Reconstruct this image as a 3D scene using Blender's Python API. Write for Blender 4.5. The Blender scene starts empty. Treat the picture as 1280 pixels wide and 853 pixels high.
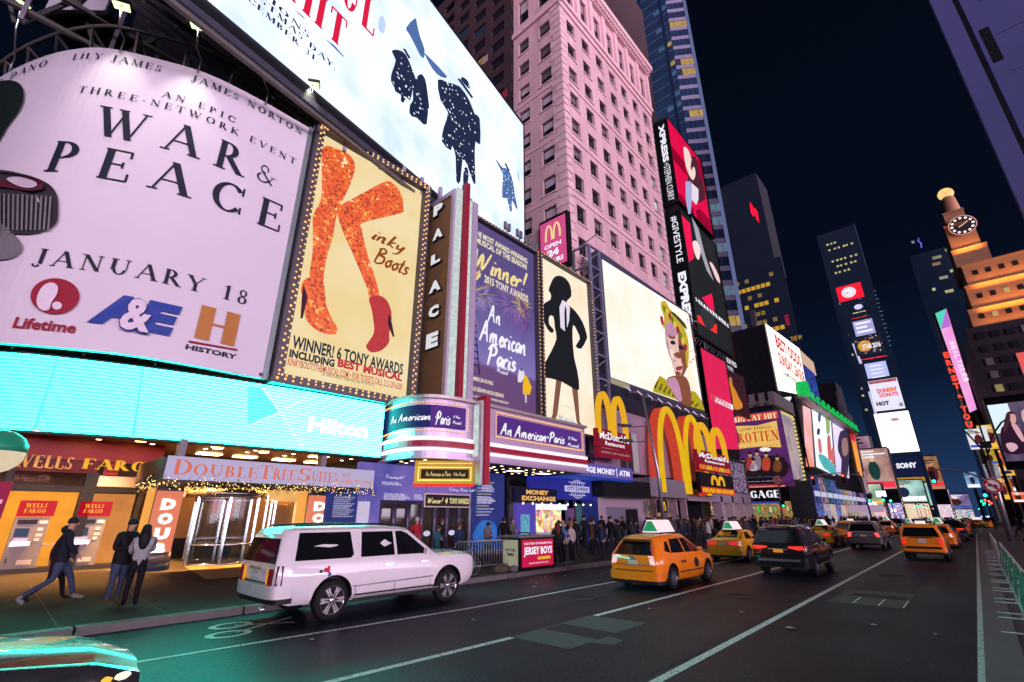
import bpy, bmesh, math, random
from mathutils import Vector, Matrix
S = bpy.context.scene
C = S.collection
rnd = random.Random(7)
R = math.radians

# ------------------------------------------------------------------ camera, sky, exposure
F_PX, CX, CY, CAM_H = 593.0, 640.0, 426.5, 2.15          # measured on the 1280 px wide photograph
PITCH, YAW = R(20.19), R(42.64)
cam = bpy.data.cameras.new('camera'); cam_o = bpy.data.objects.new('camera', cam); C.objects.link(cam_o)
cam_o.location = (0, 0, CAM_H); cam_o.rotation_euler = (R(90) + PITCH, 0, YAW)
cam.sensor_width = 36; cam.lens = F_PX / 1280 * 36; cam.clip_end = 3000; cam.clip_start = 0.05
S.camera = cam_o

world = bpy.data.worlds.new('World'); S.world = world; world.use_nodes = True
def build_world():
    nt = world.node_tree; N = nt.nodes; L = nt.links; N.clear()
    def nd(t, **k):
        n = N.new(t)
        for a, b in k.items(): setattr(n, a, b)
        return n
    tc = nd('ShaderNodeTexCoord'); sp = nd('ShaderNodeSeparateXYZ'); L.new(tc.outputs['Generated'], sp.inputs[0])
    ramp = nd('ShaderNodeValToRGB'); e = ramp.color_ramp.elements      # night sky by elevation
    e[0].position = 0.0; e[0].color = (0.020, 0.045, 0.125, 1)
    e[1].position = 1.0; e[1].color = (0.0012, 0.0022, 0.006, 1)
    for p, c in ((0.09, (0.010, 0.029, 0.085, 1)), (0.21, (0.0032, 0.0095, 0.028, 1)), (0.38, (0.0016, 0.0036, 0.011, 1))):
        x = e.new(p); x.color = c
    L.new(sp.outputs['Z'], ramp.inputs[0])
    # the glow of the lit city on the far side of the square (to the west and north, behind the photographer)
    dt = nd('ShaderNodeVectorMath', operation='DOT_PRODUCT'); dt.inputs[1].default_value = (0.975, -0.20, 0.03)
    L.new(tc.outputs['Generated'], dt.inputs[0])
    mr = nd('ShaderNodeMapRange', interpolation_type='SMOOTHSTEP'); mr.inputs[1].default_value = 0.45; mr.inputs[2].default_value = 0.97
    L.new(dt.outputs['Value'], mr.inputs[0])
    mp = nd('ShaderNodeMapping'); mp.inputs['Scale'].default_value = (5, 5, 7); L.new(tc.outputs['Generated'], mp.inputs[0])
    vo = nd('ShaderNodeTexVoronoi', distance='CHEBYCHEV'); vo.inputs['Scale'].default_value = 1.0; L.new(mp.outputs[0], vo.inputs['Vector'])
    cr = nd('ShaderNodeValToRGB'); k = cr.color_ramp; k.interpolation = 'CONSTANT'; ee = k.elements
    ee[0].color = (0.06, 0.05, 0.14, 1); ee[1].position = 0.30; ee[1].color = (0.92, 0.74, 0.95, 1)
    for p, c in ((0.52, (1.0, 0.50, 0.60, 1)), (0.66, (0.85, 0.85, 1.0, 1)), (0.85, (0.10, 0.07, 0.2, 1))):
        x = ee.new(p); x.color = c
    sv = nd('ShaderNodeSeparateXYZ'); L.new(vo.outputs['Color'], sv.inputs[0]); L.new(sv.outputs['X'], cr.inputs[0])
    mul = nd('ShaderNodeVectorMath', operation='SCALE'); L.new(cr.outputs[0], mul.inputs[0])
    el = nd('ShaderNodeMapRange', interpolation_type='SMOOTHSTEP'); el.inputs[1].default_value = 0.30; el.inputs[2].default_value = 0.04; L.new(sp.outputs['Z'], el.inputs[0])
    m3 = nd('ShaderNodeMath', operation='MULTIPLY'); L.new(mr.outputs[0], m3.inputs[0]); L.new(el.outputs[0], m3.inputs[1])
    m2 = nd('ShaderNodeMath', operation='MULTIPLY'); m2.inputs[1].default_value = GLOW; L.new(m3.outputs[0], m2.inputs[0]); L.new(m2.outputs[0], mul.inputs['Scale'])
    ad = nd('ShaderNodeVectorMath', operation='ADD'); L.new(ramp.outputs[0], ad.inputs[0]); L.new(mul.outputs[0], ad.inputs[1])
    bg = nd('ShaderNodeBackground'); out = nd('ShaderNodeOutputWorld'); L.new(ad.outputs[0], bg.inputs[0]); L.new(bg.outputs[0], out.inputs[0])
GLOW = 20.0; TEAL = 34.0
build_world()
S.view_settings.view_transform = 'Standard'; S.view_settings.look = 'None'
S.view_settings.exposure = 0.0; S.view_settings.gamma = 1.0; S.view_settings.use_curve_mapping = False
S.cycles.max_bounces = 6; S.cycles.diffuse_bounces = 2; S.cycles.glossy_bounces = 3
S.cycles.transparent_max_bounces = 6; S.cycles.sample_clamp_indirect = 6.0; S.cycles.sample_clamp_direct = 0
S.cycles.use_denoising = True; S.cycles.caustics_reflective = False; S.cycles.caustics_refractive = False

# ------------------------------------------------------------------ measuring: photograph pixel -> point in the place
_fw = Vector((-math.sin(YAW) * math.cos(PITCH), math.cos(YAW) * math.cos(PITCH), math.sin(PITCH)))
_rt = Vector((math.cos(YAW), math.sin(YAW), 0)); _up = _rt.cross(_fw); CAM = Vector((0, 0, CAM_H))
def ray(x, y): return (x - CX) / F_PX * _rt - (y - CY) / F_PX * _up + _fw
def at_x(x, y, v): d = ray(x, y); return CAM + d * (v / d.x)
def at_y(x, y, v): d = ray(x, y); return CAM + d * (v / d.y)
def at_z(x, y, v): d = ray(x, y); return CAM + d * ((v - CAM_H) / d.z)
def zc(ox, oy, s): return lambda *q: [(ox + q[i] / s, oy + q[i + 1] / s) for i in range(0, len(q), 2)]

# ------------------------------------------------------------------ materials
def lin(c):
    if isinstance(c, str): c = tuple(int(c[i:i + 2], 16) / 255 for i in (0, 2, 4))
    return tuple((x / 12.92 if x <= 0.04045 else ((x + 0.055) / 1.055) ** 2.4) for x in c)
_mc = {}
def mat(col, rough=0.6, metal=0.0, var=0.18, scale=3.0, bump=0.0, coat=0.0, spec=0.2, name=None):
    """procedural surface: colour with uneven noise, roughness variation"""
    key = (col, rough, metal, var, scale, bump, coat, spec)
    if key in _mc: return _mc[key]
    m = bpy.data.materials.new(name or 'surface'); m.use_nodes = True
    nt = m.node_tree; b = nt.nodes['Principled BSDF']; L = nt.links
    c = lin(col) if isinstance(col, str) else col
    tc = nt.nodes.new('ShaderNodeTexCoord'); n = nt.nodes.new('ShaderNodeTexNoise')
    n.inputs['Scale'].default_value = scale; n.inputs['Detail'].default_value = 5; n.inputs['Roughness'].default_value = 0.65
    L.new(tc.outputs['Object'], n.inputs['Vector'])
    mx = nt.nodes.new('ShaderNodeMix'); mx.data_type = 'RGBA'
    mx.inputs['A'].default_value = tuple(x * (1 - var) for x in c) + (1,); mx.inputs['B'].default_value = tuple(min(1, x * (1 + var)) for x in c) + (1,)
    L.new(n.outputs['Fac'], mx.inputs['Factor']); L.new(mx.outputs['Result'], b.inputs['Base Color'])
    mr = nt.nodes.new('ShaderNodeMapRange'); mr.inputs[3].default_value = max(0, rough - 0.08); mr.inputs[4].default_value = min(1, rough + 0.08)
    L.new(n.outputs['Fac'], mr.inputs[0]); L.new(mr.outputs[0], b.inputs['Roughness'])
    b.inputs['Metallic'].default_value = metal; b.inputs['Coat Weight'].default_value = coat; b.inputs['Specular IOR Level'].default_value = spec
    b.inputs['Coat Roughness'].default_value = 0.04
    if bump:
        bp = nt.nodes.new('ShaderNodeBump'); bp.inputs['Strength'].default_value = bump; bp.inputs['Distance'].default_value = 0.02
        L.new(n.outputs['Fac'], bp.inputs['Height']); L.new(bp.outputs[0], b.inputs['Normal'])
    _mc[key] = m; return m
_ec = {}
def glow(col, strength=1.0, sample=False, var=0.10, scale=6.0, grid=0.0, col2=None, nscale=0.5, name=None):
    """a surface that gives off light: screen, backlit print, lamp"""
    key = (col, strength, sample, var, scale, grid, col2, nscale)
    if key in _ec: return _ec[key]
    m = bpy.data.materials.new(name or 'lit_surface'); m.use_nodes = True
    nt = m.node_tree; b = nt.nodes['Principled BSDF']; L = nt.links
    c = lin(col) if isinstance(col, str) else col
    b.inputs['Base Color'].default_value = (0.006, 0.006, 0.007, 1); b.inputs['Roughness'].default_value = 0.5; b.inputs['Specular IOR Level'].default_value = 0.06
    tc = nt.nodes.new('ShaderNodeTexCoord')
    n = nt.nodes.new('ShaderNodeTexNoise'); n.inputs['Scale'].default_value = nscale if col2 else scale; n.inputs['Detail'].default_value = 4
    L.new(tc.outputs['Object'], n.inputs['Vector'])
    mx = nt.nodes.new('ShaderNodeMix'); mx.data_type = 'RGBA'
    if col2:
        d = lin(col2) if isinstance(col2, str) else col2
        if var >= .8: n = nt.nodes.new('ShaderNodeTexVoronoi'); n.distance = 'CHEBYCHEV'; n.inputs['Scale'].default_value = nscale * 7; vc = n; L.new(tc.outputs['Object'], n.inputs['Vector'])
        mx.inputs['A'].default_value = c + (1,); mx.inputs['B'].default_value = d + (1,)
        mr = nt.nodes.new('ShaderNodeMapRange'); mr.inputs[1].default_value = 0.38; mr.inputs[2].default_value = 0.66
        L.new(n.outputs[0] if var < .8 else n.outputs['Color'], mr.inputs[0]); L.new(mr.outputs[0], mx.inputs['Factor'])
    else:
        mx.inputs['A'].default_value = tuple(x * (1 - var) for x in c) + (1,); mx.inputs['B'].default_value = tuple(x * (1 + var) for x in c) + (1,)
        L.new(n.outputs['Fac'], mx.inputs['Factor'])
    outc = mx.outputs['Result']
    if col2 and var >= .8:                                      # many small goods and letters, each of its own tint
        t2 = nt.nodes.new('ShaderNodeMix'); t2.data_type = 'RGBA'; t2.blend_type = 'MULTIPLY'; t2.inputs['Factor'].default_value = 1; vs = nt.nodes.new('ShaderNodeVectorMath'); vs.operation = 'MULTIPLY_ADD'; vs.inputs[1].default_value = (1.5, 1.4, 1.5); vs.inputs[2].default_value = (.22, .22, .22)
        v3 = nt.nodes.new('ShaderNodeTexVoronoi'); v3.inputs['Scale'].default_value = nscale * 17; L.new(tc.outputs['Object'], v3.inputs['Vector']); L.new(v3.outputs['Color'], vs.inputs[0]); L.new(outc, t2.inputs['A']); L.new(vs.outputs[0], t2.inputs['B']); outc = t2.outputs['Result']
    if grid:                                                    # the dot rows of an LED wall
        w = nt.nodes.new('ShaderNodeTexBrick'); w.inputs['Scale'].default_value = grid; w.offset = 0.5
        w.inputs['Color1'].default_value = (1, 1, 1, 1); w.inputs['Color2'].default_value = (0.90, 0.90, 0.92, 1); w.inputs['Mortar'].default_value = (0.80, 0.80, 0.84, 1)
        w.inputs['Mortar Size'].default_value = 0.06
        mp = nt.nodes.new('ShaderNodeMapping'); mp.inputs['Rotation'].default_value = (R(90), 0, R(90)); L.new(tc.outputs['Object'], mp.inputs[0]); L.new(mp.outputs[0], w.inputs['Vector'])
        mm = nt.nodes.new('ShaderNodeMix'); mm.data_type = 'RGBA'; mm.blend_type = 'MULTIPLY'; mm.inputs['Factor'].default_value = 1
        L.new(outc, mm.inputs['A']); L.new(w.outputs['Color'], mm.inputs['B']); outc = mm.outputs['Result']
    L.new(outc, b.inputs['Emission Color']); b.inputs['Emission Strength'].default_value = strength
    m.cycles.emission_sampling = 'FRONT' if sample else 'NONE'
    _ec[key] = m; return m
def glass(tint=(0.02, 0.025, 0.03), alpha=0.75, rough=0.03):
    key = ('g', tint, alpha, rough)
    if key in _mc: return _mc[key]
    m = bpy.data.materials.new('glass'); m.use_nodes = True; nt = m.node_tree; b = nt.nodes['Principled BSDF']
    b.inputs['Base Color'].default_value = tint + (1,); b.inputs['Roughness'].default_value = rough; b.inputs['Specular IOR Level'].default_value = 0.8
    b.inputs['Alpha'].default_value = alpha
    n = nt.nodes.new('ShaderNodeTexNoise'); n.inputs['Scale'].default_value = 1.5; mr = nt.nodes.new('ShaderNodeMapRange')
    mr.inputs[3].default_value = rough; mr.inputs[4].default_value = rough + 0.04; nt.links.new(n.outputs['Fac'], mr.inputs[0]); nt.links.new(mr.outputs[0], b.inputs['Roughness'])
    _mc[key] = m; return m
DARK = mat((0.012, 0.014, 0.02), 0.6); BLACK = mat((0.008, 0.008, 0.01), 0.45); STEEL = mat((0.30, 0.30, 0.33), 0.35, 0.8)
GREYM = mat((0.16, 0.15, 0.17), 0.5, 0.3); CHROME = mat((0.80, 0.80, 0.83), 0.16, .85, 0.05); RUBBER = mat((0.012, 0.012, 0.013), 0.75)

# ------------------------------------------------------------------ mesh builder
class MB:
    def __init__(s): s.v, s.f, s.m, s.mats, s.smf = [], [], [], [], []
    def mi(s, m):
        if m not in s.mats: s.mats.append(m)
        return s.mats.index(m)
    def add(s, vs, fs, m, sm=False):
        o = len(s.v); s.v += [Vector(p) for p in vs]; k = s.mi(m)
        for f in fs: s.f.append([i + o for i in f]); s.m.append(k); s.smf.append(sm)
        return s
    def poly(s, pts, m): return s.add(pts, [list(range(len(pts)))], m)
    def prism(s, pts, vec, m, back=True):
        n = len(pts); vec = Vector(vec); top = [Vector(p) + vec for p in pts]
        fs = [list(range(n, 2 * n))] + [[i, (i + 1) % n, n + (i + 1) % n, n + i] for i in range(n)]
        if back: fs.append(list(range(n))[::-1])
        return s.add([Vector(p) for p in pts] + top, fs, m)
    def box(s, a, b, m):
        (x0, y0, z0), (x1, y1, z1) = a, b
        vs = [(x, y, z) for z in (z0, z1) for y in (y0, y1) for x in (x0, x1)]
        return s.add(vs, [[0, 2, 3, 1], [4, 5, 7, 6], [0, 1, 5, 4], [2, 6, 7, 3], [0, 4, 6, 2], [1, 3, 7, 5]], m)
    def obox(s, c, a, b, d, m):
        c, a, b, d = map(Vector, (c, a, b, d))
        vs = [c + i * a + j * b + k * d for k in (-1, 1) for j in (-1, 1) for i in (-1, 1)]
        return s.add(vs, [[0, 2, 3, 1], [4, 5, 7, 6], [0, 1, 5, 4], [2, 6, 7, 3], [0, 4, 6, 2], [1, 3, 7, 5]], m)
    def bar(s, p, q, w, m, w2=None):
        p, q = Vector(p), Vector(q); d = (q - p)
        if d.length < 1e-6: return s
        u = d.normalized(); a = u.cross(Vector((0, 0, 1)))
        if a.length < 0.05: a = u.cross(Vector((0, 1, 0)))
        a.normalize(); b = u.cross(a)
        return s.obox((p + q) / 2, d / 2, a * w / 2, b * (w2 or w) / 2, m)
    def tube(s, pts, r, m, n=6, sm=True, closed=False):
        pts = [Vector(p) for p in pts]; rs = r if isinstance(r, (list, tuple)) else [r] * len(pts); vs = []; k = len(pts); up0 = None
        for i, p in enumerate(pts):
            if closed: t = pts[(i + 1) % k] - pts[i - 1]
            else: t = pts[min(i + 1, k - 1)] - pts[max(i - 1, 0)]
            t.normalize(); a = t.cross(Vector((0.13, 0.21, 0.97))) if abs(t.z) < 0.9 else t.cross(Vector((0, 1, 0.1)))
            a.normalize(); b = t.cross(a)
            vs += [p + rs[i] * (math.cos(6.2832 * j / n) * a + math.sin(6.2832 * j / n) * b) for j in range(n)]
        fs = []
        for i in range(k if closed else k - 1):
            i2 = (i + 1) % k
            fs += [[i * n + j, i * n + (j + 1) % n, i2 * n + (j + 1) % n, i2 * n + j] for j in range(n)]
        if not closed: fs += [list(range(n))[::-1], list(range((k - 1) * n, k * n))]
        return s.add(vs, fs, m, sm)
    def lathe(s, c, prof, m, n=16, ax=(0, 0, 1), sm=True, cap=True):
        c = Vector(c); ax = Vector(ax).normalized(); a = ax.orthogonal().normalized(); b = ax.cross(a); vs = []
        for r_, h in prof: vs += [c + ax * h + r_ * (math.cos(6.2832 * j / n) * a + math.sin(6.2832 * j / n) * b) for j in range(n)]
        fs = [[i * n + j, i * n + (j + 1) % n, (i + 1) * n + (j + 1) % n, (i + 1) * n + j] for i in range(len(prof) - 1) for j in range(n)]
        s.add(vs, fs, m, sm)
        if cap:
            o = len(s.v) - len(vs); k = s.mi(m)
            s.f += [[o + j for j in range(n)][::-1], [o + (len(prof) - 1) * n + j for j in range(n)]]; s.m += [k, k]; s.smf += [False, False]
        return s
    def ball(s, c, r, m, n=8, k=5):
        r = r if isinstance(r, (tuple, list)) else (r, r, r); vs = []
        for i in range(k + 1):
            t = math.pi * i / k
            vs += [Vector(c) + Vector((r[0] * math.sin(t) * math.cos(6.2832 * j / n), r[1] * math.sin(t) * math.sin(6.2832 * j / n), r[2] * math.cos(t))) for j in range(n)]
        return s.add(vs, [[i * n + j, (i + 1) * n + j, (i + 1) * n + (j + 1) % n, i * n + (j + 1) % n] for i in range(k) for j in range(n)], m, True)
    def bulb(s, c, r, m):
        x, y, z = c
        return s.add([(x + r, y, z), (x - r, y, z), (x, y + r, z), (x, y - r, z), (x, y, z + r), (x, y, z - r)],
                     [[0, 2, 4], [2, 1, 4], [1, 3, 4], [3, 0, 4], [2, 0, 5], [1, 2, 5], [3, 1, 5], [0, 3, 5]], m)
    def build(s, name, parent=None, local=False, normals=False):
        me = bpy.data.meshes.new(name)
        off = Vector((0, 0, 0))
        if parent is not None and not local:
            q = parent
            while q is not None: off = off + q.location; q = q.parent
        me.from_pydata([v - off for v in s.v], [], s.f)
        for m in s.mats: me.materials.append(m)
        me.polygons.foreach_set('material_index', s.m); me.polygons.foreach_set('use_smooth', s.smf); me.update()
        if normals:
            bm = bmesh.new(); bm.from_mesh(me); bmesh.ops.recalc_face_normals(bm, faces=bm.faces); bm.to_mesh(me); bm.free()
        o = bpy.data.objects.new(name, me); C.objects.link(o)
        if parent is not None: o.parent = parent
        return o
def tag(o, label=None, cat=None, group=None, kind=None):
    for k, v in (('label', label), ('category', cat), ('group', group), ('kind', kind)):
        if v: o[k] = v
    return o
def thing(name, label, cat, loc=(0, 0, 0), group=None, rotz=0.0):
    o = bpy.data.objects.new(name, None); C.objects.link(o); o.location = loc; o.rotation_euler = (0, 0, rotz); o.empty_display_size = 0.2
    return tag(o, label, cat, group)
def copy_tree(o, loc, rotz=None, label=None, group=None):
    def rec(a, par):
        c = a.copy(); C.objects.link(c)
        if par: c.parent = par
        for ch in list(a.children): rec(ch, c)
        return c
    c = rec(o, None); c.location = loc
    if rotz is not None: c.rotation_euler = (0, 0, rotz)
    if label: c['label'] = label
    if group: c['group'] = group
    return c

# ------------------------------------------------------------------ surfaces one can write and paint on
class Plane:
    def __init__(s, o, u, v=(0, 0, 1)):
        s.o, s.u, s.v = Vector(o), Vector(u).normalized(), Vector(v).normalized(); s.n = s.u.cross(s.v)
    def p(s, a, b, d=0.0): return s.o + s.u * a + s.v * b + s.n * d
    def px(s, x, y):
        d = ray(x, y); w = CAM + d * ((s.o - CAM).dot(s.n) / d.dot(s.n)) - s.o
        return (w.dot(s.u), w.dot(s.v))
class Curved:                                                       # upright wall following a plan curve
    def __init__(s, pts, z0=0.0):
        s.q = [Vector((x, y)) for x, y in pts]; s.L = [0.0]
        for a, b in zip(s.q, s.q[1:]): s.L.append(s.L[-1] + (b - a).length)
    def p(s, a, b, d=0.0):
        i = 0
        while i < len(s.q) - 2 and a > s.L[i + 1]: i += 1
        t = (a - s.L[i]) / (s.L[i + 1] - s.L[i]); q = s.q[i].lerp(s.q[i + 1], t)
        def nn(j):
            e = s.q[min(j + 1, len(s.q) - 1)] - s.q[max(j - 1, 0)]; e.normalize(); return Vector((e.y, -e.x))
        n = nn(i).lerp(nn(i + 1), max(0, min(1, t)))
        return Vector((q.x + n.x * d, q.y + n.y * d, b))
    def px(s, x, y):
        d = ray(x, y); best = None
        for i, (a, b) in enumerate(zip(s.q, s.q[1:])):
            e = b - a; den = d.x * e.y - d.y * e.x
            if abs(den) < 1e-9: continue
            t = (a.x * e.y - a.y * e.x) / den; k = (a.x * d.y - a.y * d.x) / den
            lo = -9 if i == 0 else -1e-6; hi = 9 if i == len(s.q) - 2 else 1 + 1e-6
            if t > 0 and lo <= k <= hi and (best is None or t < best[0]): best = (t, s.L[i] + k * e.length, CAM_H + t * d.z)
        return best[1], best[2]
def smooth(pts, n=5, closed=False):
    pts = [Vector(p) for p in pts]; out = []; k = len(pts)
    for i in range(k if closed else k - 1):
        g = (lambda j: pts[j % k]) if closed else (lambda j: pts[max(0, min(k - 1, j))])
        p0, p1, p2, p3 = g(i - 1), g(i), g(i + 1), g(i + 2)
        for j in range(n):
            t = j / n; out.append(0.5 * ((2 * p1) + (p2 - p0) * t + (2 * p0 - 5 * p1 + 4 * p2 - p3) * t * t + (3 * p1 - p0 - 3 * p2 + p3) * t ** 3))
    if not closed: out.append(pts[-1])
    return out
def paint(mb, sf, pts, m, d=0.02, px=True, sm=0):
    """a flat painted patch on surface sf; pts are photograph pixels (px) or surface coordinates"""
    q = [sf.px(*p) for p in pts] if px else pts
    if sm: q = [(v.x, v.y) for v in smooth([Vector((a, b)) for a, b in q], sm, True)]
    mb.poly([sf.p(a, b, d) for a, b in q], m)

# lettering: three hands. 'sans' = built-in font; 'serif' and 'brush' are drawn from strokes below
_tc = {}
def sans(txt, bold=0.0, shear=0.0, space=1.0):
    key = (txt, bold, shear, space)
    if key not in _tc:
        cu = bpy.data.curves.new('lettering', 'FONT'); cu.body = txt; cu.size = 1; cu.offset = bold; cu.shear = shear; cu.space_character = space; cu.resolution_u = 2
        ob = bpy.data.objects.new('lettering', cu); me = bpy.data.meshes.new_from_object(ob)
        _tc[key] = ([(v.co.x, v.co.y) for v in me.vertices], [list(p.vertices) for p in me.polygons])
        bpy.data.objects.remove(ob); bpy.data.curves.remove(cu); bpy.data.meshes.remove(me)
    return _tc[key]
def ribbon(pts, ws):
    vs, fs = [], []; k = len(pts)
    for i, p in enumerate(pts):
        t = (pts[min(i + 1, k - 1)] - pts[max(i - 1, 0)]); t = t.normalized() if t.length > 1e-9 else Vector((1, 0)); n = Vector((-t.y, t.x))
        vs += [p + n * ws[i] / 2, p - n * ws[i] / 2]
        if i: fs.append([2 * i - 2, 2 * i - 1, 2 * i + 1, 2 * i])
    return vs, fs
T_, t_ = 0.155, 0.05
def _arc(cx, cy, rx, ry, a0, a1, T=T_): return ('a', cx, cy, rx, ry, a0, a1, T)
SERIF = {   # width, strokes: ('l',x0,y0,x1,y1,w)  ('s',x,y,half) serif bar  arcs
 'A': (.86, [('l', .10, 0, .43, 1, t_), ('l', .43, 1, .76, 0, T_), ('l', .22, .36, .62, .36, t_), ('s', .1, 0, .11), ('s', .76, 0, .15)]),
 'B': (.70, [('l', .16, 0, .16, 1, T_), _arc(.30, .75, .24, .25, -90, 90), _arc(.30, .26, .30, .26, -90, 90), ('l', .05, .975, .32, .975, t_), ('l', .05, .025, .32, .025, t_), ('l', .16, .51, .32, .51, t_)]),
 'C': (.82, [_arc(.46, .5, .38, .5, 42, 318), ('l', .76, .70, .76, .98, t_), ('l', .76, .05, .76, .28, t_)]),
 'D': (.86, [('l', .16, 0, .16, 1, T_), _arc(.32, .5, .44, .5, -90, 90), ('l', .05, .975, .34, .975, t_), ('l', .05, .025, .34, .025, t_)]),
 'E': (.68, [('l', .16, 0, .16, 1, T_), ('l', .05, .975, .58, .975, t_), ('l', .05, .025, .60, .025, t_), ('l', .16, .52, .46, .52, t_), ('l', .58, .99, .58, .78, t_), ('l', .61, .01, .61, .26, t_), ('l', .46, .42, .46, .62, t_)]),
 'F': (.62, [('l', .16, 0, .16, 1, T_), ('l', .05, .975, .56, .975, t_), ('l', .16, .50, .44, .50, t_), ('l', .56, .99, .56, .78, t_), ('l', .44, .40, .44, .60, t_), ('s', .16, 0, .15)]),
 'G': (.86, [_arc(.46, .5, .38, .5, 42, 318), ('l', .76, .70, .76, .98, t_), ('l', .70, .05, .70, .42, T_), ('s', .68, .42, .16)]),
 'H': (.88, [('l', .17, 0, .17, 1, T_), ('l', .71, 0, .71, 1, T_), ('l', .17, .52, .71, .52, t_), ('s', .17, 0, .15), ('s', .17, 1, .15), ('s', .71, 0, .15), ('s', .71, 1, .15)]),
 'I': (.36, [('l', .18, 0, .18, 1, T_), ('s', .18, 0, .15), ('s', .18, 1, .15)]),
 'J': (.44, [('l', .27, .05, .27, 1, T_), _arc(.12, .02, .15, .2, 180, 350, .09), ('s', .27, 1, .15)]),
 'K': (.80, [('l', .16, 0, .16, 1, T_), ('l', .66, 1, .20, .45, t_), ('l', .30, .56, .70, 0, T_), ('s', .16, 0, .15), ('s', .16, 1, .15), ('s', .66, 1, .11), ('s', .70, 0, .12)]),
 'L': (.64, [('l', .16, 0, .16, 1, T_), ('l', .05, .025, .58, .025, t_), ('l', .59, .01, .59, .27, t_), ('s', .16, 1, .15)]),
 'M': (1.0, [('l', .15, 0, .18, 1, t_), ('l', .18, 1, .50, .02, T_), ('l', .50, .02, .80, 1, t_), ('l', .83, 0, .80, 1, T_), ('s', .15, 0, .11), ('s', .83, 0, .15), ('s', .13, 1, .09), ('s', .87, 1, .09)]),
 'N': (.90, [('l', .16, 0, .16, 1, t_), ('l', .16, 1, .72, 0, T_), ('l', .72, 0, .72, 1, t_), ('s', .16, 0, .11), ('s', .10, 1, .10), ('s', .72, 1, .12)]),
 'O': (.92, [_arc(.46, .5, .39, .5, 0, 360)]),
 'P': (.66, [('l', .16, 0, .16, 1, T_), _arc(.30, .73, .27, .27, -90, 90), ('l', .05, .975, .32, .975, t_), ('l', .16, .47, .32, .47, t_), ('s', .16, 0, .15)]),
 'R': (.78, [('l', .16, 0, .16, 1, T_), _arc(.30, .74, .25, .26, -90, 90), ('l', .05, .975, .32, .975, t_), ('l', .16, .49, .32, .49, t_), ('l', .34, .49, .68, 0, T_), ('s', .16, 0, .15), ('s', .72, .0, .10)]),
 'S': (.58, [_arc(.28, .74, .20, .26, 40, 270, .09), _arc(.28, .25, .22, .25, -140, 92, .12), ('l', .46, .76, .46, .98, t_), ('l', .07, .02, .07, .28, t_)]),
 'T': (.76, [('l', .38, 0, .38, 1, T_), ('l', .06, .975, .70, .975, t_), ('l', .06, .99, .06, .76, t_), ('l', .70, .99, .70, .76, t_), ('s', .38, 0, .15)]),
 'U': (.86, [('l', .17, .3, .17, 1, T_), _arc(.43, .32, .26, .32, 180, 360, .12), ('l', .69, .3, .69, 1, t_), ('s', .17, 1, .15), ('s', .69, 1, .12)]),
 'V': (.82, [('l', .10, 1, .41, 0, T_), ('l', .41, 0, .72, 1, t_), ('s', .1, 1, .14), ('s', .72, 1, .11)]),
 'W': (1.16, [('l', .10, 1, .36, 0, T_), ('l', .36, 0, .58, .92, t_), ('l', .52, 1, .78, 0, T_), ('l', .78, 0, 1.04, 1, t_), ('s', .1, 1, .14), ('s', .52, 1, .12), ('s', 1.04, 1, .11)]),
 'X': (.80, [('l', .10, 1, .68, 0, T_), ('l', .66, 1, .12, 0, t_), ('s', .1, 1, .13), ('s', .66, 1, .11), ('s', .12, 0, .11), ('s', .68, 0, .13)]),
 'Y': (.78, [('l', .08, 1, .39, .46, T_), ('l', .70, 1, .39, .46, t_), ('l', .39, 0, .39, .5, T_), ('s', .1, 1, .14), ('s', .69, 1, .11), ('s', .39, 0, .15)]),
 '&': (.90, [_arc(.34, .77, .17, .22, -30, 300, .08), ('l', .24, .62, .74, .0, .12), _arc(.34, .26, .27, .26, 120, 330, .13), ('l', .55, .10, .74, .46, t_), ('s', .74, .46, .12)]),
 '1': (.50, [('l', .26, 0, .26, 1, T_), ('l', .10, .84, .26, .98, t_), ('s', .26, 0, .15)]),
 '8': (.62, [_arc(.30, .76, .19, .24, 0, 360, .09), _arc(.30, .26, .23, .26, 0, 360, .12)]),
 '3': (.58, [_arc(.26, .75, .20, .25, -80, 140, .12), _arc(.26, .26, .22, .26, -150, 80, .12)]),
 '-': (.40, [('l', .06, .42, .34, .42, .09)]), '.': (.26, [('l', .13, 0, .13, .14, .13)]), ' ': (.42, []),
}
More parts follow.
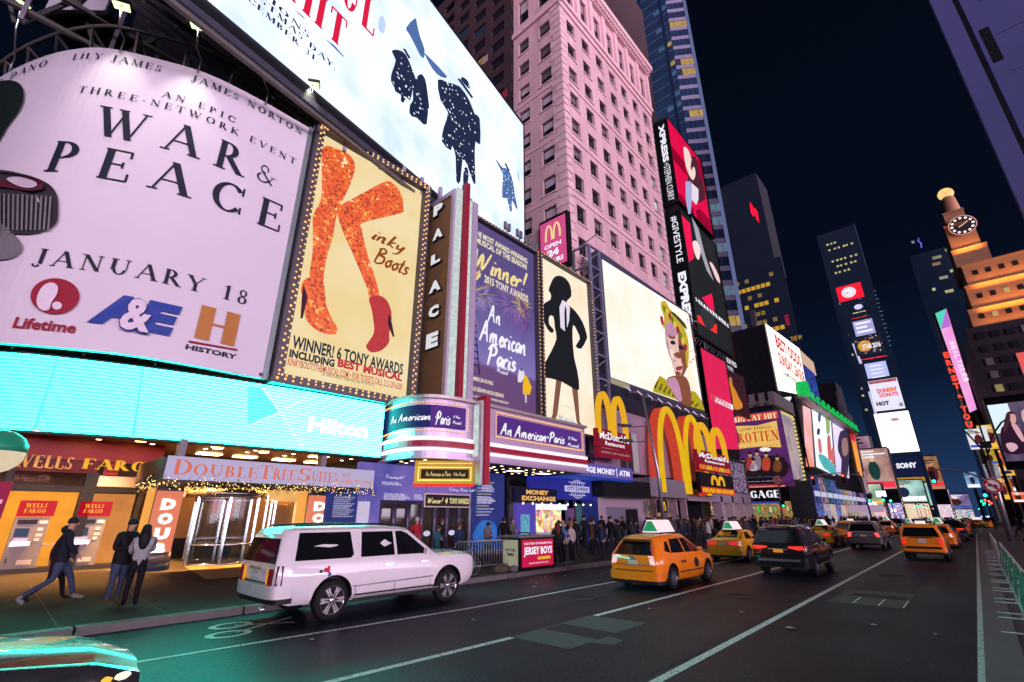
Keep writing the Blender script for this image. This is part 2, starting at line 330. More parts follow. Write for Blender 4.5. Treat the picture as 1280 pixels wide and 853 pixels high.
def serif(txt, space=0.06, heavy=1.0, small=1.0):
    V, Fc = [], []; x = 0.0; first = True
    for ch in txt:
        w, st = SERIF.get(ch.upper(), (.4, [])); sc = 1.0
        if small < 1 and not ch.isupper(): sc = small
        for k in st:
            if k[0] == 'l':
                w0 = k[5]; w0 = w0 * heavy if w0 > .06 else w0 * (1 + (heavy - 1) * .5)
                a, b = Vector((k[1], k[2])), Vector((k[3], k[4])); e = (b - a).normalized()
                if abs(e.y) > .25 and abs(e.x) > .05:        # slanted strokes end flat on base line and cap line
                    hw = w0 / 2 / abs(e.y); vs = [a + Vector((-hw, 0)), a + Vector((hw, 0)), b + Vector((hw, 0)), b + Vector((-hw, 0))]; fs = [[0, 1, 2, 3]]
                else: vs, fs = ribbon([a, b], [w0, w0])
            elif k[0] == 's':
                y0 = k[2] - (.045 if k[2] > .9 else 0); vs = [Vector(p) for p in ((k[1] - k[3], y0), (k[1] + k[3], y0), (k[1] + k[3], y0 + .045 * heavy), (k[1] - k[3], y0 + .045 * heavy))]; fs = [[0, 1, 2, 3]]
            else:
                _, cx, cy, rx, ry, a0, a1, T = k; n = max(6, int(abs(a1 - a0) / 15)); P, W = [], []
                for i in range(n + 1):
                    a = R(a0 + (a1 - a0) * i / n); w0 = t_ + (T * heavy - t_) * abs(math.cos(a)); W.append(w0)
                    P.append(Vector((cx + (rx - w0 / 2) * math.cos(a), cy + (ry - w0 / 2) * math.sin(a))))
                vs, fs = ribbon(P, W)
            o = len(V); V += [(x + q.x * sc, q.y * sc) for q in vs]; Fc += [[i + o for i in f] for f in fs]
        x += (w + space) * sc
    return V, Fc
BR = {  # brush script, polylines in x (advance units) / y (0 base, 1 cap)
 'A': (.72, [[(.02, -.05), (.2, .5), (.38, 1.02), (.44, .55), (.56, .0)], [(.12, .36), (.3, .42), (.52, .4)]]),
 'B': (.66, [[(.16, 1), (.12, .5), (.08, 0)], [(.02, .88), (.3, 1.02), (.48, .82), (.2, .55), (.5, .48), (.52, .15), (.25, -.02), (.06, .05)]]),
 'E': (.6, [[(.5, .9), (.2, 1), (.1, .75), (.3, .55), (.08, .3), (.2, 0), (.52, .12)]]),
 'K': (.7, [[(.16, 1), (.1, 0)], [(.56, 1), (.14, .45), (.4, .3), (.6, 0)]]),
 'M': (.9, [[(.05, 0), (.2, .98), (.4, .2), (.62, 1), (.78, 0)]]),
 'N': (.7, [[(.05, 0), (.16, .98), (.45, .02), (.62, 1.02)]]),
 'P': (.62, [[(.2, .98), (.14, .45), (.04, -.1)], [(.0, .72), (.25, 1.05), (.52, .85), (.44, .55), (.16, .45)]]),
 'T': (.6, [[(.02, .95), (.6, 1)], [(.32, .98), (.24, 0)]]),
 'W': (1.0, [[(.05, .95), (.16, .02), (.42, .8), (.52, .02), (.86, 1.02)]]),
 'a': (.44, [[(.38, .42), (.2, .5), (.06, .25), (.16, .02), (.34, .3), (.38, .44), (.36, .06), (.46, .06)]]),
 'c': (.36, [[(.34, .4), (.2, .48), (.06, .24), (.16, .0), (.36, .1)]]),
 'd': (.46, [[(.38, .42), (.2, .5), (.06, .25), (.16, .02), (.34, .25)], [(.46, .98), (.38, .06), (.46, .06)]]),
 'e': (.36, [[(.06, .22), (.3, .36), (.2, .5), (.06, .25), (.16, .0), (.36, .1)]]),
 'h': (.46, [[(.16, 1), (.06, 0)], [(.1, .3), (.28, .5), (.32, .04), (.42, .06)]]),
 'i': (.22, [[(.1, .46), (.06, .04), (.18, .06)], [(.14, .66), (.16, .72)]]),
 'k': (.42, [[(.16, 1), (.06, 0)], [(.36, .5), (.1, .24), (.38, .0)]]),
 'l': (.22, [[(.18, 1), (.08, .06), (.2, .06)]]),
 'm': (.68, [[(.06, .46), (.04, 0)], [(.06, .3), (.22, .5), (.24, .02)], [(.24, .3), (.42, .5), (.46, .04), (.58, .06)]]),
 'n': (.48, [[(.06, .46), (.04, 0)], [(.06, .3), (.26, .5), (.3, .04), (.42, .06)]]),
 'o': (.42, [[(.22, .48), (.06, .26), (.16, .0), (.34, .2), (.24, .48), (.42, .44)]]),
 'p': (.46, [[(.1, .46), (.02, -.4)], [(.08, .36), (.26, .5), (.38, .28), (.24, .02), (.06, .1)]]),
 'r': (.36, [[(.06, .46), (.04, 0)], [(.06, .28), (.2, .48), (.34, .42)]]),
 's': (.34, [[(.32, .42), (.18, .5), (.12, .34), (.28, .16), (.14, .0), (.0, .08)]]),
 't': (.28, [[(.18, .86), (.1, .06), (.24, .06)], [(.0, .54), (.28, .56)]]),
 'u': (.48, [[(.08, .46), (.08, .06), (.28, .14), (.36, .46), (.34, .04), (.44, .06)]]),
 'w': (.6, [[(.06, .46), (.12, .02), (.28, .4), (.34, .02), (.54, .48)]]),
 'y': (.46, [[(.08, .46), (.12, .1), (.32, .22), (.38, .46), (.28, -.25), (.06, -.42)]]),
 '!': (.3, [[(.22, 1.05), (.12, .3)], [(.09, .04), (.1, .0)]]), '4': (.5, [[(.3, 1), (.06, .4), (.46, .42)], [(.36, .8), (.26, -.05)]]), ' ': (.26, []), '-': (.3, [[(.02, .3), (.26, .34)]]),
}
def brush(txt, w=0.1, slant=0.12):
    V, Fc = [], []; x = 0.0; rr = random.Random(len(txt) * 31 + ord(txt[0]))
    for ch in txt:
        wd, st = BR.get(ch) or BR.get(ch.lower()) or BR[' ']
        for line in st:
            P = smooth([Vector(p) for p in line], 5); n = len(P)
            W = [w * (0.65 + 0.5 * math.sin(math.pi * min(1, (i + 1.5) / n)) + 0.12 * rr.random()) for i in range(n)]
            vs, fs = ribbon(P, W); o = len(V); V += [(x + q.x + q.y * slant, q.y) for q in vs]; Fc += [[i + o for i in f] for f in fs]
        x += wd
    return V, Fc
def write(mb, sf, shape, lb, rt, m, d=0.03, px=True, rot=0):
    """fit lettering between its lower left and upper right corners; rot=90 runs it downwards"""
    (a0, b0), (a1, b1) = (sf.px(*lb), sf.px(*rt)) if px else (lb, rt)
    V, Fc = shape
    if not V: return
    if rot: V = [(y, -x) for x, y in V]
    xs = [v[0] for v in V]; ys = [v[1] for v in V]; x0, x1, y0, y1 = min(xs), max(xs), min(ys), max(ys)
    mb.add([sf.p(a0 + (x - x0) / (x1 - x0) * (a1 - a0), b0 + (y - y0) / (y1 - y0) * (b1 - b0), d) for x, y in V], Fc, m)
def slab(mb, sf, a0, b0, a1, b1, m, d0=-0.15, d1=0.0, n=1):
    """a board with thickness on a surface (n steps along a curve)"""
    for i in range(n):
        p, q = a0 + (a1 - a0) * i / n, a0 + (a1 - a0) * (i + 1) / n
        vs = [sf.p(a, b, d) for d in (d0, d1) for b in (b0, b1) for a in (p, q)]
        fs = [[4, 5, 7, 6], [0, 2, 3, 1], [0, 1, 5, 4], [2, 6, 7, 3]]
        if i == 0: fs.append([0, 4, 6, 2])
        if i == n - 1: fs.append([1, 3, 7, 5])
        mb.add(vs, fs, m)

# ------------------------------------------------------------------ the setting: road, pavements, kerbs, markings
def asphalt():
    m = bpy.data.materials.new('asphalt'); m.use_nodes = True; nt = m.node_tree; b = nt.nodes['Principled BSDF']; L = nt.links
    tc = nt.nodes.new('ShaderNodeTexCoord')
    def noise(sc, det=6, mp=None):
        n = nt.nodes.new('ShaderNodeTexNoise'); n.inputs['Scale'].default_value = sc; n.inputs['Detail'].default_value = det
        if mp:
            q = nt.nodes.new('ShaderNodeMapping'); q.inputs['Scale'].default_value = mp; L.new(tc.outputs['Object'], q.inputs[0]); L.new(q.outputs[0], n.inputs['Vector'])
        else: L.new(tc.outputs['Object'], n.inputs['Vector'])
        return n
    fine, big, track = noise(16, 10), noise(0.35, 8), noise(1.0, 3, (1.6, 0.05, 1))
    r1 = nt.nodes.new('ShaderNodeValToRGB'); r1.color_ramp.elements[0].position = .40; r1.color_ramp.elements[1].position = .62
    r1.color_ramp.elements[0].color = (.005, .010, .018, 1); r1.color_ramp.elements[1].color = (.018, .033, .052, 1); L.new(fine.outputs['Fac'], r1.inputs[0])
    r2 = nt.nodes.new('ShaderNodeMapRange'); r2.inputs[1].default_value = .3; r2.inputs[2].default_value = .7; r2.inputs[3].default_value = .45; r2.inputs[4].default_value = 1.7; L.new(big.outputs['Fac'], r2.inputs[0])
    r3 = nt.nodes.new('ShaderNodeMapRange'); r3.inputs[1].default_value = .3; r3.inputs[2].default_value = .7; r3.inputs[3].default_value = .55; r3.inputs[4].default_value = 1.45; L.new(track.outputs['Fac'], r3.inputs[0])
    mm = nt.nodes.new('ShaderNodeMath'); mm.operation = 'MULTIPLY'; L.new(r2.outputs[0], mm.inputs[0]); L.new(r3.outputs[0], mm.inputs[1])
    sc = nt.nodes.new('ShaderNodeVectorMath'); sc.operation = 'SCALE'; L.new(r1.outputs[0], sc.inputs[0]); L.new(mm.outputs[0], sc.inputs['Scale']); L.new(sc.outputs[0], b.inputs['Base Color'])
    rr = nt.nodes.new('ShaderNodeMapRange'); rr.inputs[3].default_value = .40; rr.inputs[4].default_value = .62; b.inputs['Specular IOR Level'].default_value = .13; L.new(track.outputs['Fac'], rr.inputs[0]); L.new(rr.outputs[0], b.inputs['Roughness'])
    bp = nt.nodes.new('ShaderNodeBump'); bp.inputs['Strength'].default_value = .22; bp.inputs['Distance'].default_value = .008; L.new(fine.outputs['Fac'], bp.inputs['Height']); L.new(bp.outputs[0], b.inputs['Normal'])
    return m
ASPH = asphalt()
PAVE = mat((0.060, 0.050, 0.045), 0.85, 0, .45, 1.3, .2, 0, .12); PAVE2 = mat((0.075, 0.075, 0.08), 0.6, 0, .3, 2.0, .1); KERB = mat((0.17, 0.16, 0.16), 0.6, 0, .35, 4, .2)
def worn_paint():
    m = mat((0.85, 0.85, 0.84), 0.6, 0, .12, 9.0); m = m.copy(); nt = m.node_tree; b = nt.nodes['Principled BSDF']
    n = nt.nodes.new('ShaderNodeTexNoise'); n.inputs['Scale'].default_value = 14; n.inputs['Detail'].default_value = 6; tc = nt.nodes.new('ShaderNodeTexCoord'); nt.links.new(tc.outputs['Object'], n.inputs['Vector'])
    r = nt.nodes.new('ShaderNodeMapRange'); r.inputs[1].default_value = .31; r.inputs[2].default_value = .42; nt.links.new(n.outputs['Fac'], r.inputs[0]); nt.links.new(r.outputs[0], b.inputs['Alpha']); return m
PAINT = worn_paint()
def struct(name, mb): return tag(mb.build(name), kind='structure')
KX = -13.05                                                          # line of the kerb on the theatre side
m = MB(); m.poly([(-500, -120, 0), (500, -120, 0), (500, 1100, 0), (-500, 1100, 0)], ASPH); struct('road', m)
def pav_z(x): return 0.15 + max(0, (KX - 0.3 - x)) * 0.026
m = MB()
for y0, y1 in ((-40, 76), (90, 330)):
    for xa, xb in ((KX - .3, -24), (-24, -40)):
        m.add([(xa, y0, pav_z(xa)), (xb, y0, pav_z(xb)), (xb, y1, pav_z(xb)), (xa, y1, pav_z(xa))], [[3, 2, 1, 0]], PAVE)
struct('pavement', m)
m = MB()
y = -40.0
while y < 330:
    if not 76 <= y < 90:
        e = min(y + 2.95, 76 if y < 76 else 330); m.box((KX - .3, y, 0), (KX, e, 0.152), KERB)
    y += 3.0
struct('kerb', m)
m = MB()                                                             # slab joints scored into the pavement
for k in range(-6, 40): y = k * 1.75; m.add([(KX - .32, y, .157), (-20, y, pav_z(-20) + .006), (-20, y + .022, pav_z(-20) + .006), (KX - .32, y + .022, .157)], [[0, 1, 2, 3]], BLACK)
for xx in (-14.9, -16.6, -18.3): m.add([(xx, -10, pav_z(xx) + .004), (xx, 66, pav_z(xx) + .004), (xx + .02, 66, pav_z(xx) + .004), (xx + .02, -10, pav_z(xx) + .004)], [[0, 1, 2, 3]], BLACK)
struct('pavement_joints', m)
m = MB()
m.box((-0.42, -20, 0), (0.02, 300, 0.15), KERB); struct('plaza_kerb', m)
m = MB(); m.box((0.024, -20, -.1), (90, 300, 0.125), PAVE2); struct('plaza_pavement', m)
def line_mark(mb, x0, y0, x1, y1, w=.13, z=.004): mb.add([(x0 - w / 2, y0, z), (x0 + w / 2, y0, z), (x1 + w / 2, y1, z), (x1 - w / 2, y1, z)], [[0, 1, 2, 3]], PAINT)
m = MB()
line_mark(m, -10.25, 1.5, -9.75, 9.0, .11); line_mark(m, -9.75, 9.0, -9.7, 75, .11)
line_mark(m, -7.12, 3.0, -6.95, 7.55, .14); line_mark(m, -6.95, 10.35, -6.93, 19.4, .14); line_mark(m, -6.93, 19.4, -7.35, 74, .14)
line_mark(m, -3.76, 3, -3.85, 14, .14); line_mark(m, -3.85, 14, -4.35, 74, .14)
line_mark(m, -.47, 2, -.49, 17, .10); line_mark(m, -.49, 17, -.62, 90, .10)
struct('lane_marking', m)
m = MB()                                                             # the painted cycle symbol half under the parked car
def ring(mb, cx, cy, rx, ry, w, z=.006):
    n = 20
    for i in range(n):
        a, b = 6.2832 * i / n, 6.2832 * (i + 1) / n
        mb.add([(cx + rx * math.cos(a), cy + ry * math.sin(a), z), (cx + rx * math.cos(b), cy + ry * math.sin(b), z), (cx + (rx - w) * math.cos(b), cy + (ry - w * 1.6) * math.sin(b), z), (cx + (rx - w) * math.cos(a), cy + (ry - w * 1.6) * math.sin(a), z)], [[0, 1, 2, 3]], PAINT)
ring(m, -11.15, 4.05, .30, .42, .09); ring(m, -11.95, 4.35, .30, .42, .09)
line_mark(m, -11.2, 4.2, -11.9, 5.6, .08, .006); line_mark(m, -11.9, 4.4, -11.3, 5.4, .08, .006); line_mark(m, -12.3, 5.0, -11.2, 5.0, .12, .008)
struct('cycle_symbol_marking', m)
m = MB()
PATCH = mat((0.14, 0.135, 0.135), 0.7, 0, .4, 8, .2); PATCHD = mat((0.03, 0.03, 0.032), 0.6, 0, .3, 10)
m.add([(-7.0, 7.57, .005), (-5.66, 7.6, .005), (-5.72, 10.42, .005), (-7.06, 10.3, .005)], [[0, 1, 2, 3]], PATCH)
m.add([(-6.95, 8.5, .009), (-5.68, 8.5, .009), (-5.70, 9.15, .009), (-6.97, 9.15, .009)], [[0, 1, 2, 3]], PATCHD)
m.add([(-5.66, 8.2, .005), (-5.25, 8.35, .005), (-5.3, 8.75, .005), (-5.68, 8.9, .005)], [[0, 1, 2, 3]], PATCH)
m.add([(-3.5, 16.17, .005), (-1.9, 16.2, .005), (-1.86, 19.4, .005), (-3.42, 19.1, .005)], [[0, 1, 2, 3]], PATCH)
m.add([(-3.2, 17.7, .009), (-1.95, 17.7, .009), (-1.93, 18.4, .009), (-3.2, 18.4, .009)], [[0, 1, 2, 3]], PATCHD)
for yy in (16.2, 19.1): line_mark(m, -3.48, yy, -1.9, yy + .06, .03, .011)
for xx in (-2.95, -2.4, -1.9): m.add([(xx, 16.25, .011), (xx + .04, 16.25, .011), (xx + .04, 17.6, .011), (xx, 17.6, .011)], [[0, 1, 2, 3]], PAINT)
struct('road_patch', m)
m = MB(); r_ = random.Random(40)                                      # tar seams and manhole covers
for k in range(26):
    x, y, a = r_.uniform(-12, -1), r_.uniform(3, 60), r_.choice((0, 0, 1)); P = [(x, y)]
    for i in range(9): x += r_.gauss(.02, .07) if not a else .35; y += .55 if not a else r_.gauss(0, .06); P.append((x, y))
    for (xa, ya), (xb, yb) in zip(P, P[1:]): w = r_.uniform(.012, .03); d = (w, 0) if not a else (0, w); m.add([(xa, ya, .0035), (xa + d[0], ya + d[1], .0035), (xb + d[0], yb + d[1], .0035), (xb, yb, .0035)], [[0, 1, 2, 3]], PATCHD)
for x, y in ((-8.6, 12.2), (-5.5, 15.5), (-2.9, 24.5), (-8.4, 31)): m.lathe((x, y, .001), [(.42, 0), (.42, .006), (.36, .006), (.36, .003), (.02, .003)], PATCHD, 24)
struct('road_seams', m)
m = MB()                                                             # a zebra crossing at the next street
for k in range(14): m.add([(-12.4 + k * .85, 76, .004), (-12.0 + k * .85, 76, .004), (-12.0 + k * .85, 79.2, .004), (-12.4 + k * .85, 79.2, .004)], [[0, 1, 2, 3]], PAINT)
struct('crossing_marking', m)
litter = MB()
for k, (a, b, s_) in enumerate(((-3.3, 11.9, .10), (-5.0, 22.8, .08), (-10.9, 12.9, .07), (-11.4, 13.6, .06), (-12.0, 16.0, .06), (-2.1, 13.4, .07), (-1.1, 13.2, .05), (-4.6, 13.0, .06), (-8.6, 8.1, .05), (-9.5, 4.9, .06), (-6.4, 11.9, .05), (-12.3, 15.2, .06), (-11.2, 17.3, .05))):
    litter.add([(a - s_, b - s_ * .6, .012), (a + s_, b - s_ * .4, .03), (a + s_ * .8, b + s_ * .7, .014), (a - s_ * .7, b + s_ * .5, .035)], [[0, 1, 2, 3]], mat((.5, .48, .46), .8))
tag(litter.build('litter'), 'scraps of pale paper lying on the wet dark road', 'litter', kind='stuff')

# ------------------------------------------------------------------ the hotel on the near corner
z1, z2, z3, z4, z5 = zc(0, 0, 3.2), zc(0, 260, 3.2), zc(0, 520, 3.195), zc(330, 140, 3.2), zc(330, 400, 3.2)
STONE_D = mat((0.020, 0.021, 0.030), 0.7, 0, .3, .6, .1)
hotel = thing('hotel_building', 'dark hotel block behind the curved white poster and the long snowy screen', 'building', (-30, 4, 0))
m = MB(); m.box((-60, -.5, 20.2), (-25.2, 24, 34), STONE_D); m.box((-60, -.9, 4.9), (-24.2, 12.6, 20.2), STONE_D); m.build('wall', hotel)
m = MB(); m.box((-60, -1.4, 0), (-26.2, 13.0, 4.9), mat((.10, .07, .05), .7)); m.build('lobby_back_wall', hotel)
m = MB(); m.prism([(x, y, 4.74) for x, y in ((-27, -3.0), (-24.6, -1.9), (-22.8, -.4), (-21.8, 1.5), (-21.2, 3.7), (-20.75, 6.2), (-20.5, 9.2), (-20.4, 12.9), (-27, 12.9))], (0, 0, .14), mat((.34, .18, .09), .35, .1, .25, 1.0)); m.build('soffit', hotel)
m = MB()
for yy in (-2.5, -.9, .9, 2.6, 4.2, 6.0, 7.6, 9.2, 10.8, 12.0):
    for xx in (-21.6, -22.5):
        m = MB(); m.lathe((xx, yy, 4.735), [(.11, 0), (.11, -.03), (.085, -.035)], STEEL, 10); m.lathe((xx, yy, 4.70), [(.08, 0), (.08, -.004)], glow((1.0, .75, .42), 14), 10); m.build('downlight', hotel)
for yy, e_ in ((-.6, 1500), (1.4, 1900), (3.3, 1900), (5.4, 4200), (6.9, 4200), (8.5, 4200), (10.4, 4200)):
    sp = bpy.data.lights.new('porch_lamp', 'SPOT'); so = bpy.data.objects.new('porch_lamp', sp); C.objects.link(so); sp.energy = e_; sp.color = (1, .48, .13); sp.spot_size = R(105); sp.spot_blend = .8; sp.shadow_soft_size = .12; so.location = (-21.9, yy, 4.66)
m = MB()
for yy in (4.6, 9.9): m.box((-20.7, yy, 3.9), (-20.3, yy + .22, 4.74), GREYM)
m.build('soffit_posts', hotel)

# curved poster
def curve(*q): return Curved([(v.x, v.y) for v in smooth([Vector(p) for p in q], 4)])
WPC = curve((-31, -5.0), (-27.2, -3.8), (-24.9, -2.85), (-23.2, -1.9), (-21.95, -.85), (-20.95, .8), (-20.25, 2.4), (-20.02, 4.3), (-20.0, 5.6), (-20.0, 6.8))
wp = thing('curved_billboard', 'huge white poster curved round the corner with dark serif title and three network logos', 'billboard', (-20.5, 2, 7.4))
m = MB()
WHITEP = mat((0.62, 0.58, 0.64), 0.35, 0, .05, .6, 0, 0.15); A1 = WPC.L[-1]
slab(m, WPC, .2, 7.35, A1, 20.3, WHITEP, -.25, 0, 60); m.build('poster_panel', wp)
m = MB(); slab(m, WPC, A1 - .02, 7.35, A1 + .18, 20.35, mat((.22, .27, .27), .4, .4), -.3, .06)
INK = mat((0.012, 0.016, 0.03), .5); NAVY = mat((0.02, 0.05, 0.28), .5); WINE = mat((0.27, 0.01, 0.03), .5); GOLDI = mat((0.42, 0.17, 0.04), .45)
m.build('edge_trim', wp)
m = MB()
def W(mb, txt, lb, rt, mt=INK, fn=serif, d=.03, **k): write(mb, WPC, fn(txt, **k), lb, rt, mt, d)
for txt, a_, b_, c_, d_, sp in (('PAUL', 2.5, 19.58, 4.75, 19.96, .2), ('DANO', 5.25, 19.58, 7.5, 19.96, .2), ('LILY JAMES', 8.8, 19.57, 12.1, 19.95, .2), ('JAMES NORTON', 13.2, 19.55, 17.85, 19.95, .2), ('THREE-NETWORK EVENT', 9.65, 17.82, 17.82, 18.14, .34), ('AN EPIC', 12.4, 18.38, 15.08, 18.68, .34), ('JANUARY 18', 10.4, 10.1, 17.0, 10.82, .2), ('WAR', 10.6, 15.9, 15.9, 17.3, .36), ('&', 16.35, 16.1, 17.15, 17.0, .1), ('PEACE', 9.6, 14.0, 17.7, 15.4, .36)):
    write(m, WPC, serif(txt, space=sp, heavy=1.0 if txt != '&' else .6), (a_, b_), (c_, d_), INK, .04, False)
m.build('lettering', wp)
m = MB()
def wpaint(q, mt, d=.08, sm=0): paint(m, WPC, q, mt, d, True, sm)
def ell(cx, cy, rx, ry, n=28, rot=0): return [(cx + rx * math.cos(6.2832 * i / n + rot), cy + ry * math.sin(6.2832 * i / n + rot)) for i in range(n)]
def zz(f, pts): return [f(*p)[0] for p in pts]
wpaint(zz(z2, ell(225, 357, 97, 72)), WINE); WP2 = mat((0.66, 0.58, 0.66), .4)
wpaint(zz(z2, [(238, 318), (212, 305), (178, 322), (157, 365), (160, 400), (182, 416), (205, 412), (214, 385), (236, 350)]), WP2, .13, 4); wpaint(zz(z2, ell(236, 397, 20, 16, 14)), WP2, .13)
W(m, 'Lifetime', z2(52, 482)[0], z2(316, 462)[0], WINE, sans, .05, bold=.03)
for ch, a0, a1, d, mt, z0, zt, bo in (('A', 12.45, 13.95, .08, NAVY, 8.3, 9.45, .07), ('E', 13.78, 14.95, .08, NAVY, 8.25, 9.45, .07), ('&', 13.30, 14.22, .14, NAVY, 8.12, 9.42, .09), ('&', 13.34, 14.18, .20, WP2, 8.17, 9.37, .035)): write(m, WPC, sans(ch, bold=bo, shear=.12 if ch != '&' else 0), (a0, z0), (a1, zt), mt, d, False)
W(m, 'H', z2(775, 520)[0], z2(962, 430)[0], GOLDI, serif, .05, heavy=1.9); wpaint(zz(z2, [(752, 532), (945, 566), (948, 573), (754, 540)]), WINE); W(m, 'HISTORY', z2(740, 566)[0], z2(948, 588)[0], INK, sans, bold=.04)
m.build('network_logos', wp)
m = MB()                                                             # printed picture at the left edge: a dark sleeve and a fur hat
DG = mat((.01, .02, .015), .4); FUR = mat((.16, .16, .17), .8, 0, .8, 30); FURD = mat((.03, .03, .035), .8, 0, .8, 20)
wpaint(zz(z1, [(-60, 360), (0, 335), (60, 330), (98, 352), (105, 400), (85, 450), (40, 510), (10, 560), (-60, 640)]), DG, .1, 4)
wpaint(zz(z1, [(-90, 690), (0, 686), (90, 700), (190, 735), (232, 780), (240, 840), (228, 905), (150, 940), (60, 940), (-90, 930)]), FURD, .1, 4)
for k in range(16): wpaint(zz(z1, [(-60 + k * 18, 780 + k), (-52 + k * 18, 780 + k), (-48 + k * 17, 930), (-56 + k * 17, 930)]), FUR, .14)
wpaint(zz(z1, [(-90, 700), (60, 706), (160, 728), (190, 752), (170, 772), (90, 770), (-90, 740)]), mat((.09, .015, .03), .6), .17, 4)
wpaint(zz(z1, [(50, 730), (100, 722), (165, 745), (150, 765), (100, 760)]), mat((.5, .45, .5), .6), .20, 3)
wpaint(zz(z2, [(-60, 60), (20, 70), (95, 150), (70, 200), (0, 214), (-60, 200)]), FUR, .1, 4)
m.build('printed_picture', wp)

# lamps that light the poster: lit heads on arms above, dark heads on the ledge below
HEAD = mat((.05, .055, .05), .45, .4)
def poster_lamp(px, zt, label, lit=True):
    a, b = WPC.px(*px); d_ = ray(*px); s0 = (WPC.p(a, b) - CAM).length; head = CAM + d_.normalized() * (s0 - 1.9); a, b = WPC.px(px[0], px[1] + 60); base = WPC.p(a, zt, .1)
    t = thing('floodlight', label, 'floodlight', base, 'lit floodlights above the curved poster')
    mb = MB(); mb.tube([base, base + Vector((0, 0, .7)), head + (base - head) * .35 + Vector((0, 0, -.3)), head], .035, STEEL, 6); mb.build('arm', t)
    d = (base - head); d.z = 0; d.normalize(); s_ = Vector((-d.y, d.x, 0)); mb = MB()
    mb.prism([head + s_ * .34 - d * .16, head - s_ * .34 - d * .16, head - s_ * .30 + d * .22 - Vector((0, 0, .06)), head + s_ * .30 + d * .22 - Vector((0, 0, .06))], (0, 0, .14), HEAD); mb.build('lamp_head', t)
    mb = MB(); mb.poly([head + s_ * .30 - d * .12 - Vector((0, 0, .015)), head - s_ * .30 - d * .12 - Vector((0, 0, .015)), head - s_ * .27 + d * .2 - Vector((0, 0, .075)), head + s_ * .27 + d * .2 - Vector((0, 0, .075))], glow((.80, 1.0, .40), 2.2)); mb.build('lens', t)
    sp = bpy.data.lights.new('lamp_light', 'SPOT'); so = bpy.data.objects.new('lamp_light', sp); C.objects.link(so)
    sp.energy = 700; sp.color = (1, .96, .80); sp.spot_size = R(64); sp.spot_blend = .9; sp.shadow_soft_size = .1
    so.location = head - Vector((0, 0, .15)); aim = WPC.p(a, zt - 4.2, 0); so.rotation_euler = (aim - so.location).to_track_quat('-Z', 'Y').to_euler()
for px, lab in (((28, 4), 'lit floodlight at the far left end of the row over the curved poster'), ((152, 6), 'lit floodlight beside the pale sign box over the curved poster'), ((248, 31), 'lit floodlight under the oval sign over the curved poster'),
            ((331, 72), 'lit floodlight between the oval sign and the long screen'), ((391, 105), 'lit floodlight nearest the boots poster, right end of the row')):
    poster_lamp(px, 20.1, lab)
HC = curve((-31, -4.2), (-26.5, -3.0), (-24.2, -2.0), (-22.3, -.6), (-21.35, 1.4), (-20.75, 3.6), (-20.3, 6.2), (-19.98, 9.2), (-19.9, 12.55))
for px, lab in (((17, 435), 'dark unlit floodlight on the ledge under the printed fur hat'), ((106, 442), 'dark unlit floodlight on the ledge under the round red logo'), ((195, 452), 'dark unlit floodlight on the ledge under the blue logo'),
            ((283, 468), 'dark unlit floodlight with a looped cable under the gold letter logo'), ((333, 475), 'dark unlit floodlight at the foot of the boots poster')):
    a, _ = HC.px(*px); p = HC.p(a, 7.3, .05); t = thing('floodlight', lab, 'floodlight', p, 'dark floodlights on the ledge')
    mb = MB(); mb.bar(p, p + Vector((0, 0, .16)), .06, HEAD); mb.build('bracket', t)
    e = HC.p(a + .3, 7.3, .05) - HC.p(a - .3, 7.3, .05); e.normalize(); n_ = Vector((e.y, -e.x, 0)); q = p + Vector((0, 0, .14)); mb = MB()
    mb.prism([q - e * .36 + n_ * .20, q + e * .36 + n_ * .20, q + e * .32 - n_ * .16 + Vector((0, 0, .12)), q - e * .32 - n_ * .16 + Vector((0, 0, .12))], (0, 0, .13), HEAD); mb.build('lamp_head', t)

# catwalk above the poster
cw = thing('steel_catwalk', 'dark steel catwalk with curved pipe rail and bracing above the white poster', 'catwalk', (-21, 0, 20))
RUST = mat((.16, .15, .14), .55, .5, .4, 2); m = MB(); CWC = WPC
m.tube([CWC.p(CWC.L[-1] * i / 40, 21.55, 0) for i in range(3, 39)], .09, RUST, 6); m.build('hand_rail', cw)
m = MB(); m.tube([CWC.p(CWC.L[-1] * i / 40, 20.5, -.6) for i in range(3, 41)], .06, RUST, 5); m.tube([CWC.p(CWC.L[-1] * i / 40, 20.9, -1.5) for i in range(3, 41)], .06, RUST, 5); m.build('toe_rail', cw)
for i in range(4, 40, 4): m = MB(); m.bar(CWC.p(CWC.L[-1] * i / 40, 20.1, -.3), CWC.p(CWC.L[-1] * i / 40, 21.45, 0), .07, RUST); m.bar(CWC.p(CWC.L[-1] * (i + 1) / 40, 20.2, -1.8), CWC.p(CWC.L[-1] * i / 40, 21.4, -.05), .08, RUST); m.build('rail_post', cw)
m = MB(); LAV = mat((.24, .21, .27), .5, .3)
for k in range(9):
    y0 = -6 + k * 2.6; m.bar((-23.3, y0, 20.5), (-23.3, y0 + 2.4, 26), .16, RUST); m.bar((-23.5, y0 + 2.4, 20.5), (-23.5, y0, 26.0), .12, RUST)
    m.bar((-22.9, y0, 20.3), (-22.4, y0, 23.6), .14, LAV)
for zt in (20.8, 22.3, 23.9): m.bar((-22.9, -10, zt), (-22.9, 18, zt), .18, RUST)
m.bar((-21.2, -1.5, 22.6), (-20.9, 6.6, 20.5), .22, LAV); m.bar((-21.7, -3, 23.6), (-21.4, 6, 21.6), .18, RUST); m.bar((-22.3, -4, 25.0), (-21.8, 8, 22.0), .2, RUST)
m.build('bracing', cw)
m = MB(); bx = thing('sign_box', 'pale rectangular sign box with a dark underside above the curved poster', 'sign', (-21, -2, 22))
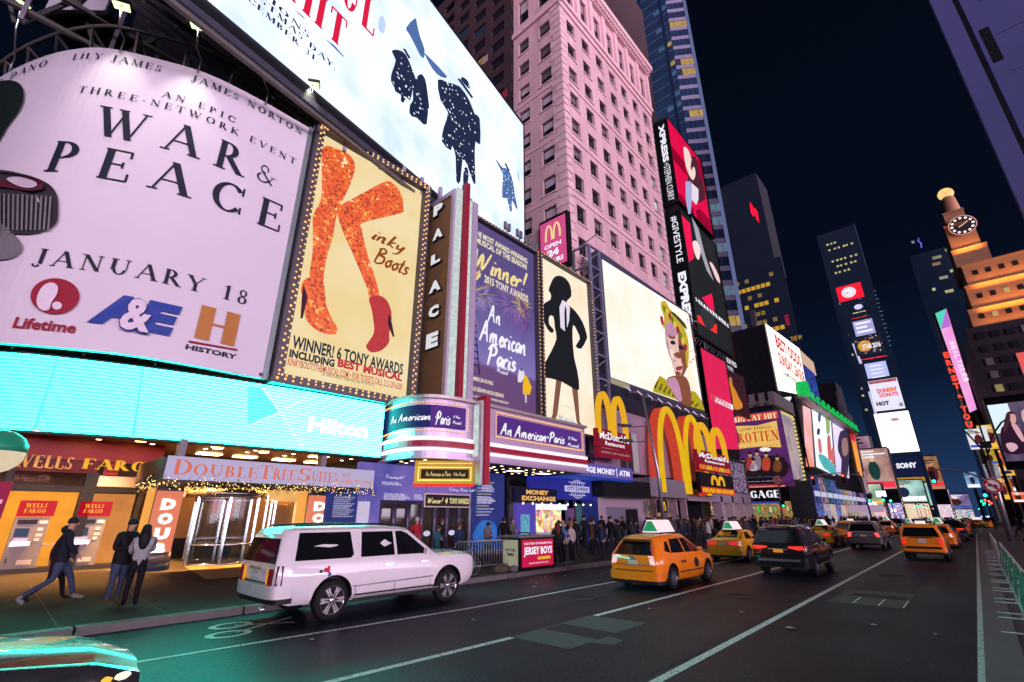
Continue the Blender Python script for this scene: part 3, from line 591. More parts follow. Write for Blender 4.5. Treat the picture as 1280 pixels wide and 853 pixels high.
pl = Plane(at_z(58, 13, 22.6), at_z(130, 14, 22.6) - at_z(58, 13, 22.6)); a1, _ = pl.px(130, 14)
slab(m, pl, -.1, 0, a1, 1.6, mat((.55, .50, .56), .5), -.1, 0); m.build('panel', bx); m = MB(); slab(m, pl, -.15, -.3, a1 + .3, -.02, BLACK, -1.6, .05); m.build('housing', bx)
ov = thing('oval_sign', 'white oval sign with dark rim and lettering hanging under the screen', 'sign', (-22, 2, 23.5))
pl = Plane((-21.2, 0, 0), (0, 1, 0)); a0, b0 = pl.px(205, -9); a1, b1 = pl.px(249, 22); m = MB()
e = Vector((a1 - a0, b1 - b0)); L_ = e.length; e.normalize(); nrm = Vector((-e.y, e.x)); cc = Vector(((a0 + a1) / 2, (b0 + b1) / 2))
def capsule(w, h): return [tuple(cc + Vector(((w - h) * (1 if math.cos(t) > 0 else -1) + h * math.cos(t), h * math.sin(t)))) for t in [6.2832 * (i + .5) / 28 for i in range(28)]]
m.prism([pl.p(*q, -.1) for q in capsule(1.35, .47)], (.1, 0, 0), BLACK); m.build('rim', ov); m = MB(); paint(m, pl, capsule(1.24, .37), glow('d8d0dc', .8), .01, False); m.build('face', ov)
m = MB(); write(m, pl, sans('the floor', bold=.03), (cc.x - 1.05, cc.y - .2), (cc.x + 1.05, cc.y + .22), INK, .02, False); m.build('lettering', ov)

# teal screen
hs = thing('led_screen', 'long curved teal and white screen above the hotel entrance with a pale hotel name', 'screen', (-20.5, 3, 4.7))
m = MB(); A1 = HC.L[-1]; slab(m, HC, .2, 4.62, A1, 7.24, BLACK, -.5, -.03, 30); m.build('housing', hs)
m = MB(); n_ = 36
for i in range(n_):
    t = i / (n_ - 1); r_ = (.17 + .60 * max(0, (t - .30) / .70)) / TEAL
    p, q = .3 + (A1 - .34) * i / n_, .3 + (A1 - .34) * (i + 1) / n_
    m.add([HC.p(p, 4.7, 0), HC.p(q, 4.7, 0), HC.p(q, 7.16, 0), HC.p(p, 7.16, 0)], [[0, 1, 2, 3]], glow((round(r_, 4), .92, .52 + .25 * round(t, 1)), TEAL, True, .06, 1.0))
m.build('display', hs)
m = MB()
for k in range(20): slab(m, HC, .3, 4.72 + .1225 * k, A1 - .04, 4.732 + .1225 * k, BLACK, .022, .10, 26)
m.build('row_shades', hs)  # fins added to cut the screen's steep downward light onto the near pavement
m = MB(); zh = zc(320, 430, 5.818); P1 = glow((.7 / TEAL, .98, .85), TEAL); P2 = glow((.22 / TEAL, .93, .62), TEAL); P3 = glow((1 / TEAL, 1, 1), TEAL)
paint(m, HC, zh(42, 322, 365, 388, 178, 488), P1, .012); paint(m, HC, zh(-60, 305, 30, 320, 165, 490, -60, 590), P2, .012); paint(m, HC, zh(-60, 592, 168, 500, 176, 507, -60, 604), P3, .016)
paint(m, HC, zh(170, 500, 182, 500, 345, 752, 325, 752), P3, .016); paint(m, HC, zh(182, 500, 370, 390, 900, 470, 880, 810, 345, 752), P1, .012)
paint(m, HC, zh(42, 322, 56, 322, 180, 496, 166, 500), P3, .018); paint(m, HC, zh(368, 384, 374, 392, 184, 500, 176, 492), P3, .018)
for px0, px1 in (((71, 450), (41, 538)), ((178, 460), (165, 545))): (a, b), (c, d) = HC.px(*px0), HC.px(*px1); m.add([HC.p(a, b, .012), HC.p(a + .03, b, .012), HC.p(c + .06, d, .012), HC.p(c, d, .012)], [[0, 1, 2, 3]], glow((.003, .8, .55), TEAL))
write(m, HC, sans('Hilton', bold=.02), zh(378, 634)[0], zh(815, 588)[0], glow((.8, 1, 1), TEAL), .02); m.build('lettering', hs)

# long snowy screen, set at an angle above the posters
_a = R(-11.5); SN = Plane((-23, 27, 0), (math.sin(_a), math.cos(_a), 0))
ss = thing('led_screen', 'giant snowy white screen with dark walking figures above the theatre posters', 'screen', (-23, 20, 21.5))
m = MB(); slab(m, SN, -32, 20.9, -.3, 37.1, BLACK, -.6, -.06); m.build('housing', ss)
m = MB(); a1 = SN.px(654, 170)[0]; m.add([SN.p(-32, 21.4), SN.p(a1, 21.6), SN.p(a1, 36.6), SN.p(-32, 36.9)], [[0, 1, 2, 3]], glow((.74, .81, .97), 1.5, True, .05, 6, 0, (.50, .60, .86), .30)); m.build('display', ss)
m = MB(); m.bar(SN.p(-32, 20.6, -.2), SN.p(-.4, 20.9, -.2), .35, mat((.06, .065, .09), .5, .3)); m.bar(SN.p(-32, 19.9, .1), SN.p(-8, 20.2, .1), .2, RUST); m.build('lower_truss', ss)
zA, zB, zC_, zD = zc(240, 0, 5.818), zc(440, 0, 5.818), zc(380, 100, 5.818), zc(520, 200, 7.111)
SB, SB2, SRED, SINK = glow('1c2a4a', .9, False, .9, 14), glow('4f6fa8', 1.0, False, .7, 8), glow('d8123c', 1.1, False, .25, 10), glow('20263c', .8)
m = MB()
for txt, lb, rt in (('PRESENTATIONS', (200, 0), (852, 245)), ('THEATERS CHRISTMAS DAY.', (80, 0), (1045, 480)), ('EVERYWHERE DECEMBER 31.', (20, -110), (918, 430))):
    a1_, b1_ = SN.px(*zA(*rt)[0]); a0_, b0_ = SN.px(*zA(rt[0] + 4, rt[1] + 46)[0])
    ln = {'PRESENTATIONS': 7.0, 'THEATERS CHRISTMAS DAY.': 9.6, 'EVERYWHERE DECEMBER 31.': 9.2}[txt]
    write(m, SN, serif(txt, .1, 1.3), (a1_ - ln, b0_), (a1_, b1_), SINK, .03, False)
for txt, lb, rt in (('IT', (905, 205), (1130, 165)),):
    a0_, b0_ = SN.px(*zA(1010, 275)[0]); a1_, b1_ = SN.px(*zA(1130, 165)[0]); write(m, SN, serif('HIT', .12, 1.5), (a1_ - 3.3, b0_ - .1), (a1_, b0_ + 2.1), SRED, .03, False)
a0_, b0_ = SN.px(*zB(135, 255)[0]); write(m, SN, serif('ULFUL', .12, 1.5), (a0_ - 6.2, b0_), (a0_ + .2, b0_ + 2.6), SRED, .03, False)
m.build('lettering', ss)
m = MB()
def sp(f, *q, mt=None, d=.03, sm=2): paint(m, SN, f(*q), mt or SB, d, True, sm)
sp(zB, 285, 375, 330, 365, 390, 400, 440, 520, 465, 600, 440, 650, 420, 735, 385, 700, 375, 750, 350, 735, 355, 690, 320, 660, 280, 590, 290, 520, 315, 440, mt=SB)
sp(zB, 365, 355, 385, 358, 425, 425, 410, 430, sm=0); sp(zB, 465, 570, 500, 540, 530, 580, 545, 660, 560, 790, 548, 780, 530, 690, 535, 849, 430, 849, 415, 790, 440, 740, 440, 640)
sp(zC_, 765, 190, 830, 100, 880, 60, 900, 150, 890, 325, 840, 300, 790, 245); sp(zC_, 640, 0, 760, 0, 775, 90, 720, 165, 700, 110, 660, 85, sm=0)
sp(zB, 390, 205, 455, 135, 470, 170, 490, 260, 525, 360, 520, 425, 490, 400, 450, 320, 410, 245, mt=SB2); sp(zB, 525, 395, 560, 420, 690, 560, 640, 560, 580, 500, mt=SB2); sp(zB, 195, 140, 215, 115, 240, 160, 240, 200, 225, 250, 190, 210, mt=glow('b4c8f0', 1.2, False, .3, 6))
sp(zC_, 970, 0, 1040, 20, 1130, 50, 1200, 150, 1240, 250, 1275, 280, 1280, 470, 1245, 450, 1240, 580, 1245, 750, 1225, 740, 1180, 610, 1150, 590, 1135, 740, 1105, 735, 1100, 560, 1075, 480, 1065, 515, 1000, 450, 1015, 340, 1045, 240, 990, 150)
sp(zC_, 1110, -10, 1135, -5, 1230, 130, 1215, 135, sm=0); sp(zC_, 1150, -20, 1190, 10, 1205, 65, 1180, 50, 1140, 0); sp(zC_, 1160, 650, 1185, 640, 1195, 700, 1180, 775, 1155, 760)
sp(zD, 705, 0, 720, 10, 765, 70, 800, 75, 835, 120, 860, 200, 880, 330, 900, 430, 885, 430, 850, 360, 850, 455, 830, 450, 805, 340, 765, 340, 765, 220, 770, 130, 745, 80, mt=SB2, sm=2); sp(zD, 780, 30, 800, 35, 832, 100, 820, 105, sm=0, mt=SB)
sp(zD, 900, 110, 915, 120, 918, 200, 900, 170, mt=glow('b4c8f0', 1.2, False, .3, 6)); sp(zA, 960, 280, 1030, 330, 1105, 415, 1095, 415, sm=0, mt=SB2); sp(zA, 740, 75, 780, 100, 830, 145, 800, 130, sm=0, mt=SB2)
r_ = random.Random(3)
for k in range(230):                                                 # snowflakes over the figures
    x, y = (zC_(r_.uniform(1000, 1245), r_.uniform(20, 740))[0] if k < 120 else zB(r_.uniform(290, 540), r_.uniform(380, 840))[0] if k < 180 else zD(r_.uniform(765, 890), r_.uniform(90, 430))[0])
    a, b = SN.px(x, y); s_ = r_.uniform(.03, .10); paint(m, SN, [(a - s_, b), (a, b - s_), (a + s_, b), (a, b + s_)], glow('e8f0ff', 1.3), .05, False)
m.build('walking_figures', ss)

# ------------------------------------------------------------------ bank front and hotel entrance under the soffit
FX = Plane((-23, 0, 0), (0, 1, 0)); WARM = (1.0, .50, .14)
bank = thing('bank', 'bank front with dark red sign band and two cash machines in orange lit bays', 'bank', (-23, 2.3, .4))
m = MB(); REDS = mat((.16, .012, .012), .45)
slab(m, FX, -1.2, 3.98, 4.75, 4.73, REDS, -.2, 0); slab(m, FX, -1.2, 3.56, 2.9, 3.97, mat((.10, .012, .014), .5), -.25, -.06); m.build('sign_band', bank)
zW = zc(0, 540, 4.741); m = MB(); YEL = glow('ffb52a', .95); YD = mat((.55, .34, .08), .5)
write(m, FX, serif('WELLS', .05, 1.5), zW(72, 206)[0], zW(442, 150)[0], YD, .03); write(m, FX, serif('FARGO', .05, 1.5), zW(482, 218)[0], zW(965, 186)[0], YEL, .03)
write(m, FX, sans('24 Hour ATM'), zW(70, 292)[0], zW(302, 258)[0], mat((.10, .05, .06), .5), .0 - .04); m.build('lettering', bank)
m = MB()
for a, b in ((-.9, -.65), (.62, .78), (2.62, 2.98), (4.28, 4.42)): slab(m, FX, a, .3, b, 3.58, BLACK, -.2, .02)
slab(m, FX, -1.2, 2.92, 4.6, 3.12, BLACK, -.2, 0); slab(m, FX, -.65, .3, 4.3, .55, mat((.03, .028, .03), .4), -.3, .03); m.build('frame', bank)
OR_ = glow((1.0, .36, .03), .95, True, .5, 1.0); OR2 = glow((1.0, .36, .08), .62, True, .4, 1.5)
m = MB(); slab(m, FX, .78, .55, 2.62, 2.92, OR_, -.55, -.5); m.build('lit_back_panel', bank)
m = MB(); slab(m, FX, 2.98, .55, 4.28, 2.9, OR2, -.55, -.5); slab(m, FX, -.65, .55, .62, 2.9, OR2, -.55, -.5); m.build('lit_back_panel', bank)
m = MB(); slab(m, FX, 2.98, 3.14, 4.6, 3.5, mat((.45, .36, .28), .35, .4), -.2, -.05); slab(m, FX, 3.05, 3.14 + .4, 3.5, 3.96, REDS, -.2, -.05); m.build('transom_panel', bank)
m = MB(); slab(m, FX, 2.02, 1.25, 2.6, 1.28, STEEL, -.1, .02); slab(m, FX, -.62, 1.9, .6, 1.94, STEEL, -.1, .05); m.build('door_bar', bank)
ATM = mat((.20, .18, .16), .4, .2); SCR = glow((.03, .06, .12), 1.0)
def cash_machine(y0, label):
    t = thing('cash_machine', label, 'cash machine', (-23.1, y0 + .42, .55), 'cash machines in the bank front'); p = Plane((-23.0, y0, 0), (0, 1, 0))
    m = MB(); slab(m, p, 0, .55, .84, 2.1, ATM, -.45, -.02); m.build('cabinet', t)
    m = MB(); slab(m, p, 0, 2.12, .9, 2.62, glow('d8102e', .95), -.45, .02); hd = m.build('header', t); m = MB()
    write(m, p, serif('WELLS', .05, 1.6), (.14, 2.40), (.66, 2.53), YEL, .035, False); write(m, p, serif('FARGO', .05, 1.6), (.14, 2.23), (.66, 2.36), YEL, .035, False); m.build('lettering', hd)
    m = MB(); slab(m, p, .07, 1.88, .55, 2.02, BLACK, 0, .015); slab(m, p, .08, 1.50, .42, 1.76, SCR, 0, .015); m.build('screen', t)
    m = MB(); slab(m, p, .05, 1.22, .52, 1.36, CHROME, 0, .16); slab(m, p, .1, 1.36, .45, 1.46, STEEL, 0, .05); m.build('keypad_shelf', t)
    m = MB()
    for z0, w in ((1.9, .2), (1.68, .14), (1.5, .16), (1.36, .12)): slab(m, p, .6, z0, .6 + w, z0 + .09, mat((.6, .55, .5), .4), 0, .012)
    m.build('slots', t); m = MB(); slab(m, p, .08, .72, .11, .86, BLACK, -.02, .01); slab(m, p, .35, .66, .7, .8, mat((.5, .45, .4), .5), -.02, .008); m.build('notice', t)
cash_machine(1.18, 'grey cash machine under a red header behind the man in the dark cap'); cash_machine(2.98 - .3, 'grey cash machine partly hidden by the dark pillar between the walking man and the couple')
gl = thing('globe_lamp', 'globe street lamp at the left edge glowing green on top and cream below', 'lamp', (-12.0, .6, 0)); gp = at_x(-3, 566, -14.2)
m = MB(); m.lathe((gp.x, gp.y, 0.15), [(.12, 0), (.06, .4), (.05, gp.z - .5), (.09, gp.z - .45)], BLACK, 10); m.build('post', gl)
m = MB(); m.ball((gp.x, gp.y, gp.z), (.42, .42, .40), glow((.9, .72, .5), .8), 18, 10); m.build('globe', gl); m = MB()
m.lathe((gp.x, gp.y, gp.z + .02), [(.44, 0), (.42, .14), (.33, .29), (.18, .39), (.02, .43)], mat((.02, .30, .16), .3), 18); m.build('cap', gl)
ps = thing('wall_sign', 'small magenta wall sign at the left edge of the pavement', 'sign', (-22.5, -.1, 2)); m = MB(); p = Plane((-22.2, 0, 0), (0, 1, 0)); a, b = p.px(6, 634); slab(m, p, a - .9, b - .35, a, b + .75, glow('a01048', .8), -.1, 0); m.build('panel', ps)
m = MB(); slab(m, p, a - .7, b + .1, a - .1, b + .22, glow('f0c0d8', .9), 0, .01); m.build('lettering', ps)

can = thing('entrance_canopy', 'lavender hotel name board above a garland of fairy lights', 'canopy', (-18, 7.4, 3.2)); CP = Plane((-18, 0, 0), (0, 1, 0))
m = MB(); slab(m, CP, 3.86, 3.2, 11.12, 3.9, glow('c9bbe2', .80, True, .06, 2), -.12, 0); m.build('name_board', can)
m = MB(); m.box((-21.5, 3.8, 3.16), (-18.13, 11.1, 3.86), mat((.05, .035, .03), .5)); m.build('body', can)
zd = zc(170, 560, 4.129); CORAL = glow('e8785a', .85); m = MB()
ca, cb = CP.px(*zd(190, 138)[0]); c2, d2 = CP.px(*zd(1045, 102)[0]); h_ = .40
def small(txt, a0, a1, big=True):
    z0 = 3.345
    write(m, CP, serif(txt[0], .05, 1.1), (a0, z0), (a0 + .17 * len(txt) ** .3 * 1.6, z0 + .46), CORAL, .02, False)
    write(m, CP, serif(txt[1:], .05, 1.1), (a0 + .17 * len(txt) ** .3 * 1.6 + .06, z0), (a1, z0 + .36), CORAL, .02, False)
w_ = c2 - ca; small('DOUBLE', ca, ca + w_ * .455); small('TREE', ca + w_ * .465, ca + w_ * .70); small('SUITES', ca + w_ * .715, ca + w_)
p0 = CP.px(*zd(1062, 185)[0]); p1 = CP.px(*zd(1205, 168)[0]); write(m, CP, sans('HILTON'), (p0[0], 3.33), (p1[0] + .05, 3.48), CORAL, .02, False); write(m, CP, sans('BY'), (p0[0], 3.55), (p0[0] + .32, 3.70), CORAL, .02, False); m.build('lettering', can)
pl = Plane((-21.4, 3.79, 0), (1, 0, 0)); m = MB(); write(m, pl, sans('DoubleTree', bold=.02), (.9, 3.40), (3.0, 3.56), mat((.25, .08, .05), .5), .02, False); m.build('side_lettering', can)
ga = thing('garland', 'dark green garland dotted with fairy lights along the canopy edge', 'garland', (-18, 7.5, 3.1)); r_ = random.Random(5); m = MB(); NEED = mat((.012, .035, .018), .8, 0, .5, 20)
run = [Vector((-20.6 + 2.5 * i / 14, 3.74, 3.08)) for i in range(15)] + [Vector((-17.9, 3.8 + 7.3 * i / 60, 3.08 - .05 * abs(math.sin(i * .35)))) for i in range(61)]
for q in run:
    for k in range(22):
        d = Vector((r_.gauss(0, .08), r_.gauss(0, .09), r_.gauss(0, .085))); e = Vector((r_.uniform(-1, 1), r_.uniform(-1, 1), r_.uniform(-1, 1))).normalized() * .09; f = e.cross(Vector((.3, .5, .8))).normalized() * .014
        m.add([q + d - f, q + d + f, q + d + e], [[0, 1, 2]], NEED)
m.build('foliage', ga); m = MB()
for q in run:
    for k in range(5): m.bulb(q + Vector((r_.gauss(.05, .07), r_.gauss(0, .09), r_.gauss(0, .085))), .011 + .006 * r_.random(), glow((1, .72, .22), 4) if r_.random() < .9 else glow((1, .1, .05), 3))
tag(m.build('fairy_lights', ga), kind='stuff')
SALM = glow((1.0, .27, .15), .78, True, .12, 1.5)
def pylon(px0, px1, label, txt):
    p = Plane((-21.3, 0, 0), (0, 1, 0)); a0, a1 = p.px(px0, 640)[0], p.px(px1, 640)[0]
    t = thing('lit_column', label, 'column', (-21.6, (a0 + a1) / 2, .35), 'lit columns beside the hotel doors'); m = MB()
    c = (-21.75, (a0 + a1) / 2 , .34); m.lathe(c, [(.56, 0), (.56, .26)], mat((.03, .05, .10), .4), 24); m.lathe((c[0], c[1], .60), [(.54, 0), (.54, .34)], mat((.22, .2, .21), .35, .5), 24); m.build('base', t)
    m = MB(); m.box((-22.1, a0 - .14, .94), (-21.45, a0 - .02, 3.1), glow((1.0, .42, .08), .9)); m.box((-22.1, a0, .94), (-21.36, a1, 3.14), GREYM); m.build('core', t)
    m = MB(); slab(m, p, a0, .94, a1, 2.98, SALM, -.05, 0); m.build('lit_panel', t); m = MB(); w = a1 - a0; WH = glow((1, .86, .86), 2.2); bl = glow((1, .42, .32), 1.2)
    for k, ch in enumerate(txt):
        z0 = 2.76 - .49 * (k + 1) + .08
        for q, (e, mt, d) in enumerate(((.03, bl, .012), (0, WH, .02))): write(m, p, sans(ch, bold=.06 + e), (a0 + w * .26 - e, z0 - e), (a0 + w * .78 + e, z0 + .36 + e), mt, d, False)
    m.build('lettering', t)
pylon(190.5, 224.5, 'salmon lit column with glowing capitals between the couple and the revolving door', 'DOUB'); pylon(384, 412.5, 'salmon lit column with glowing capitals right of the revolving door, behind the white car', 'DOUB')
lob = thing('hotel_lobby', 'warm gold lit hotel lobby behind the glass doors', 'lobby', (-25, 8.5, .35)); m = MB(); GOLDW = glow((1.0, .50, .16), .8, True, .35, 1.2); GOLDB = glow((1.0, .62, .28), 1.1, True, .5, 3)
m.box((-25.9, 4.9, .3), (-25.8, 12.4, 3.9), mat((.40, .24, .10), .4)); m.box((-25.8, 4.9, .3), (-23.2, 5.0, 3.2), mat((.40, .24, .10), .4)); m.build('back_wall', lob)
m = MB(); m.box((-23.4, 9.0, 2.75), (-23.0, 12.5, 3.2), GOLDW); m.box((-23.4, 5.7, 2.85), (-23.0, 9.0, 3.25), mat((.5, .42, .34), .15, .8)); m.build('door_header', lob)
m = MB(); m.box((-23.9, 10.6, .4), (-23.8, 11.6, 2.75), GOLDB); m.build('shop_window', lob); m = MB(); m.box((-24.1, 9.4, .35), (-24.0, 10.5, 2.8), mat((.36, .22, .10), .3)); m.build('inner_panel', lob)
m = MB(); m.box((-25.6, 6.2, .3), (-25.2, 8.6, 1.25), mat((.02, .02, .02), .3)); m.build('desk', lob)
for yy in (6.3, 7.8, 9.6, 11.2):
    m = MB(); m.box((-24.9, yy, 4.70), (-24.3, yy + .9, 4.735), glow((1.0, .55, .2), 24, True)); m.build('ceiling_light', lob)
for yy in (6.2, 8.0, 10.2): m = MB(); m.box((-22.3, yy, 4.71), (-22.0, yy + .3, 4.735), glow((1.0, .44, .12), 60, True)); m.build('porch_light', lob)
for yy in (.4, 2.2, 3.6): m = MB(); m.box((-22.2, yy, 4.71), (-21.9, yy + .3, 4.735), glow((1.0, .42, .10), 60, True)); m.build('porch_light', lob)
rd = thing('revolving_door', 'chrome framed glass revolving door of the hotel entrance', 'door', (-22.6, 7.2, .36)); GLS = glass((.02, .03, .03), .35)
c = Vector((-22.9, 7.3, 0)); m = MB()
for k in range(4):
    a = R(25 + 90 * k); e = Vector((math.cos(a), math.sin(a), 0)); w = MB()
    for q in (.12, 1.28): w.bar(c + e * q + Vector((0, 0, .36)), c + e * q + Vector((0, 0, 2.78)), .07, CHROME)
    for z_ in (.42, 1.08, 1.3, 2.74): w.bar(c + e * .12 + Vector((0, 0, z_)), c + e * 1.28 + Vector((0, 0, z_)), .06, CHROME)
    w.add([c + e * .12 + Vector((0, 0, .4)), c + e * 1.28 + Vector((0, 0, .4)), c + e * 1.28 + Vector((0, 0, 2.74)), c + e * .12 + Vector((0, 0, 2.74))], [[0, 1, 2, 3]], GLS); w.build('door_wing', rd)
m = MB()
for a0, a1 in ((120, 215), (-60, 35)):
    P = [c + Vector((1.42 * math.cos(R(a0 + (a1 - a0) * i / 12)), 1.42 * math.sin(R(a0 + (a1 - a0) * i / 12)), 0)) for i in range(13)]
    for p, q in zip(P, P[1:]): m.add([p + Vector((0, 0, .4)), q + Vector((0, 0, .4)), q + Vector((0, 0, 2.8)), p + Vector((0, 0, 2.8))], [[0, 1, 2, 3]], GLS)
    for z_ in (.42, 1.1, 2.8): m.tube([p + Vector((0, 0, z_)) for p in P], .035, CHROME, 5)
    for p in (P[0], P[6], P[-1]): m.bar(p + Vector((0, 0, .36)), p + Vector((0, 0, 2.85)), .09, CHROME)
m.build('drum', rd); m = MB(); m.lathe((c.x, c.y, 2.83), [(1.5, 0), (1.5, .3)], mat((.5, .44, .38), .15, .8), 32); m.build('crown_ring', rd)
sd = thing('glass_door', 'chrome framed swing doors standing open right of the revolving door', 'door', (-22.9, 9.4, .36)); m = MB()
for yy in (8.95, 9.15, 10.75, 11.0): m.bar((-22.95, yy, .36), (-22.95, yy, 2.8), .08, CHROME)
for yy in (9.15, 10.95): m.bar((-22.95, yy, .4), (-21.9, yy - .25, .4), .06, CHROME); m.bar((-22.95, yy, 2.7), (-21.9, yy - .25, 2.7), .06, CHROME); m.bar((-21.9, yy - .25, .36), (-21.9, yy - .25, 2.74), .07, CHROME)
m.build('frame', sd)
for yy in (9.15, 10.95): m = MB(); m.add([(-22.95, yy, .4), (-21.9, yy - .25, .4), (-21.9, yy - .25, 2.7), (-22.95, yy, 2.7)], [[0, 1, 2, 3]], GLS); m.build('pane', sd)
mt_ = thing('entrance_mat', 'tan entrance carpet lying before the revolving door', 'mat', (-19.5, 7.6, .33)); m = MB()
CARP = mat((.34, .22, .10), .8, 0, .2, 6)
m.add([(-18.0, 5.6, pav_z(-18.0) + .02), (-18.0, 8.4, pav_z(-18.0) + .02), (-22, 8.2, pav_z(-22) + .02), (-22, 6.0, pav_z(-22) + .02)], [[0, 1, 2, 3]], CARP); m.build('carpet', mt_)

# ------------------------------------------------------------------ posters of the theatre
PX = Plane((-20, 0, 0), (0, 1, 0)); FRM = mat((.09, .085, .10), .45, .4); BULB = glow((1.0, .50, .17), 1.7)
thw = thing('theatre_building', 'dark theatre block behind the three tall show posters', 'building', (-25, 22, 0)); m = MB(); m.box((-45, 12.7, 4.3), (-20.8, 31.9, 20.6), STONE_D); m.build('wall', thw)
def bulb_border(t, p, a0, z0, a1, z1_, step, d, r=.055, sides='lrtb', rows=1):
    mb = MB(); r_ = random.Random(int(a0 * 10))
    for k in range(rows):
        o = k * .16
        def put(a, b): mb.bulb(p.p(a + r_.uniform(-.02, .02), b + r_.uniform(-.02, .02), d), r * r_.uniform(.75, 1.2), BULB)
        n = int((z1_ - z0) / step)
        for i in range(n + 1):
            if 'l' in sides: put(a0 + o, z0 + (z1_ - z0) * (i + .5 * k) / n)
            if 'r' in sides: put(a1 - o, z0 + (z1_ - z0) * (i + .5 * k) / n)
        n = int((a1 - a0) / step)
        for i in range(n + 1):
            if 't' in sides: put(a0 + (a1 - a0) * i / n, z1_ - o)
            if 'b' in sides: put(a0 + (a1 - a0) * i / n, z0 + o)
    tag(mb.build('bulb_border', t), kind='stuff')
def poster(name, label, a0, z0, a1, z1_, fw, back, dep=.35):
    t = thing(name, label, 'billboard', (-20, (a0 + a1) / 2, z0)); m = MB(); f = fw
    for (p, q, r_, s_) in ((a0 - f, z0 - f, a0, z1_ + f), (a1, z0 - f, a1 + f, z1_ + f), (a0, z0 - f, a1, z0), (a0, z1_, a1, z1_ + f)): slab(m, PX, p, q, r_, s_, FRM, -.6, dep)
    m.build('frame', t); m = MB(); slab(m, PX, a0, z0, a1, z1_, back, -.05, 0); m.build('panel', t); return t
kb = poster('theatre_poster', 'cream backlit poster of two glittering orange high heeled boots in a bulb lit frame', 7.47, 7.64, 13.74, 20.4, .42, glow('f5d99c', .95, True, .08, .5, 0, 'fbe6b8', .35))
bulb_border(kb, PX, 7.24, 7.4, 13.97, 20.66, .32, .40, .06, 'lrtb', 2)
def sparkle():
    m = bpy.data.materials.new('sequins'); m.use_nodes = True; nt = m.node_tree; b = nt.nodes['Principled BSDF']; L = nt.links; b.inputs['Base Color'].default_value = (.02, .01, .01, 1)
    tc = nt.nodes.new('ShaderNodeTexCoord'); v = nt.nodes.new('ShaderNodeTexVoronoi'); v.inputs['Scale'].default_value = 9; L.new(tc.outputs['Object'], v.inputs['Vector'])
    n = nt.nodes.new('ShaderNodeTexNoise'); n.inputs['Scale'].default_value = 1.3; n.inputs['Detail'].default_value = 3; L.new(tc.outputs['Object'], n.inputs['Vector'])
    s = nt.nodes.new('ShaderNodeSeparateXYZ'); L.new(v.outputs['Color'], s.inputs[0]); ad = nt.nodes.new('ShaderNodeMath'); ad.operation = 'ADD'; L.new(s.outputs['X'], ad.inputs[0]); L.new(n.outputs['Fac'], ad.inputs[1])
    r = nt.nodes.new('ShaderNodeValToRGB'); r.color_ramp.interpolation = 'CONSTANT'; e = r.color_ramp.elements; e[0].color = lin('a8320a') + (1,); e[1].position = .36; e[1].color = lin('d9480c') + (1,)
    for p, c in ((.52, 'ee5f10'), (.80, 'f07a1a'), (.90, 'ffb950'), (.965, 'fff0c0')): x = e.new(p); x.color = lin(c) + (1,)
    mu = nt.nodes.new('ShaderNodeMath'); mu.operation = 'MULTIPLY'; mu.inputs[1].default_value = .62; L.new(ad.outputs[0], mu.inputs[0])
    L.new(mu.outputs[0], r.inputs[0]); L.new(r.outputs[0], b.inputs['Emission Color']); b.inputs['Emission Strength'].default_value = 1.0; m.cycles.emission_sampling = 'NONE'; return m
SEQ = sparkle(); SHOE = glow('c23a3e', .95, False, .35, 8); HEEL = glow('4a2030', .8); BROWN = glow('9c4a12', .85); TEALI = glow('23333f', .8); REDI = glow('c8323c', .95)
m = MB()
BT1 = [(404, 184), (421, 187), (435, 193), (443, 204), (442, 218), (435, 237), (424, 259), (419, 277), (416, 296), (410, 315), (405, 338), (403, 352), (387, 348), (390, 320), (391, 290), (391, 270), (399, 255), (402, 240), (402, 215)]
SH1 = [(387, 347), (403, 351), (406, 368), (408, 383), (415, 400), (421, 410), (419, 418), (404, 417), (390, 409), (381, 396), (381, 380), (376, 365), (378, 353)]
BT2 = [(421, 263), (427, 256), (455, 241), (483, 227), (496, 235), (503, 249), (504, 262), (503, 266), (489, 270), (453, 279), (452, 287), (458, 315), (467, 343), (474, 371), (462, 375), (459, 362), (450, 340), (438, 312), (427, 287)]
SH2 = [(461, 373), (474, 370), (483, 376), (488, 387), (489, 400), (486, 418), (486, 428), (477, 438), (464, 441), (457, 434), (460, 428), (467, 416), (466, 400), (464, 387)]
paint(m, PX, BT1, SEQ, .02, True, 3); paint(m, PX, SH1, SEQ, .025, True, 3); paint(m, PX, BT2, SEQ, .03, True, 3); paint(m, PX, SH2, SHOE, .035, True, 3)
paint(m, PX, [(379, 355), (384, 372), (378, 398), (375, 399), (377, 368)], HEEL, .04); paint(m, PX, [(485, 392), (488, 398), (492.5, 421), (490.5, 422), (484, 406)], HEEL, .045); m.build('printed_boots', kb)
m = MB(); write(m, PX, brush('inky', .12, .3), z4(424, 530)[0], z4(568, 520)[0], BROWN, .03); write(m, PX, brush('Boots', .12, .3), z4(436, 604)[0], z4(584, 592)[0], BROWN, .03)
for txt, lb, rt, mt, bo in (('WINNER! 6 TONY AWARDS', (108, 114), (557, 176), TEALI, .03), ('INCLUDING', (98, 150), (283, 160), TEALI, .05), ('BEST MUSICAL', (292, 188), (553, 217), REDI, .05), ('KINKYBOOTSTHEMUSICAL.COM • FOR TICKETS CALL 212-239-6200', (92, 182), (552, 256), REDI, .01), ('AL HIRSCHFELD THEATRE, 302 W. 45TH ST', (230, 224), (440, 257), TEALI, .0)):
    write(m, PX, sans(txt, bold=bo), z5(*lb)[0], z5(*rt)[0], mt, .03)
m.build('lettering', kb)

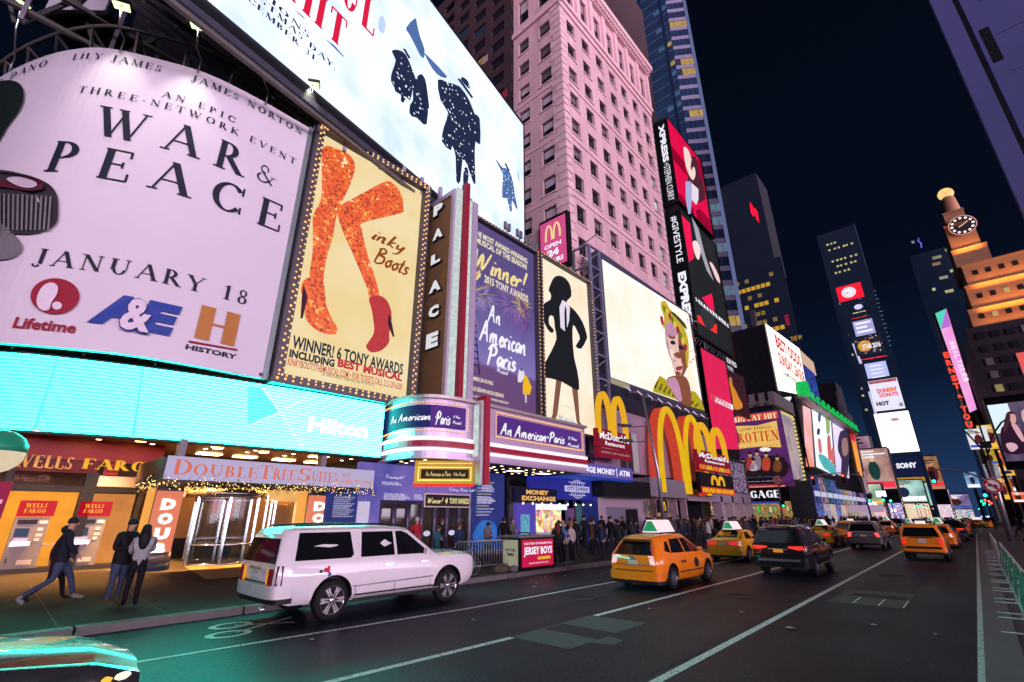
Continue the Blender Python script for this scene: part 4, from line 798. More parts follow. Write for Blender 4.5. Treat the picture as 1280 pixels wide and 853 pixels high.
# upright theatre sign
vs = thing('vertical_sign', 'tall upright theatre name sign with stacked white letters and a red fin', 'sign', (-19, 14.8, 7.8)); PP = Plane((-20.6, 14.9, 0), (1, 0, 0))
a0, a1 = PP.px(531, 300)[0], PP.px(566, 300)[0]; z0, zt = 7.2, PP.px(566, 238)[1]; TANW = mat((.20, .125, .06), .5, 0, .3, 1.2)
m = MB(); slab(m, PP, a0 + .1, z0, a1 - .25, zt - .2, TANW, -1.3, -.06); m.build('face_panel', vs); m = MB(); LAVM = mat((.42, .36, .46), .4, .3)
slab(m, PP, a1 - .25, z0, a1, zt, LAVM, -1.4, .05); slab(m, PP, a0, zt - .3, a1 - .25, zt, LAVM, -1.4, .05); slab(m, PP, a0, z0, a0 + .1, zt - .3, BLACK, -1.4, .0); m.build('frame', vs)
m = MB(); NEON = glow((.75, .85, .85), .75, False, .5, 5)
m.box((-20.6 + a1, 15.0, z0), (-20.6 + a1 + .12, 15.4, zt + .1), NEON); m.box((-20.6 + a1, 15.75, z0), (-20.6 + a1 + .12, 16.2, zt - .3), NEON); m.build('neon_tubes', vs)
m = MB(); m.box((-20.6 + a1, 15.42, z0), (-20.6 + a1 + .42, 15.72, zt + .55), mat((.26, .01, .03), .4)); m.build('red_fin', vs); m = MB(); m.box((-20.6 + a1, 16.2, z0), (-20.6 + a1 + .2, 16.6, zt - .3), LAVM); m.build('side_fin', vs)
for ch, y0, y1 in (('P', 297, 253), ('A', 331, 282), ('L', 358, 319), ('A', 393, 350), ('C', 426, 382), ('E', 443, 416)):
    pass
zP = zc(330, 140, 3.2)
for ch, x0, yb, x1, yt in (('P', 680, 432, 722, 362), ('A', 677, 528, 722, 460), ('L', 670, 625, 712, 562), ('A', 663, 738, 714, 668), ('C', 660, 838, 706, 770), ('E', 650, 960, 704, 878)):
    m = MB(); f_ = sans(ch, bold=.07); (p0, q0), (p1, q1) = PP.px(*zP(x0, yb)[0]), PP.px(*zP(x1, yt)[0])
    for k in range(6): write(m, PP, f_, (p0 + .1, q0 + .05), (p1 + .05, q1), mat((.05, .045, .05), .4), -.02 + .03 * k, False)
    write(m, PP, f_, (p0 + .1, q0 + .05), (p1 + .05, q1), glow((.85, .85, .88), .85), .15, False); m.build('letter', vs)

# purple show poster
def night_poster():
    m = bpy.data.materials.new('night_print'); m.use_nodes = True; nt = m.node_tree; b = nt.nodes['Principled BSDF']; L = nt.links; b.inputs['Base Color'].default_value = (.02, .02, .02, 1)
    tc = nt.nodes.new('ShaderNodeTexCoord'); s = nt.nodes.new('ShaderNodeSeparateXYZ'); L.new(tc.outputs['Generated'], s.inputs[0]); r = nt.nodes.new('ShaderNodeValToRGB'); e = r.color_ramp.elements
    e[0].color = lin('5a3468') + (1,); e[1].position = 1; e[1].color = lin('4b3c78') + (1,)
    for p, c in ((.21, '5b3670'), (.235, '7a6cb0'), (.34, '6a60a6'), (.6, '4a3f80')): x = e.new(p); x.color = lin(c) + (1,)
    L.new(s.outputs['Z'], r.inputs[0]); L.new(r.outputs[0], b.inputs['Emission Color']); b.inputs['Emission Strength'].default_value = .95; m.cycles.emission_sampling = 'FRONT'; return m
pp = poster('theatre_poster', 'purple night poster with brush lettering, fireworks and a lattice tower', 17.4, 8.0, 24.1, 20.6, .2, night_poster()); bulb_border(pp, PX, 17.3, 8.0, 24.22, 20.72, .28, .40, .045, 'rt')
CREAM = glow('f4e6c8', 1.0); GOLDL = glow('f0dc96', 1.0); WHT = glow('f2eefa', 1.05); m = MB()
for txt, lb, rt, mt in (('THE MOST AWARD-WINNING', (838, 490), (1052, 588), CREAM), ('MUSICAL OF THE SEASON!', (848, 524), (1050, 612), CREAM), ('2015 TONY AWARDS', (880, 682), (1055, 736), CREAM)): write(m, PX, sans(txt, bold=.03), z4(*lb)[0], z4(*rt)[0], mt, .03)
write(m, PX, brush('Winner!', .13, .2), z4(838, 622)[0], z4(1054, 648)[0], GOLDL, .03); write(m, PX, brush('4', .14, .2), z4(838, 668)[0], z4(868, 640)[0], GOLDL, .03)
for txt, lb, rt in (('An', (893, 838), (945, 785)), ): write(m, PX, brush(txt, .13, .1), z4(*lb)[0], z4(*rt)[0], WHT, .03)
for txt, lb, rt, w in (('American', (858, 82), (1045, 62), .13), ('Paris', (890, 180), (1008, 128), .14), ('in', (948, 108), (968, 92), .1), ('A New', (932, 192), (970, 180), .1), ('Musical', (930, 210), (975, 204), .1)): write(m, PX, brush(txt, w, .12), z5(*lb)[0], z5(*rt)[0], WHT, .03)
for txt, lb, rt in (('AN AMERICAN IN PARIS', (815, 236), (915, 247)), ('GEORGE GERSHWIN AND IRA GERSHWIN', (815, 278), (957, 297)), ('CRAIG LUCAS', (815, 303), (868, 308)), ('CHRISTOPHER WHEELDON', (880, 316), (976, 330))): write(m, PX, sans(txt, bold=.02), z5(*lb)[0], z5(*rt)[0], CREAM, .03)
m.build('lettering', pp); m = MB(); r_ = random.Random(11)
for px, py, rad, col in ((587, 366, 3.0, 'c8a060'), (605, 372, 1.8, '9a86c8'), (640, 380, 2.4, '9a70b8'), (652, 382, 1.5, 'd0b070'), (662, 400, 2.0, '6a3c78'), (648, 405, 1.6, '8858a0')):
    a, b = PX.px(px, py)
    for k in range(46):
        t = r_.uniform(0, 6.283); l0, l1 = rad * r_.uniform(.12, .35), rad * r_.uniform(.4, 1.0); e = (math.cos(t), math.sin(t)); w = .035
        if a + e[0] * l1 < 17.45 or a + e[0] * l1 > 24.0: continue
        paint(m, PX, [(a + e[0] * l0 - e[1] * w, b + e[1] * l0 + e[0] * w), (a + e[0] * l0 + e[1] * w, b + e[1] * l0 - e[0] * w), (a + e[0] * l1, b + e[1] * l1)], glow(col, .9), .02 + .0004 * k, False)
m.build('printed_fireworks', pp); m = MB(); ET = glow('3c2c5c', .8)
ta, tb = PX.px(*z5(838, 215)[0]); tt = PX.px(*z5(848, 70)[0])[1]
for s_ in (-1, 1):
    m.add([PX.p(ta + s_ * .55, tb, .02), PX.p(ta + s_ * .40, tb, .02), PX.p(ta + s_ * .10, tb + 2.2, .02), PX.p(ta + s_ * .17, tb + 2.2, .02)], [[0, 1, 2, 3]], ET); m.add([PX.p(ta + s_ * .17, tb + 2.2, .02), PX.p(ta + s_ * .06, tb + 2.2, .02), PX.p(ta, tt, .02)], [[0, 1, 2]], ET)
for k in range(7): zb = tb + .5 + k * .42; w = .5 * (1 - (zb - tb) / 4.2); m.add([PX.p(ta - w, zb, .022), PX.p(ta + w, zb, .022), PX.p(ta + w, zb + .1, .022), PX.p(ta - w, zb + .1, .022)], [[0, 1, 2, 3]], ET)
m.build('printed_tower', pp); m = MB(); q = lambda *v: z5(*v)
paint(m, PX, q(1020, 200, 1030, 195, 1040, 210, 1042, 225, 1030, 250, 1015, 250, 1014, 225), glow('e8e4f0', .95), .02); paint(m, PX, q(1040, 220, 1050, 225, 1070, 270, 1062, 300, 1035, 298, 1034, 262), glow('f0b61e', 1.0), .022); paint(m, PX, q(1042, 300, 1050, 300, 1050, 332, 1044, 332), glow('d8ccd8', .9), .02); paint(m, PX, q(1024, 196, 1032, 194, 1033, 204, 1026, 206), ET, .024); m.build('printed_dancers', pp)

# pale poster with a standing figure
mp_ = poster('theatre_poster', 'cream backlit poster of a dark figure in a coat and tie with hands on hips', 24.75, 7.75, 31.15, 20.75, .18, glow('fdf0dc', 1.05, True, .04, .5, 0, 'f3e0bd', .3)); bulb_border(mp_, PX, 24.62, 7.7, 31.25, 20.85, .28, .40, .045, 'lrt')
zm, zn = zc(660, 260, 4.267), zc(660, 450, 4.267); m = MB(); SIL = glow('141a1e', .8, False, .6, 3); SKIN = glow('8a5a48', .85, False, .2, 4)
paint(m, PX, zn(150, 95, 178, 112, 156, 290, 140, 330, 118, 328, 130, 290), SKIN, .018); paint(m, PX, zn(232, 140, 264, 150, 275, 330, 300, 366, 300, 396, 280, 366, 258, 330), SKIN, .018)
body = zm(165, 362, 200, 378, 224, 415, 230, 470, 212, 490, 206, 504, 218, 522, 250, 550, 290, 610, 313, 680, 310, 704, 283, 752, 252, 738, 275, 700, 262, 660, 240, 625, 236, 690, 245, 800) + zn(262, 60, 272, 158, 235, 150, 180, 118, 120, 100, 75, 90, 70, 55) + zm(120, 770, 150, 700, 142, 640, 134, 580, 112, 580, 112, 622, 136, 650, 128, 668, 104, 650, 72, 580, 65, 525, 118, 490, 118, 455, 108, 440, 122, 400, 138, 372)
paint(m, PX, body, SIL, .025, True, 2)
paint(m, PX, zm(182, 492, 166, 530, 172, 640, 200, 662, 218, 602, 222, 532, 206, 506), glow('e6dcec', 1.0), .03); paint(m, PX, zm(197, 520, 192, 560, 194, 640, 200, 690, 206, 640, 203, 540), SIL, .035); m.build('printed_figure', mp_)
m = MB(); write(m, PX, brush('Matilda', .09, .0), zn(163, 330)[0], zn(250, 312)[0], glow('8fb0d8', .95), .02); write(m, PX, sans('THE MUSICAL'), zn(176, 246)[0], zn(240, 258)[0], glow('b09a90', .9), .02); m.build('lettering', mp_)

# small lamps standing along the top of the posters
for k, (px, py) in enumerate(((431, 178), (475, 200), (485, 202), (504, 218), (527, 232), (550, 244))):
    p = at_x(px, py, -20.05); t = thing('lamp_box', '%s pale lamp box from the left along the top of the boots poster' % ('first', 'second', 'third', 'fourth', 'fifth', 'sixth')[k], 'lamp box', p, 'lamp boxes along the top of the boots poster'); m = MB()
    m.box((p.x - .1, p.y - .1, p.z - .7), (p.x + .1, p.y + .1, p.z + .55), LAVM); m.build('housing', t)
for k, (px, py) in enumerate(((634, 288), (649, 297), (659, 305), (668, 312))):
    p = at_x(px, py, -20.05); t = thing('lamp_cluster', '%s double lamp from the left on a stalk above the purple night poster' % ('first', 'second', 'third', 'fourth')[k], 'lamp', p, 'double lamps above the purple poster'); m = MB()
    m.bar((p.x, p.y, p.z - .8), (p.x, p.y, p.z + .2), .08, GREYM); m.build('stalk', t)
    for s_ in (-1, 1): m = MB(); m.box((p.x - .08, p.y + s_ * .2 - .1, p.z + .0), (p.x + .08, p.y + s_ * .2 + .1, p.z + .6), GREYM); m.build('lamp_head', t)
ORD = ['first', 'second', 'third', 'fourth', 'fifth', 'sixth', 'seventh', 'eighth', 'ninth', 'tenth', 'eleventh', 'twelfth']
# ------------------------------------------------------------------ marquee over the theatre doors
mq = thing('theatre_marquee', 'lavender and red theatre marquee with rounded left end and purple lettered signs', 'marquee', (-18, 17, 4.4))
QP = [(-20.6, 12.9), (-19.6, 12.62), (-18.6, 12.5), (-17.7, 12.62), (-17.05, 13.05), (-16.7, 13.7), (-16.55, 14.5), (-16.5, 15.3)]
QC = Curved([(v.x, v.y) for v in smooth([Vector(q) for q in QP], 4)]); QR = Plane((-16.5, 0, 0), (0, 1, 0)); LAVQ = mat((.46, .36, .50), .3, .35, .1, 1); REDQ = mat((.34, .015, .04), .3, 0, .1, 2); NEONW = glow((.95, .85, .95), 1.15)
qa = QC.L[-1]
def band(mb, z0, z1_, mt, d0, d1, left=True, right=True, y1=24.6):
    if left: slab(mb, QC, 0, z0, qa, z1_, mt, d0, d1, 28)
    if right: slab(mb, QR, 15.95, z0, y1, z1_, mt, d0, d1)
m = MB(); band(m, 4.52, 7.25, LAVQ, -.8, -.10); m.box((-20.7, 15.95, 4.5), (-16.7, 24.6, 4.75), DARK); m.build('body', mq)
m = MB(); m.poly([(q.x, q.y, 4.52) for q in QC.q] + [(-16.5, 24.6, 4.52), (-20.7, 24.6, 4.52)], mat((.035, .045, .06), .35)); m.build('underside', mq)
m = MB(); band(m, 5.02, 5.26, REDQ, -.1, .10); m.build('red_band', mq)
m = MB(); band(m, 5.30, 5.46, NEONW, -.1, .04); band(m, 4.84, 4.98, NEONW, -.1, .04); m.build('neon_band', mq)
m = MB(); band(m, 7.18, 7.32, mat((.40, .36, .34), .35, .5), -.5, .12); band(m, 4.5, 4.62, LAVQ, -.3, .06); m.build('edge_trim', mq)
PURP = glow('5b2f8e', .85, False, .25, 1); NAVYP = glow('1f2468', .75, False, .4, .6)
m = MB(); slab(m, QC, .25, 5.86, qa - .55, 6.86, NAVYP, -.05, 0, 28); slab(m, QC, qa * .62, 5.88, qa - .55, 6.84, PURP, 0, .008, 12); m.build('curved_sign', mq)
m = MB(); slab(m, QR, 16.9, 5.92, 24.0, 6.86, PURP, -.05, .02); m.build('straight_sign', mq)
m = MB(); zq = zc(460, 480, 5.818); zr = zc(580, 500, 5.818)
write(m, QC, brush('An American', .14, .15), zq(168, 300)[0], zq(458, 205)[0], WHT, .05); write(m, QC, brush('in', .1), (qa * .655, 6.25), (qa * .685, 6.42), WHT, .05, False); write(m, QC, brush('Paris', .15, .15), zq(488, 300)[0], zq(600, 205)[0], WHT, .05); write(m, QC, brush('A New', .12), zq(615, 250)[0], zq(668, 235)[0], WHT, .05); write(m, QC, brush('Musical', .12), zq(612, 292)[0], zq(675, 275)[0], WHT, .05)
m.build('lettering', mq); m = MB()
write(m, QR, brush('An American', .14, .15), zr(255, 255)[0], zr(590, 225)[0], WHT, .06); write(m, QR, brush('Paris', .15, .15), zr(612, 310)[0], zr(725, 250)[0], WHT, .06); write(m, QR, brush('in', .1), zr(592, 282)[0], zr(612, 262)[0], WHT, .06); write(m, QR, brush('A New', .12), zr(750, 290)[0], zr(815, 275)[0], WHT, .06); write(m, QR, brush('Musical', .12), zr(748, 338)[0], zr(830, 325)[0], WHT, .06)
m.build('lettering', mq); m = MB(); r_ = random.Random(2)
for z_ in (5.72, 6.98):
    n = 44
    for i in range(n): m.bulb(QC.p(.3 + (qa - .8) * i / n, z_, .03), .045, BULB)
    n = 60
    for i in range(n): m.bulb(QR.p(16.75 + 7.4 * i / n, z_ + (.06 if z_ < 6 else 0), .05), .045, BULB)
for k in range(9): m.bulb(QC.p(qa - .42, 5.8 + .13 * k, .03), .045, BULB); m.bulb(QR.p(24.15, 5.8 + .13 * k, .05), .045, BULB); m.bulb(QR.p(16.72, 5.8 + .13 * k, .05), .045, BULB)
tag(m.build('bulb_border', mq), kind='stuff')
m = MB(); m.box((-16.62, 15.3, 3.45), (-16.05, 15.48, 7.3), mat((.5, .48, .5), .3, .6)); m.box((-16.55, 15.49, 3.45), (-15.95, 15.8, 7.55), REDQ); m.box((-16.62, 15.81, 3.6), (-16.1, 15.96, 7.2), LAVQ); m.build('corner_fin', mq)
m = MB(); m.box((-16.5, 15.24, 4.7), (-16.2, 15.295, 7.1), NEON); m.build('neon_tubes', mq)
GP0, GP1 = Vector((-18.3, 13.35)), Vector((-16.45, 15.25)); GPd = (GP1 - GP0); GPl = Plane((GP0.x, GP0.y, 0), (GPd.x, GPd.y, 0)); gw = GPd.length
gs = thing('hanging_sign', 'gold bulb lined sign with black panel hanging under the marquee corner', 'sign', (-17.4, 14.3, 3.4)); GOLDM = glow((.72, .40, .06), .8, False, .3, 2)
m = MB(); slab(m, GPl, 0, 3.48, gw, 4.5, GOLDM, -.5, 0); m.build('gold_box', gs); m = MB(); slab(m, GPl, .3, 3.72, gw - .2, 4.12, glow('2a2016', .6), 0, .02); m.build('panel', gs)
m = MB(); slab(m, GPl, -.04, 3.40, gw + .04, 3.49, glow((.8, .03, .01), 1.3), -.55, .05); m.build('red_edge', gs)
m = MB(); write(m, GPl, brush('An American in Paris', .12, .15), (.5, 3.80), (1.65, 4.04), glow('f0d080', .9), .03, False); write(m, GPl, brush('A New Musical', .12, .15), (1.75, 3.82), (gw - .35, 4.0), glow('f0d080', .9), .03, False); m.build('lettering', gs)
m = MB(); YB = glow((1.0, .68, .16), 3)
for k in range(40): t = k / 39; m.bulb(GPl.p(.2 + (gw - .3) * t, 3.64, .05), .03, YB); m.bulb(GPl.p(.2 + (gw - .3) * t, 4.2, .05), .03, YB); m.bulb(GPl.p(.2 + (gw - .3) * t, 4.38, .05), .022, YB)
for k in range(9): m.bulb(GPl.p(.18, 3.64 + .07 * k, .05), .03, YB); m.bulb(GPl.p(gw - .1, 3.64 + .07 * k, .05), .03, YB)
tag(m.build('bulb_border', gs), kind='stuff')
for i in range(6):
    for j in range(6):
        xx, yy = -16.95 - .55 * j, 16.4 + i * 1.25
        m = MB(); m.lathe((xx, yy, 4.515), [(.11, 0), (.09, -.05)], GREYM, 8); m.lathe((xx, yy, 4.462), [(.085, 0), (.08, -.004)], glow((1.0, .70, .32), 9, False), 8); m.build('downlight', mq)
for xx, yy in ((-18.8, 12.95), (-18.2, 13.1), (-17.5, 13.3), (-19.2, 13.5), (-18.7, 14.0)):
    m = MB(); m.lathe((xx, yy, 4.515), [(.11, 0), (.09, -.05)], GREYM, 8); m.lathe((xx, yy, 4.462), [(.085, 0), (.08, -.004)], glow((1.0, .70, .32), 9), 8); m.build('downlight', mq)
for yy in (17.5, 20.0, 22.5):
    m = MB(); m.box((-18.9, yy, 4.495), (-18.3, yy + .9, 4.515), glow((.72, .62, 1.0), 7, True)); m.build('light_panel', mq)

th = thing('theatre_entrance', 'theatre entrance with purple printed bands over a row of dark glass doors', 'entrance', (-20.5, 16, .35)); TP = Plane((-20.5, 0, 0), (0, 1, 0))
VIO = glow('8a74cc', .75, True, .35, .8, 0, '5a5ab4', .5); BLU = glow('2e3a86', .7, False, .4, .8)
m = MB(); slab(m, TP, 12.75, 2.85, 18.9, 4.5, VIO, -.3, 0); m.build('printed_band', th); m = MB(); slab(m, TP, 18.9, .35, 21.6, 4.5, BLU, -.3, -.01); m.build('poster_panel', th); m = MB(); slab(m, TP, 10.55, .35, 11.9, 3.9, BLU, -.3, .05); slab(m, TP, 11.9, .35, 13.1, 4.5, VIO, -.3, .03); m.build('poster_panel', th)
m = MB(); slab(m, TP, 11.95, 1.2, 12.55, 2.75, glow('d8c8e8', .85, False, .1, 4), .03, .06); m.build('pale_notice', th)
zt_ = zc(470, 590, 6.559); m = MB(); PALE = glow('d9d2f4', .9); GOLDT = glow('e0c890', .85)
write(m, TP, brush('A Triumph!', .12, .2), zt_(20, 60)[0], zt_(235, 32)[0], PALE, .02)
for x0, y0, n, w in ((8, 82, 2, 225), (62, 180, 4, 215), (312, 190, 3, 70), (828, 208, 4, 150), (868, 110, 4, 100)):
    for k in range(n): a, b = TP.px(*zt_(x0, y0 + 14 * k)[0]); c, _ = TP.px(*zt_(x0 + w * (.8 + .2 * ((k * 7) % 3) / 2), y0 + 14 * k)[0]); write(m, TP, sans('ONE OF THE BEST NEW MUSICALS' if k else 'THE NEW YORK TIMES', bold=.02), (a, b - .05), (c, b + .04), PALE, .02, False)
write(m, TP, brush('Tony Awards!', .12, .2), zt_(598, 165)[0], zt_(818, 140)[0], PALE, .02)
for k in range(10): a, b = TP.px(*zc(170, 560, 4.129)(1040, 255 + 11 * k)[0]); write(m, TP, sans('AN ENCHANTING EVENING OUT', bold=.03 if k in (4, 5) else .01), (10.75, b - .03), (11.75 - .1 * (k % 3), b + .03), PALE, .07, False)
for k in range(12): b = 3.9 - .16 * k; write(m, TP, sans('A GLORIOUS NEW SHOW', bold=.02), (19.3, b), (20.7 - .2 * (k % 3), b + .08), PALE if k % 4 else GOLDT, .02, False)
m.build('lettering', th); m = MB(); paint(m, TP, [(19.2, .9), (20.9, .9), (20.8, 1.7), (19.9, 1.9), (19.3, 1.5)], glow('2f6cc0', .9, False, .4, 2), .012, False, 3); m.build('printed_picture', th)
STRP = mat((.05, .045, .09), .4, .3); DGL = glass((.03, .022, .02), .75)
for k in range(7):
    y0 = 13.15 + k * .82; m = MB()
    for a, b, c, d in ((y0, .36, y0 + .12, 2.82), (y0 + .70, .36, y0 + .82, 2.82), (y0 + .12, 2.66, y0 + .70, 2.82), (y0 + .12, .36, y0 + .70, .62)): slab(m, TP, a, b, c, d, STRP, -.2, -.02)
    slab(m, TP, y0 + .74, 1.1, y0 + .775, 2.0, STEEL, -.02, .05); d_ = m.build('door', th); m = MB(); slab(m, TP, y0 + .12, .62, y0 + .70, 2.66, DGL, -.12, -.10); m.build('pane', d_)
    if k % 2: m = MB(); paint(m, TP, ell(y0 + .41, 1.3, .22, .13, 16), PALE, -.08, False); m.build('sticker', d_)
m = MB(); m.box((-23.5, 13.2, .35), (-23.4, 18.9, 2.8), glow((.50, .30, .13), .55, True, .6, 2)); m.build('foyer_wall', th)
for yy in (13.8, 15.5, 17.2): m = MB(); m.box((-22.4, yy, 2.74), (-22.0, yy + .6, 2.79), glow((1, .75, .45), 3)); m.build('foyer_light', th)
wn = thing('hanging_sign', 'long black award sign with gold lettering over the theatre doors', 'sign', (-18, 15.1, 2.5)); p = Plane((-18, 0, 0), (0, 1, 0)); m = MB(); slab(m, p, 13.78, 2.5, 16.56, 3.1, mat((.5, .42, .36), .4, .4), -.08, -.01); m.build('frame', wn)
m = MB(); slab(m, p, 13.84, 2.55, 16.5, 3.05, glow('241c2c', .8), -.05, .0); m.build('panel', wn); m = MB(); write(m, p, brush('Winner!', .13, .2), (13.95, 2.66), (14.85, 2.92), GOLDL, .02, False); write(m, p, brush('4', .14), (14.95, 2.64), (15.12, 2.92), GOLDL, .02, False); write(m, p, sans('TONY AWARDS', bold=.03), (15.22, 2.66), (16.44, 2.92), GOLDL, .02, False); m.build('lettering', wn)
m = MB(); m.bar((-18.06, 13.9, 3.1), (-18.06, 13.9, 4.5), .03, GREYM); m.bar((-18.06, 16.45, 3.1), (-18.06, 16.45, 4.5), .03, GREYM); m.bar((-18.03, 16.53, .3), (-18.03, 16.53, 2.5), .10, STEEL); m.build('hanger', wn)

# ------------------------------------------------------------------ exchange shop
ex = thing('exchange_shop', 'blue money exchange shop with a bright counter window and globe sign', 'shop', (-20, 26, .35)); XP = Plane((-20, 0, 0), (0, 1, 0)); BLS = glow('2a2c9c', .75, False, .35, .7)
m = MB(); m.box((-24, 21.7, .3), (-20.4, 21.9, 4.5), BLACK); m.box((-26, 21.9, .3), (-25.8, 31, 4.6), mat((.3, .28, .33), .6)); slab(m, XP, 30.9, .35, 31.4, 4.6, mat((.33, .28, .33), .6), -.4, 0); m.build('wall', ex)
m = MB(); slab(m, XP, 23.4, 3.15, 30.9, 4.6, BLS, -.3, 0); m.build('sign_board', ex); m = MB(); slab(m, XP, 21.9, 2.9, 26.0, 3.75, glow('101030', .7), -.2, .06); m.build('name_board', ex)
m = MB(); AMB = glow('f0b468', 1.0); write(m, XP, sans('MONEY', bold=.05), (22.9, 3.36), (25.1, 3.64), AMB, .09, False); write(m, XP, sans('EXCHANGE', bold=.05), (22.5, 3.0), (25.8, 3.28), AMB, .09, False)
gx, gz = 28.4, 3.86
for k in range(7): a = -.9 + .3 * k; m.add([XP.p(gx + 1.1 * math.sin(a) * math.cos(t) , gz + .62 * math.sin(t), .02) for t in [R(90 - 18 * i) for i in range(11)]] + [XP.p(gx + 1.1 * math.sin(a) * math.cos(t) + .05, gz + .62 * math.sin(t), .02) for t in [R(90 - 18 * i) for i in range(11)]], [[i, i + 1, i + 12, i + 11] for i in range(10)], PALE)
for k in (-.42, .42): m.add([XP.p(gx - 1.0, gz + k, .02), XP.p(gx + 1.0, gz + k, .02), XP.p(gx + 1.0, gz + k + .04, .02), XP.p(gx - 1.0, gz + k + .04, .02)], [[0, 1, 2, 3]], PALE)
slab(m, XP, gx - 1.45, gz - .19, gx + 1.45, gz + .19, glow('c8c4e8', .9), .0, .03); write(m, XP, sans('CITY EXPRESS', bold=.03), (gx - 1.3, gz - .11), (gx + 1.3, gz + .12), glow('2a2c9c', .9), .05, False); m.build('lettering', ex)
m = MB(); slab(m, XP, 22.2, .35, 23.9, 2.85, glow('5a48b8', .8, False, .3, 1), -.3, -.02); slab(m, XP, 22.5, .9, 23.3, 2.2, glow('60a8c0', .9, False, .8, 4), -.02, 0); slab(m, XP, 29.3, .35, 30.9, 3.1, glow('1c2a70', .7, False, .4, 2), -.3, -.02); m.build('poster_panel', ex)
m = MB(); m.box((-20.75, 24.0, 1.15), (-20.7, 27.4, 2.5), glow((1.0, .80, .50), 1.1, True, .9, 1.2, 0, (.55, .36, .16), .35)); m.box((-20.7, 24.0, 2.5), (-20.2, 27.4, 2.84), glow((.75, .75, 1.0), 1.3)); m.build('lit_window', ex)
m = MB(); m.box((-20.7, 24.0, .35), (-20.3, 27.4, 1.15), glow('cfc8e0', .55)); m.build('counter', ex); m = MB()
for yy in (23.95, 27.4, 28.3, 29.25): m.box((-20.35, yy, .35), (-20.15, yy + .1, 3.1), mat((.06, .06, .16), .4))
m.build('frame', ex); m = MB(); slab(m, XP, 27.6, 1.2, 28.2, 2.6, glow('7a4878', .7, False, .8, 5), -.3, -.2); slab(m, XP, 28.45, .9, 29.1, 2.9, glow('3f6f78', .6, False, .6, 3), -.3, -.2); m.build('leaflet_rack', ex)
m = MB()
for k in range(9): m.ball((-19.9, 22.6 + k * .9, 2.84), .06, glow((1, .8, .5), 5), 6, 4)
tag(m.build('lamp_row', ex), kind='stuff')
cb_ = thing('sign_band', 'blue and lavender money changing sign band above the shops', 'sign', (-18.5, 30.5, 4.5)); p = Plane((-18.4, 0, 0), (0, 1, 0)); m = MB(); slab(m, p, 24.7, 4.62, 33.4, 5.45, glow('6858b8', .75, False, .2, 1), -2.2, 0); m.build('panel', cb_)
m = MB(); write(m, p, sans('CHANGE MONEY', bold=.04), (25.6, 4.84), (30.9, 5.24), WHT, .03, False); slab(m, p, 31.1, 4.75, 31.15, 5.35, WHT, 0, .02); write(m, p, sans('ATM', bold=.04), (31.4, 4.84), (32.9, 5.24), WHT, .03, False); m.build('lettering', cb_)
m = MB(); slab(m, p, 24.7, 4.50, 33.4, 4.62, glow('2040a0', .8), -2.0, -.02); m.build('lower_edge', cb_)
gw_ = thing('stone_building', 'pale pink lower block with a dark awning and an open service door', 'building', (-21, 36, .35)); PINKW = mat((.32, .25, .30), .6, 0, .25, .7, .1); GW = Plane((-20.2, 0, 0), (0, 1, 0))
m = MB(); slab(m, GW, 31.4, .35, 38.2, 3.4, PINKW, -.5, 0); slab(m, GW, 31.4, 5.45, 55.4, 12.6, mat((.26, .19, .25), .6, 0, .5, .5), -1.5, -.2); m.build('wall', gw_)
m = MB(); slab(m, GW, 32.3, .35, 37.0, 2.75, mat((.16, .15, .20), .5), .0, .02); slab(m, GW, 35.0, .35, 36.9, 2.6, BLACK, .02, .03); m.build('service_door', gw_)
m = MB(); slab(m, GW, 30.2, 3.42, 37.2, 4.65, BLACK, -.2, 1.2); m.build('awning', gw_); m = MB(); slab(m, GW, 37.2, 3.6, 44.5, 5.1, mat((.20, .18, .21), .5, 0, .4, 1), -.3, 1.2); m.build('grey_fascia', gw_)
m = MB(); slab(m, GW, 31.0, 10.6, 55, 13.2, mat((.02, .024, .04), .5, .2), -.3, .1); m.build('dark_cladding', gw_)
for k, (a, b, c, d) in enumerate(((32.6, 6.6, 34.0, 8.6), (36.4, 5.6, 37.2, 8.8), (37.4, 5.6, 38.2, 8.8), (35.2, 5.4, 36.2, 8.6))): m = MB(); slab(m, GW, a, b, c, d, glow('3a3038' if k % 2 else 'c8b4c4', .6), -.2, -.15); m.build('window', gw_)
m = MB(); slab(m, GW, 38.4, .35, 46.6, 3.6, glow('b08050', .6, True, .9, 1.2, 0, '405868', .6), -1.5, -1.2)
for a in (38.3, 40.3, 42.3, 44.3, 46.4): slab(m, GW, a, .35, a + .25, 3.6, PINKW, -.6, .0)
m.build('shop_window', gw_); m = MB()
for a, c in ((38.8, 'e0a030'), (42.8, 'e09028')): slab(m, GW, a, 2.2, a + 1.4, 3.0, glow(c, .9, False, .4, 3), -1.1, -1.0)
m.build('lit_menu', gw_)

# ------------------------------------------------------------------ golden arch signs
def arch_shape(mb, p, a0, b0, w, h, t, d0, d1, mt):
    """two slender arches side by side"""
    for k in (0, 1):
        cx = a0 + w * (.25 + .5 * k); P = []
        for i in range(25): u = math.pi * i / 24; P.append((cx - w * .25 * math.cos(u) * (1 - .06 * math.sin(u)), b0 + h * math.sin(u) ** .62))
        for (x0, y0), (x1, y1), i in zip(P, P[1:], range(24)):
            def nrm(j):
                e = Vector(P[min(j + 1, 24)]) - Vector(P[max(j - 1, 0)]); e.normalize(); return Vector((-e.y, e.x)) * (t * (.8 + .2 * abs(e.y)))
            n0, n1 = nrm(i), nrm(i + 1); q = [(x0, y0), (x1, y1), (x1 - n1.x, y1 - n1.y), (x0 - n0.x, y0 - n0.y)]
            vs = [p.p(a, b, d0) for a, b in q] + [p.p(a, b, d1) for a, b in q]; mb.add(vs, [[4, 7, 6, 5], [0, 1, 5, 4], [2, 3, 7, 6]], mt)
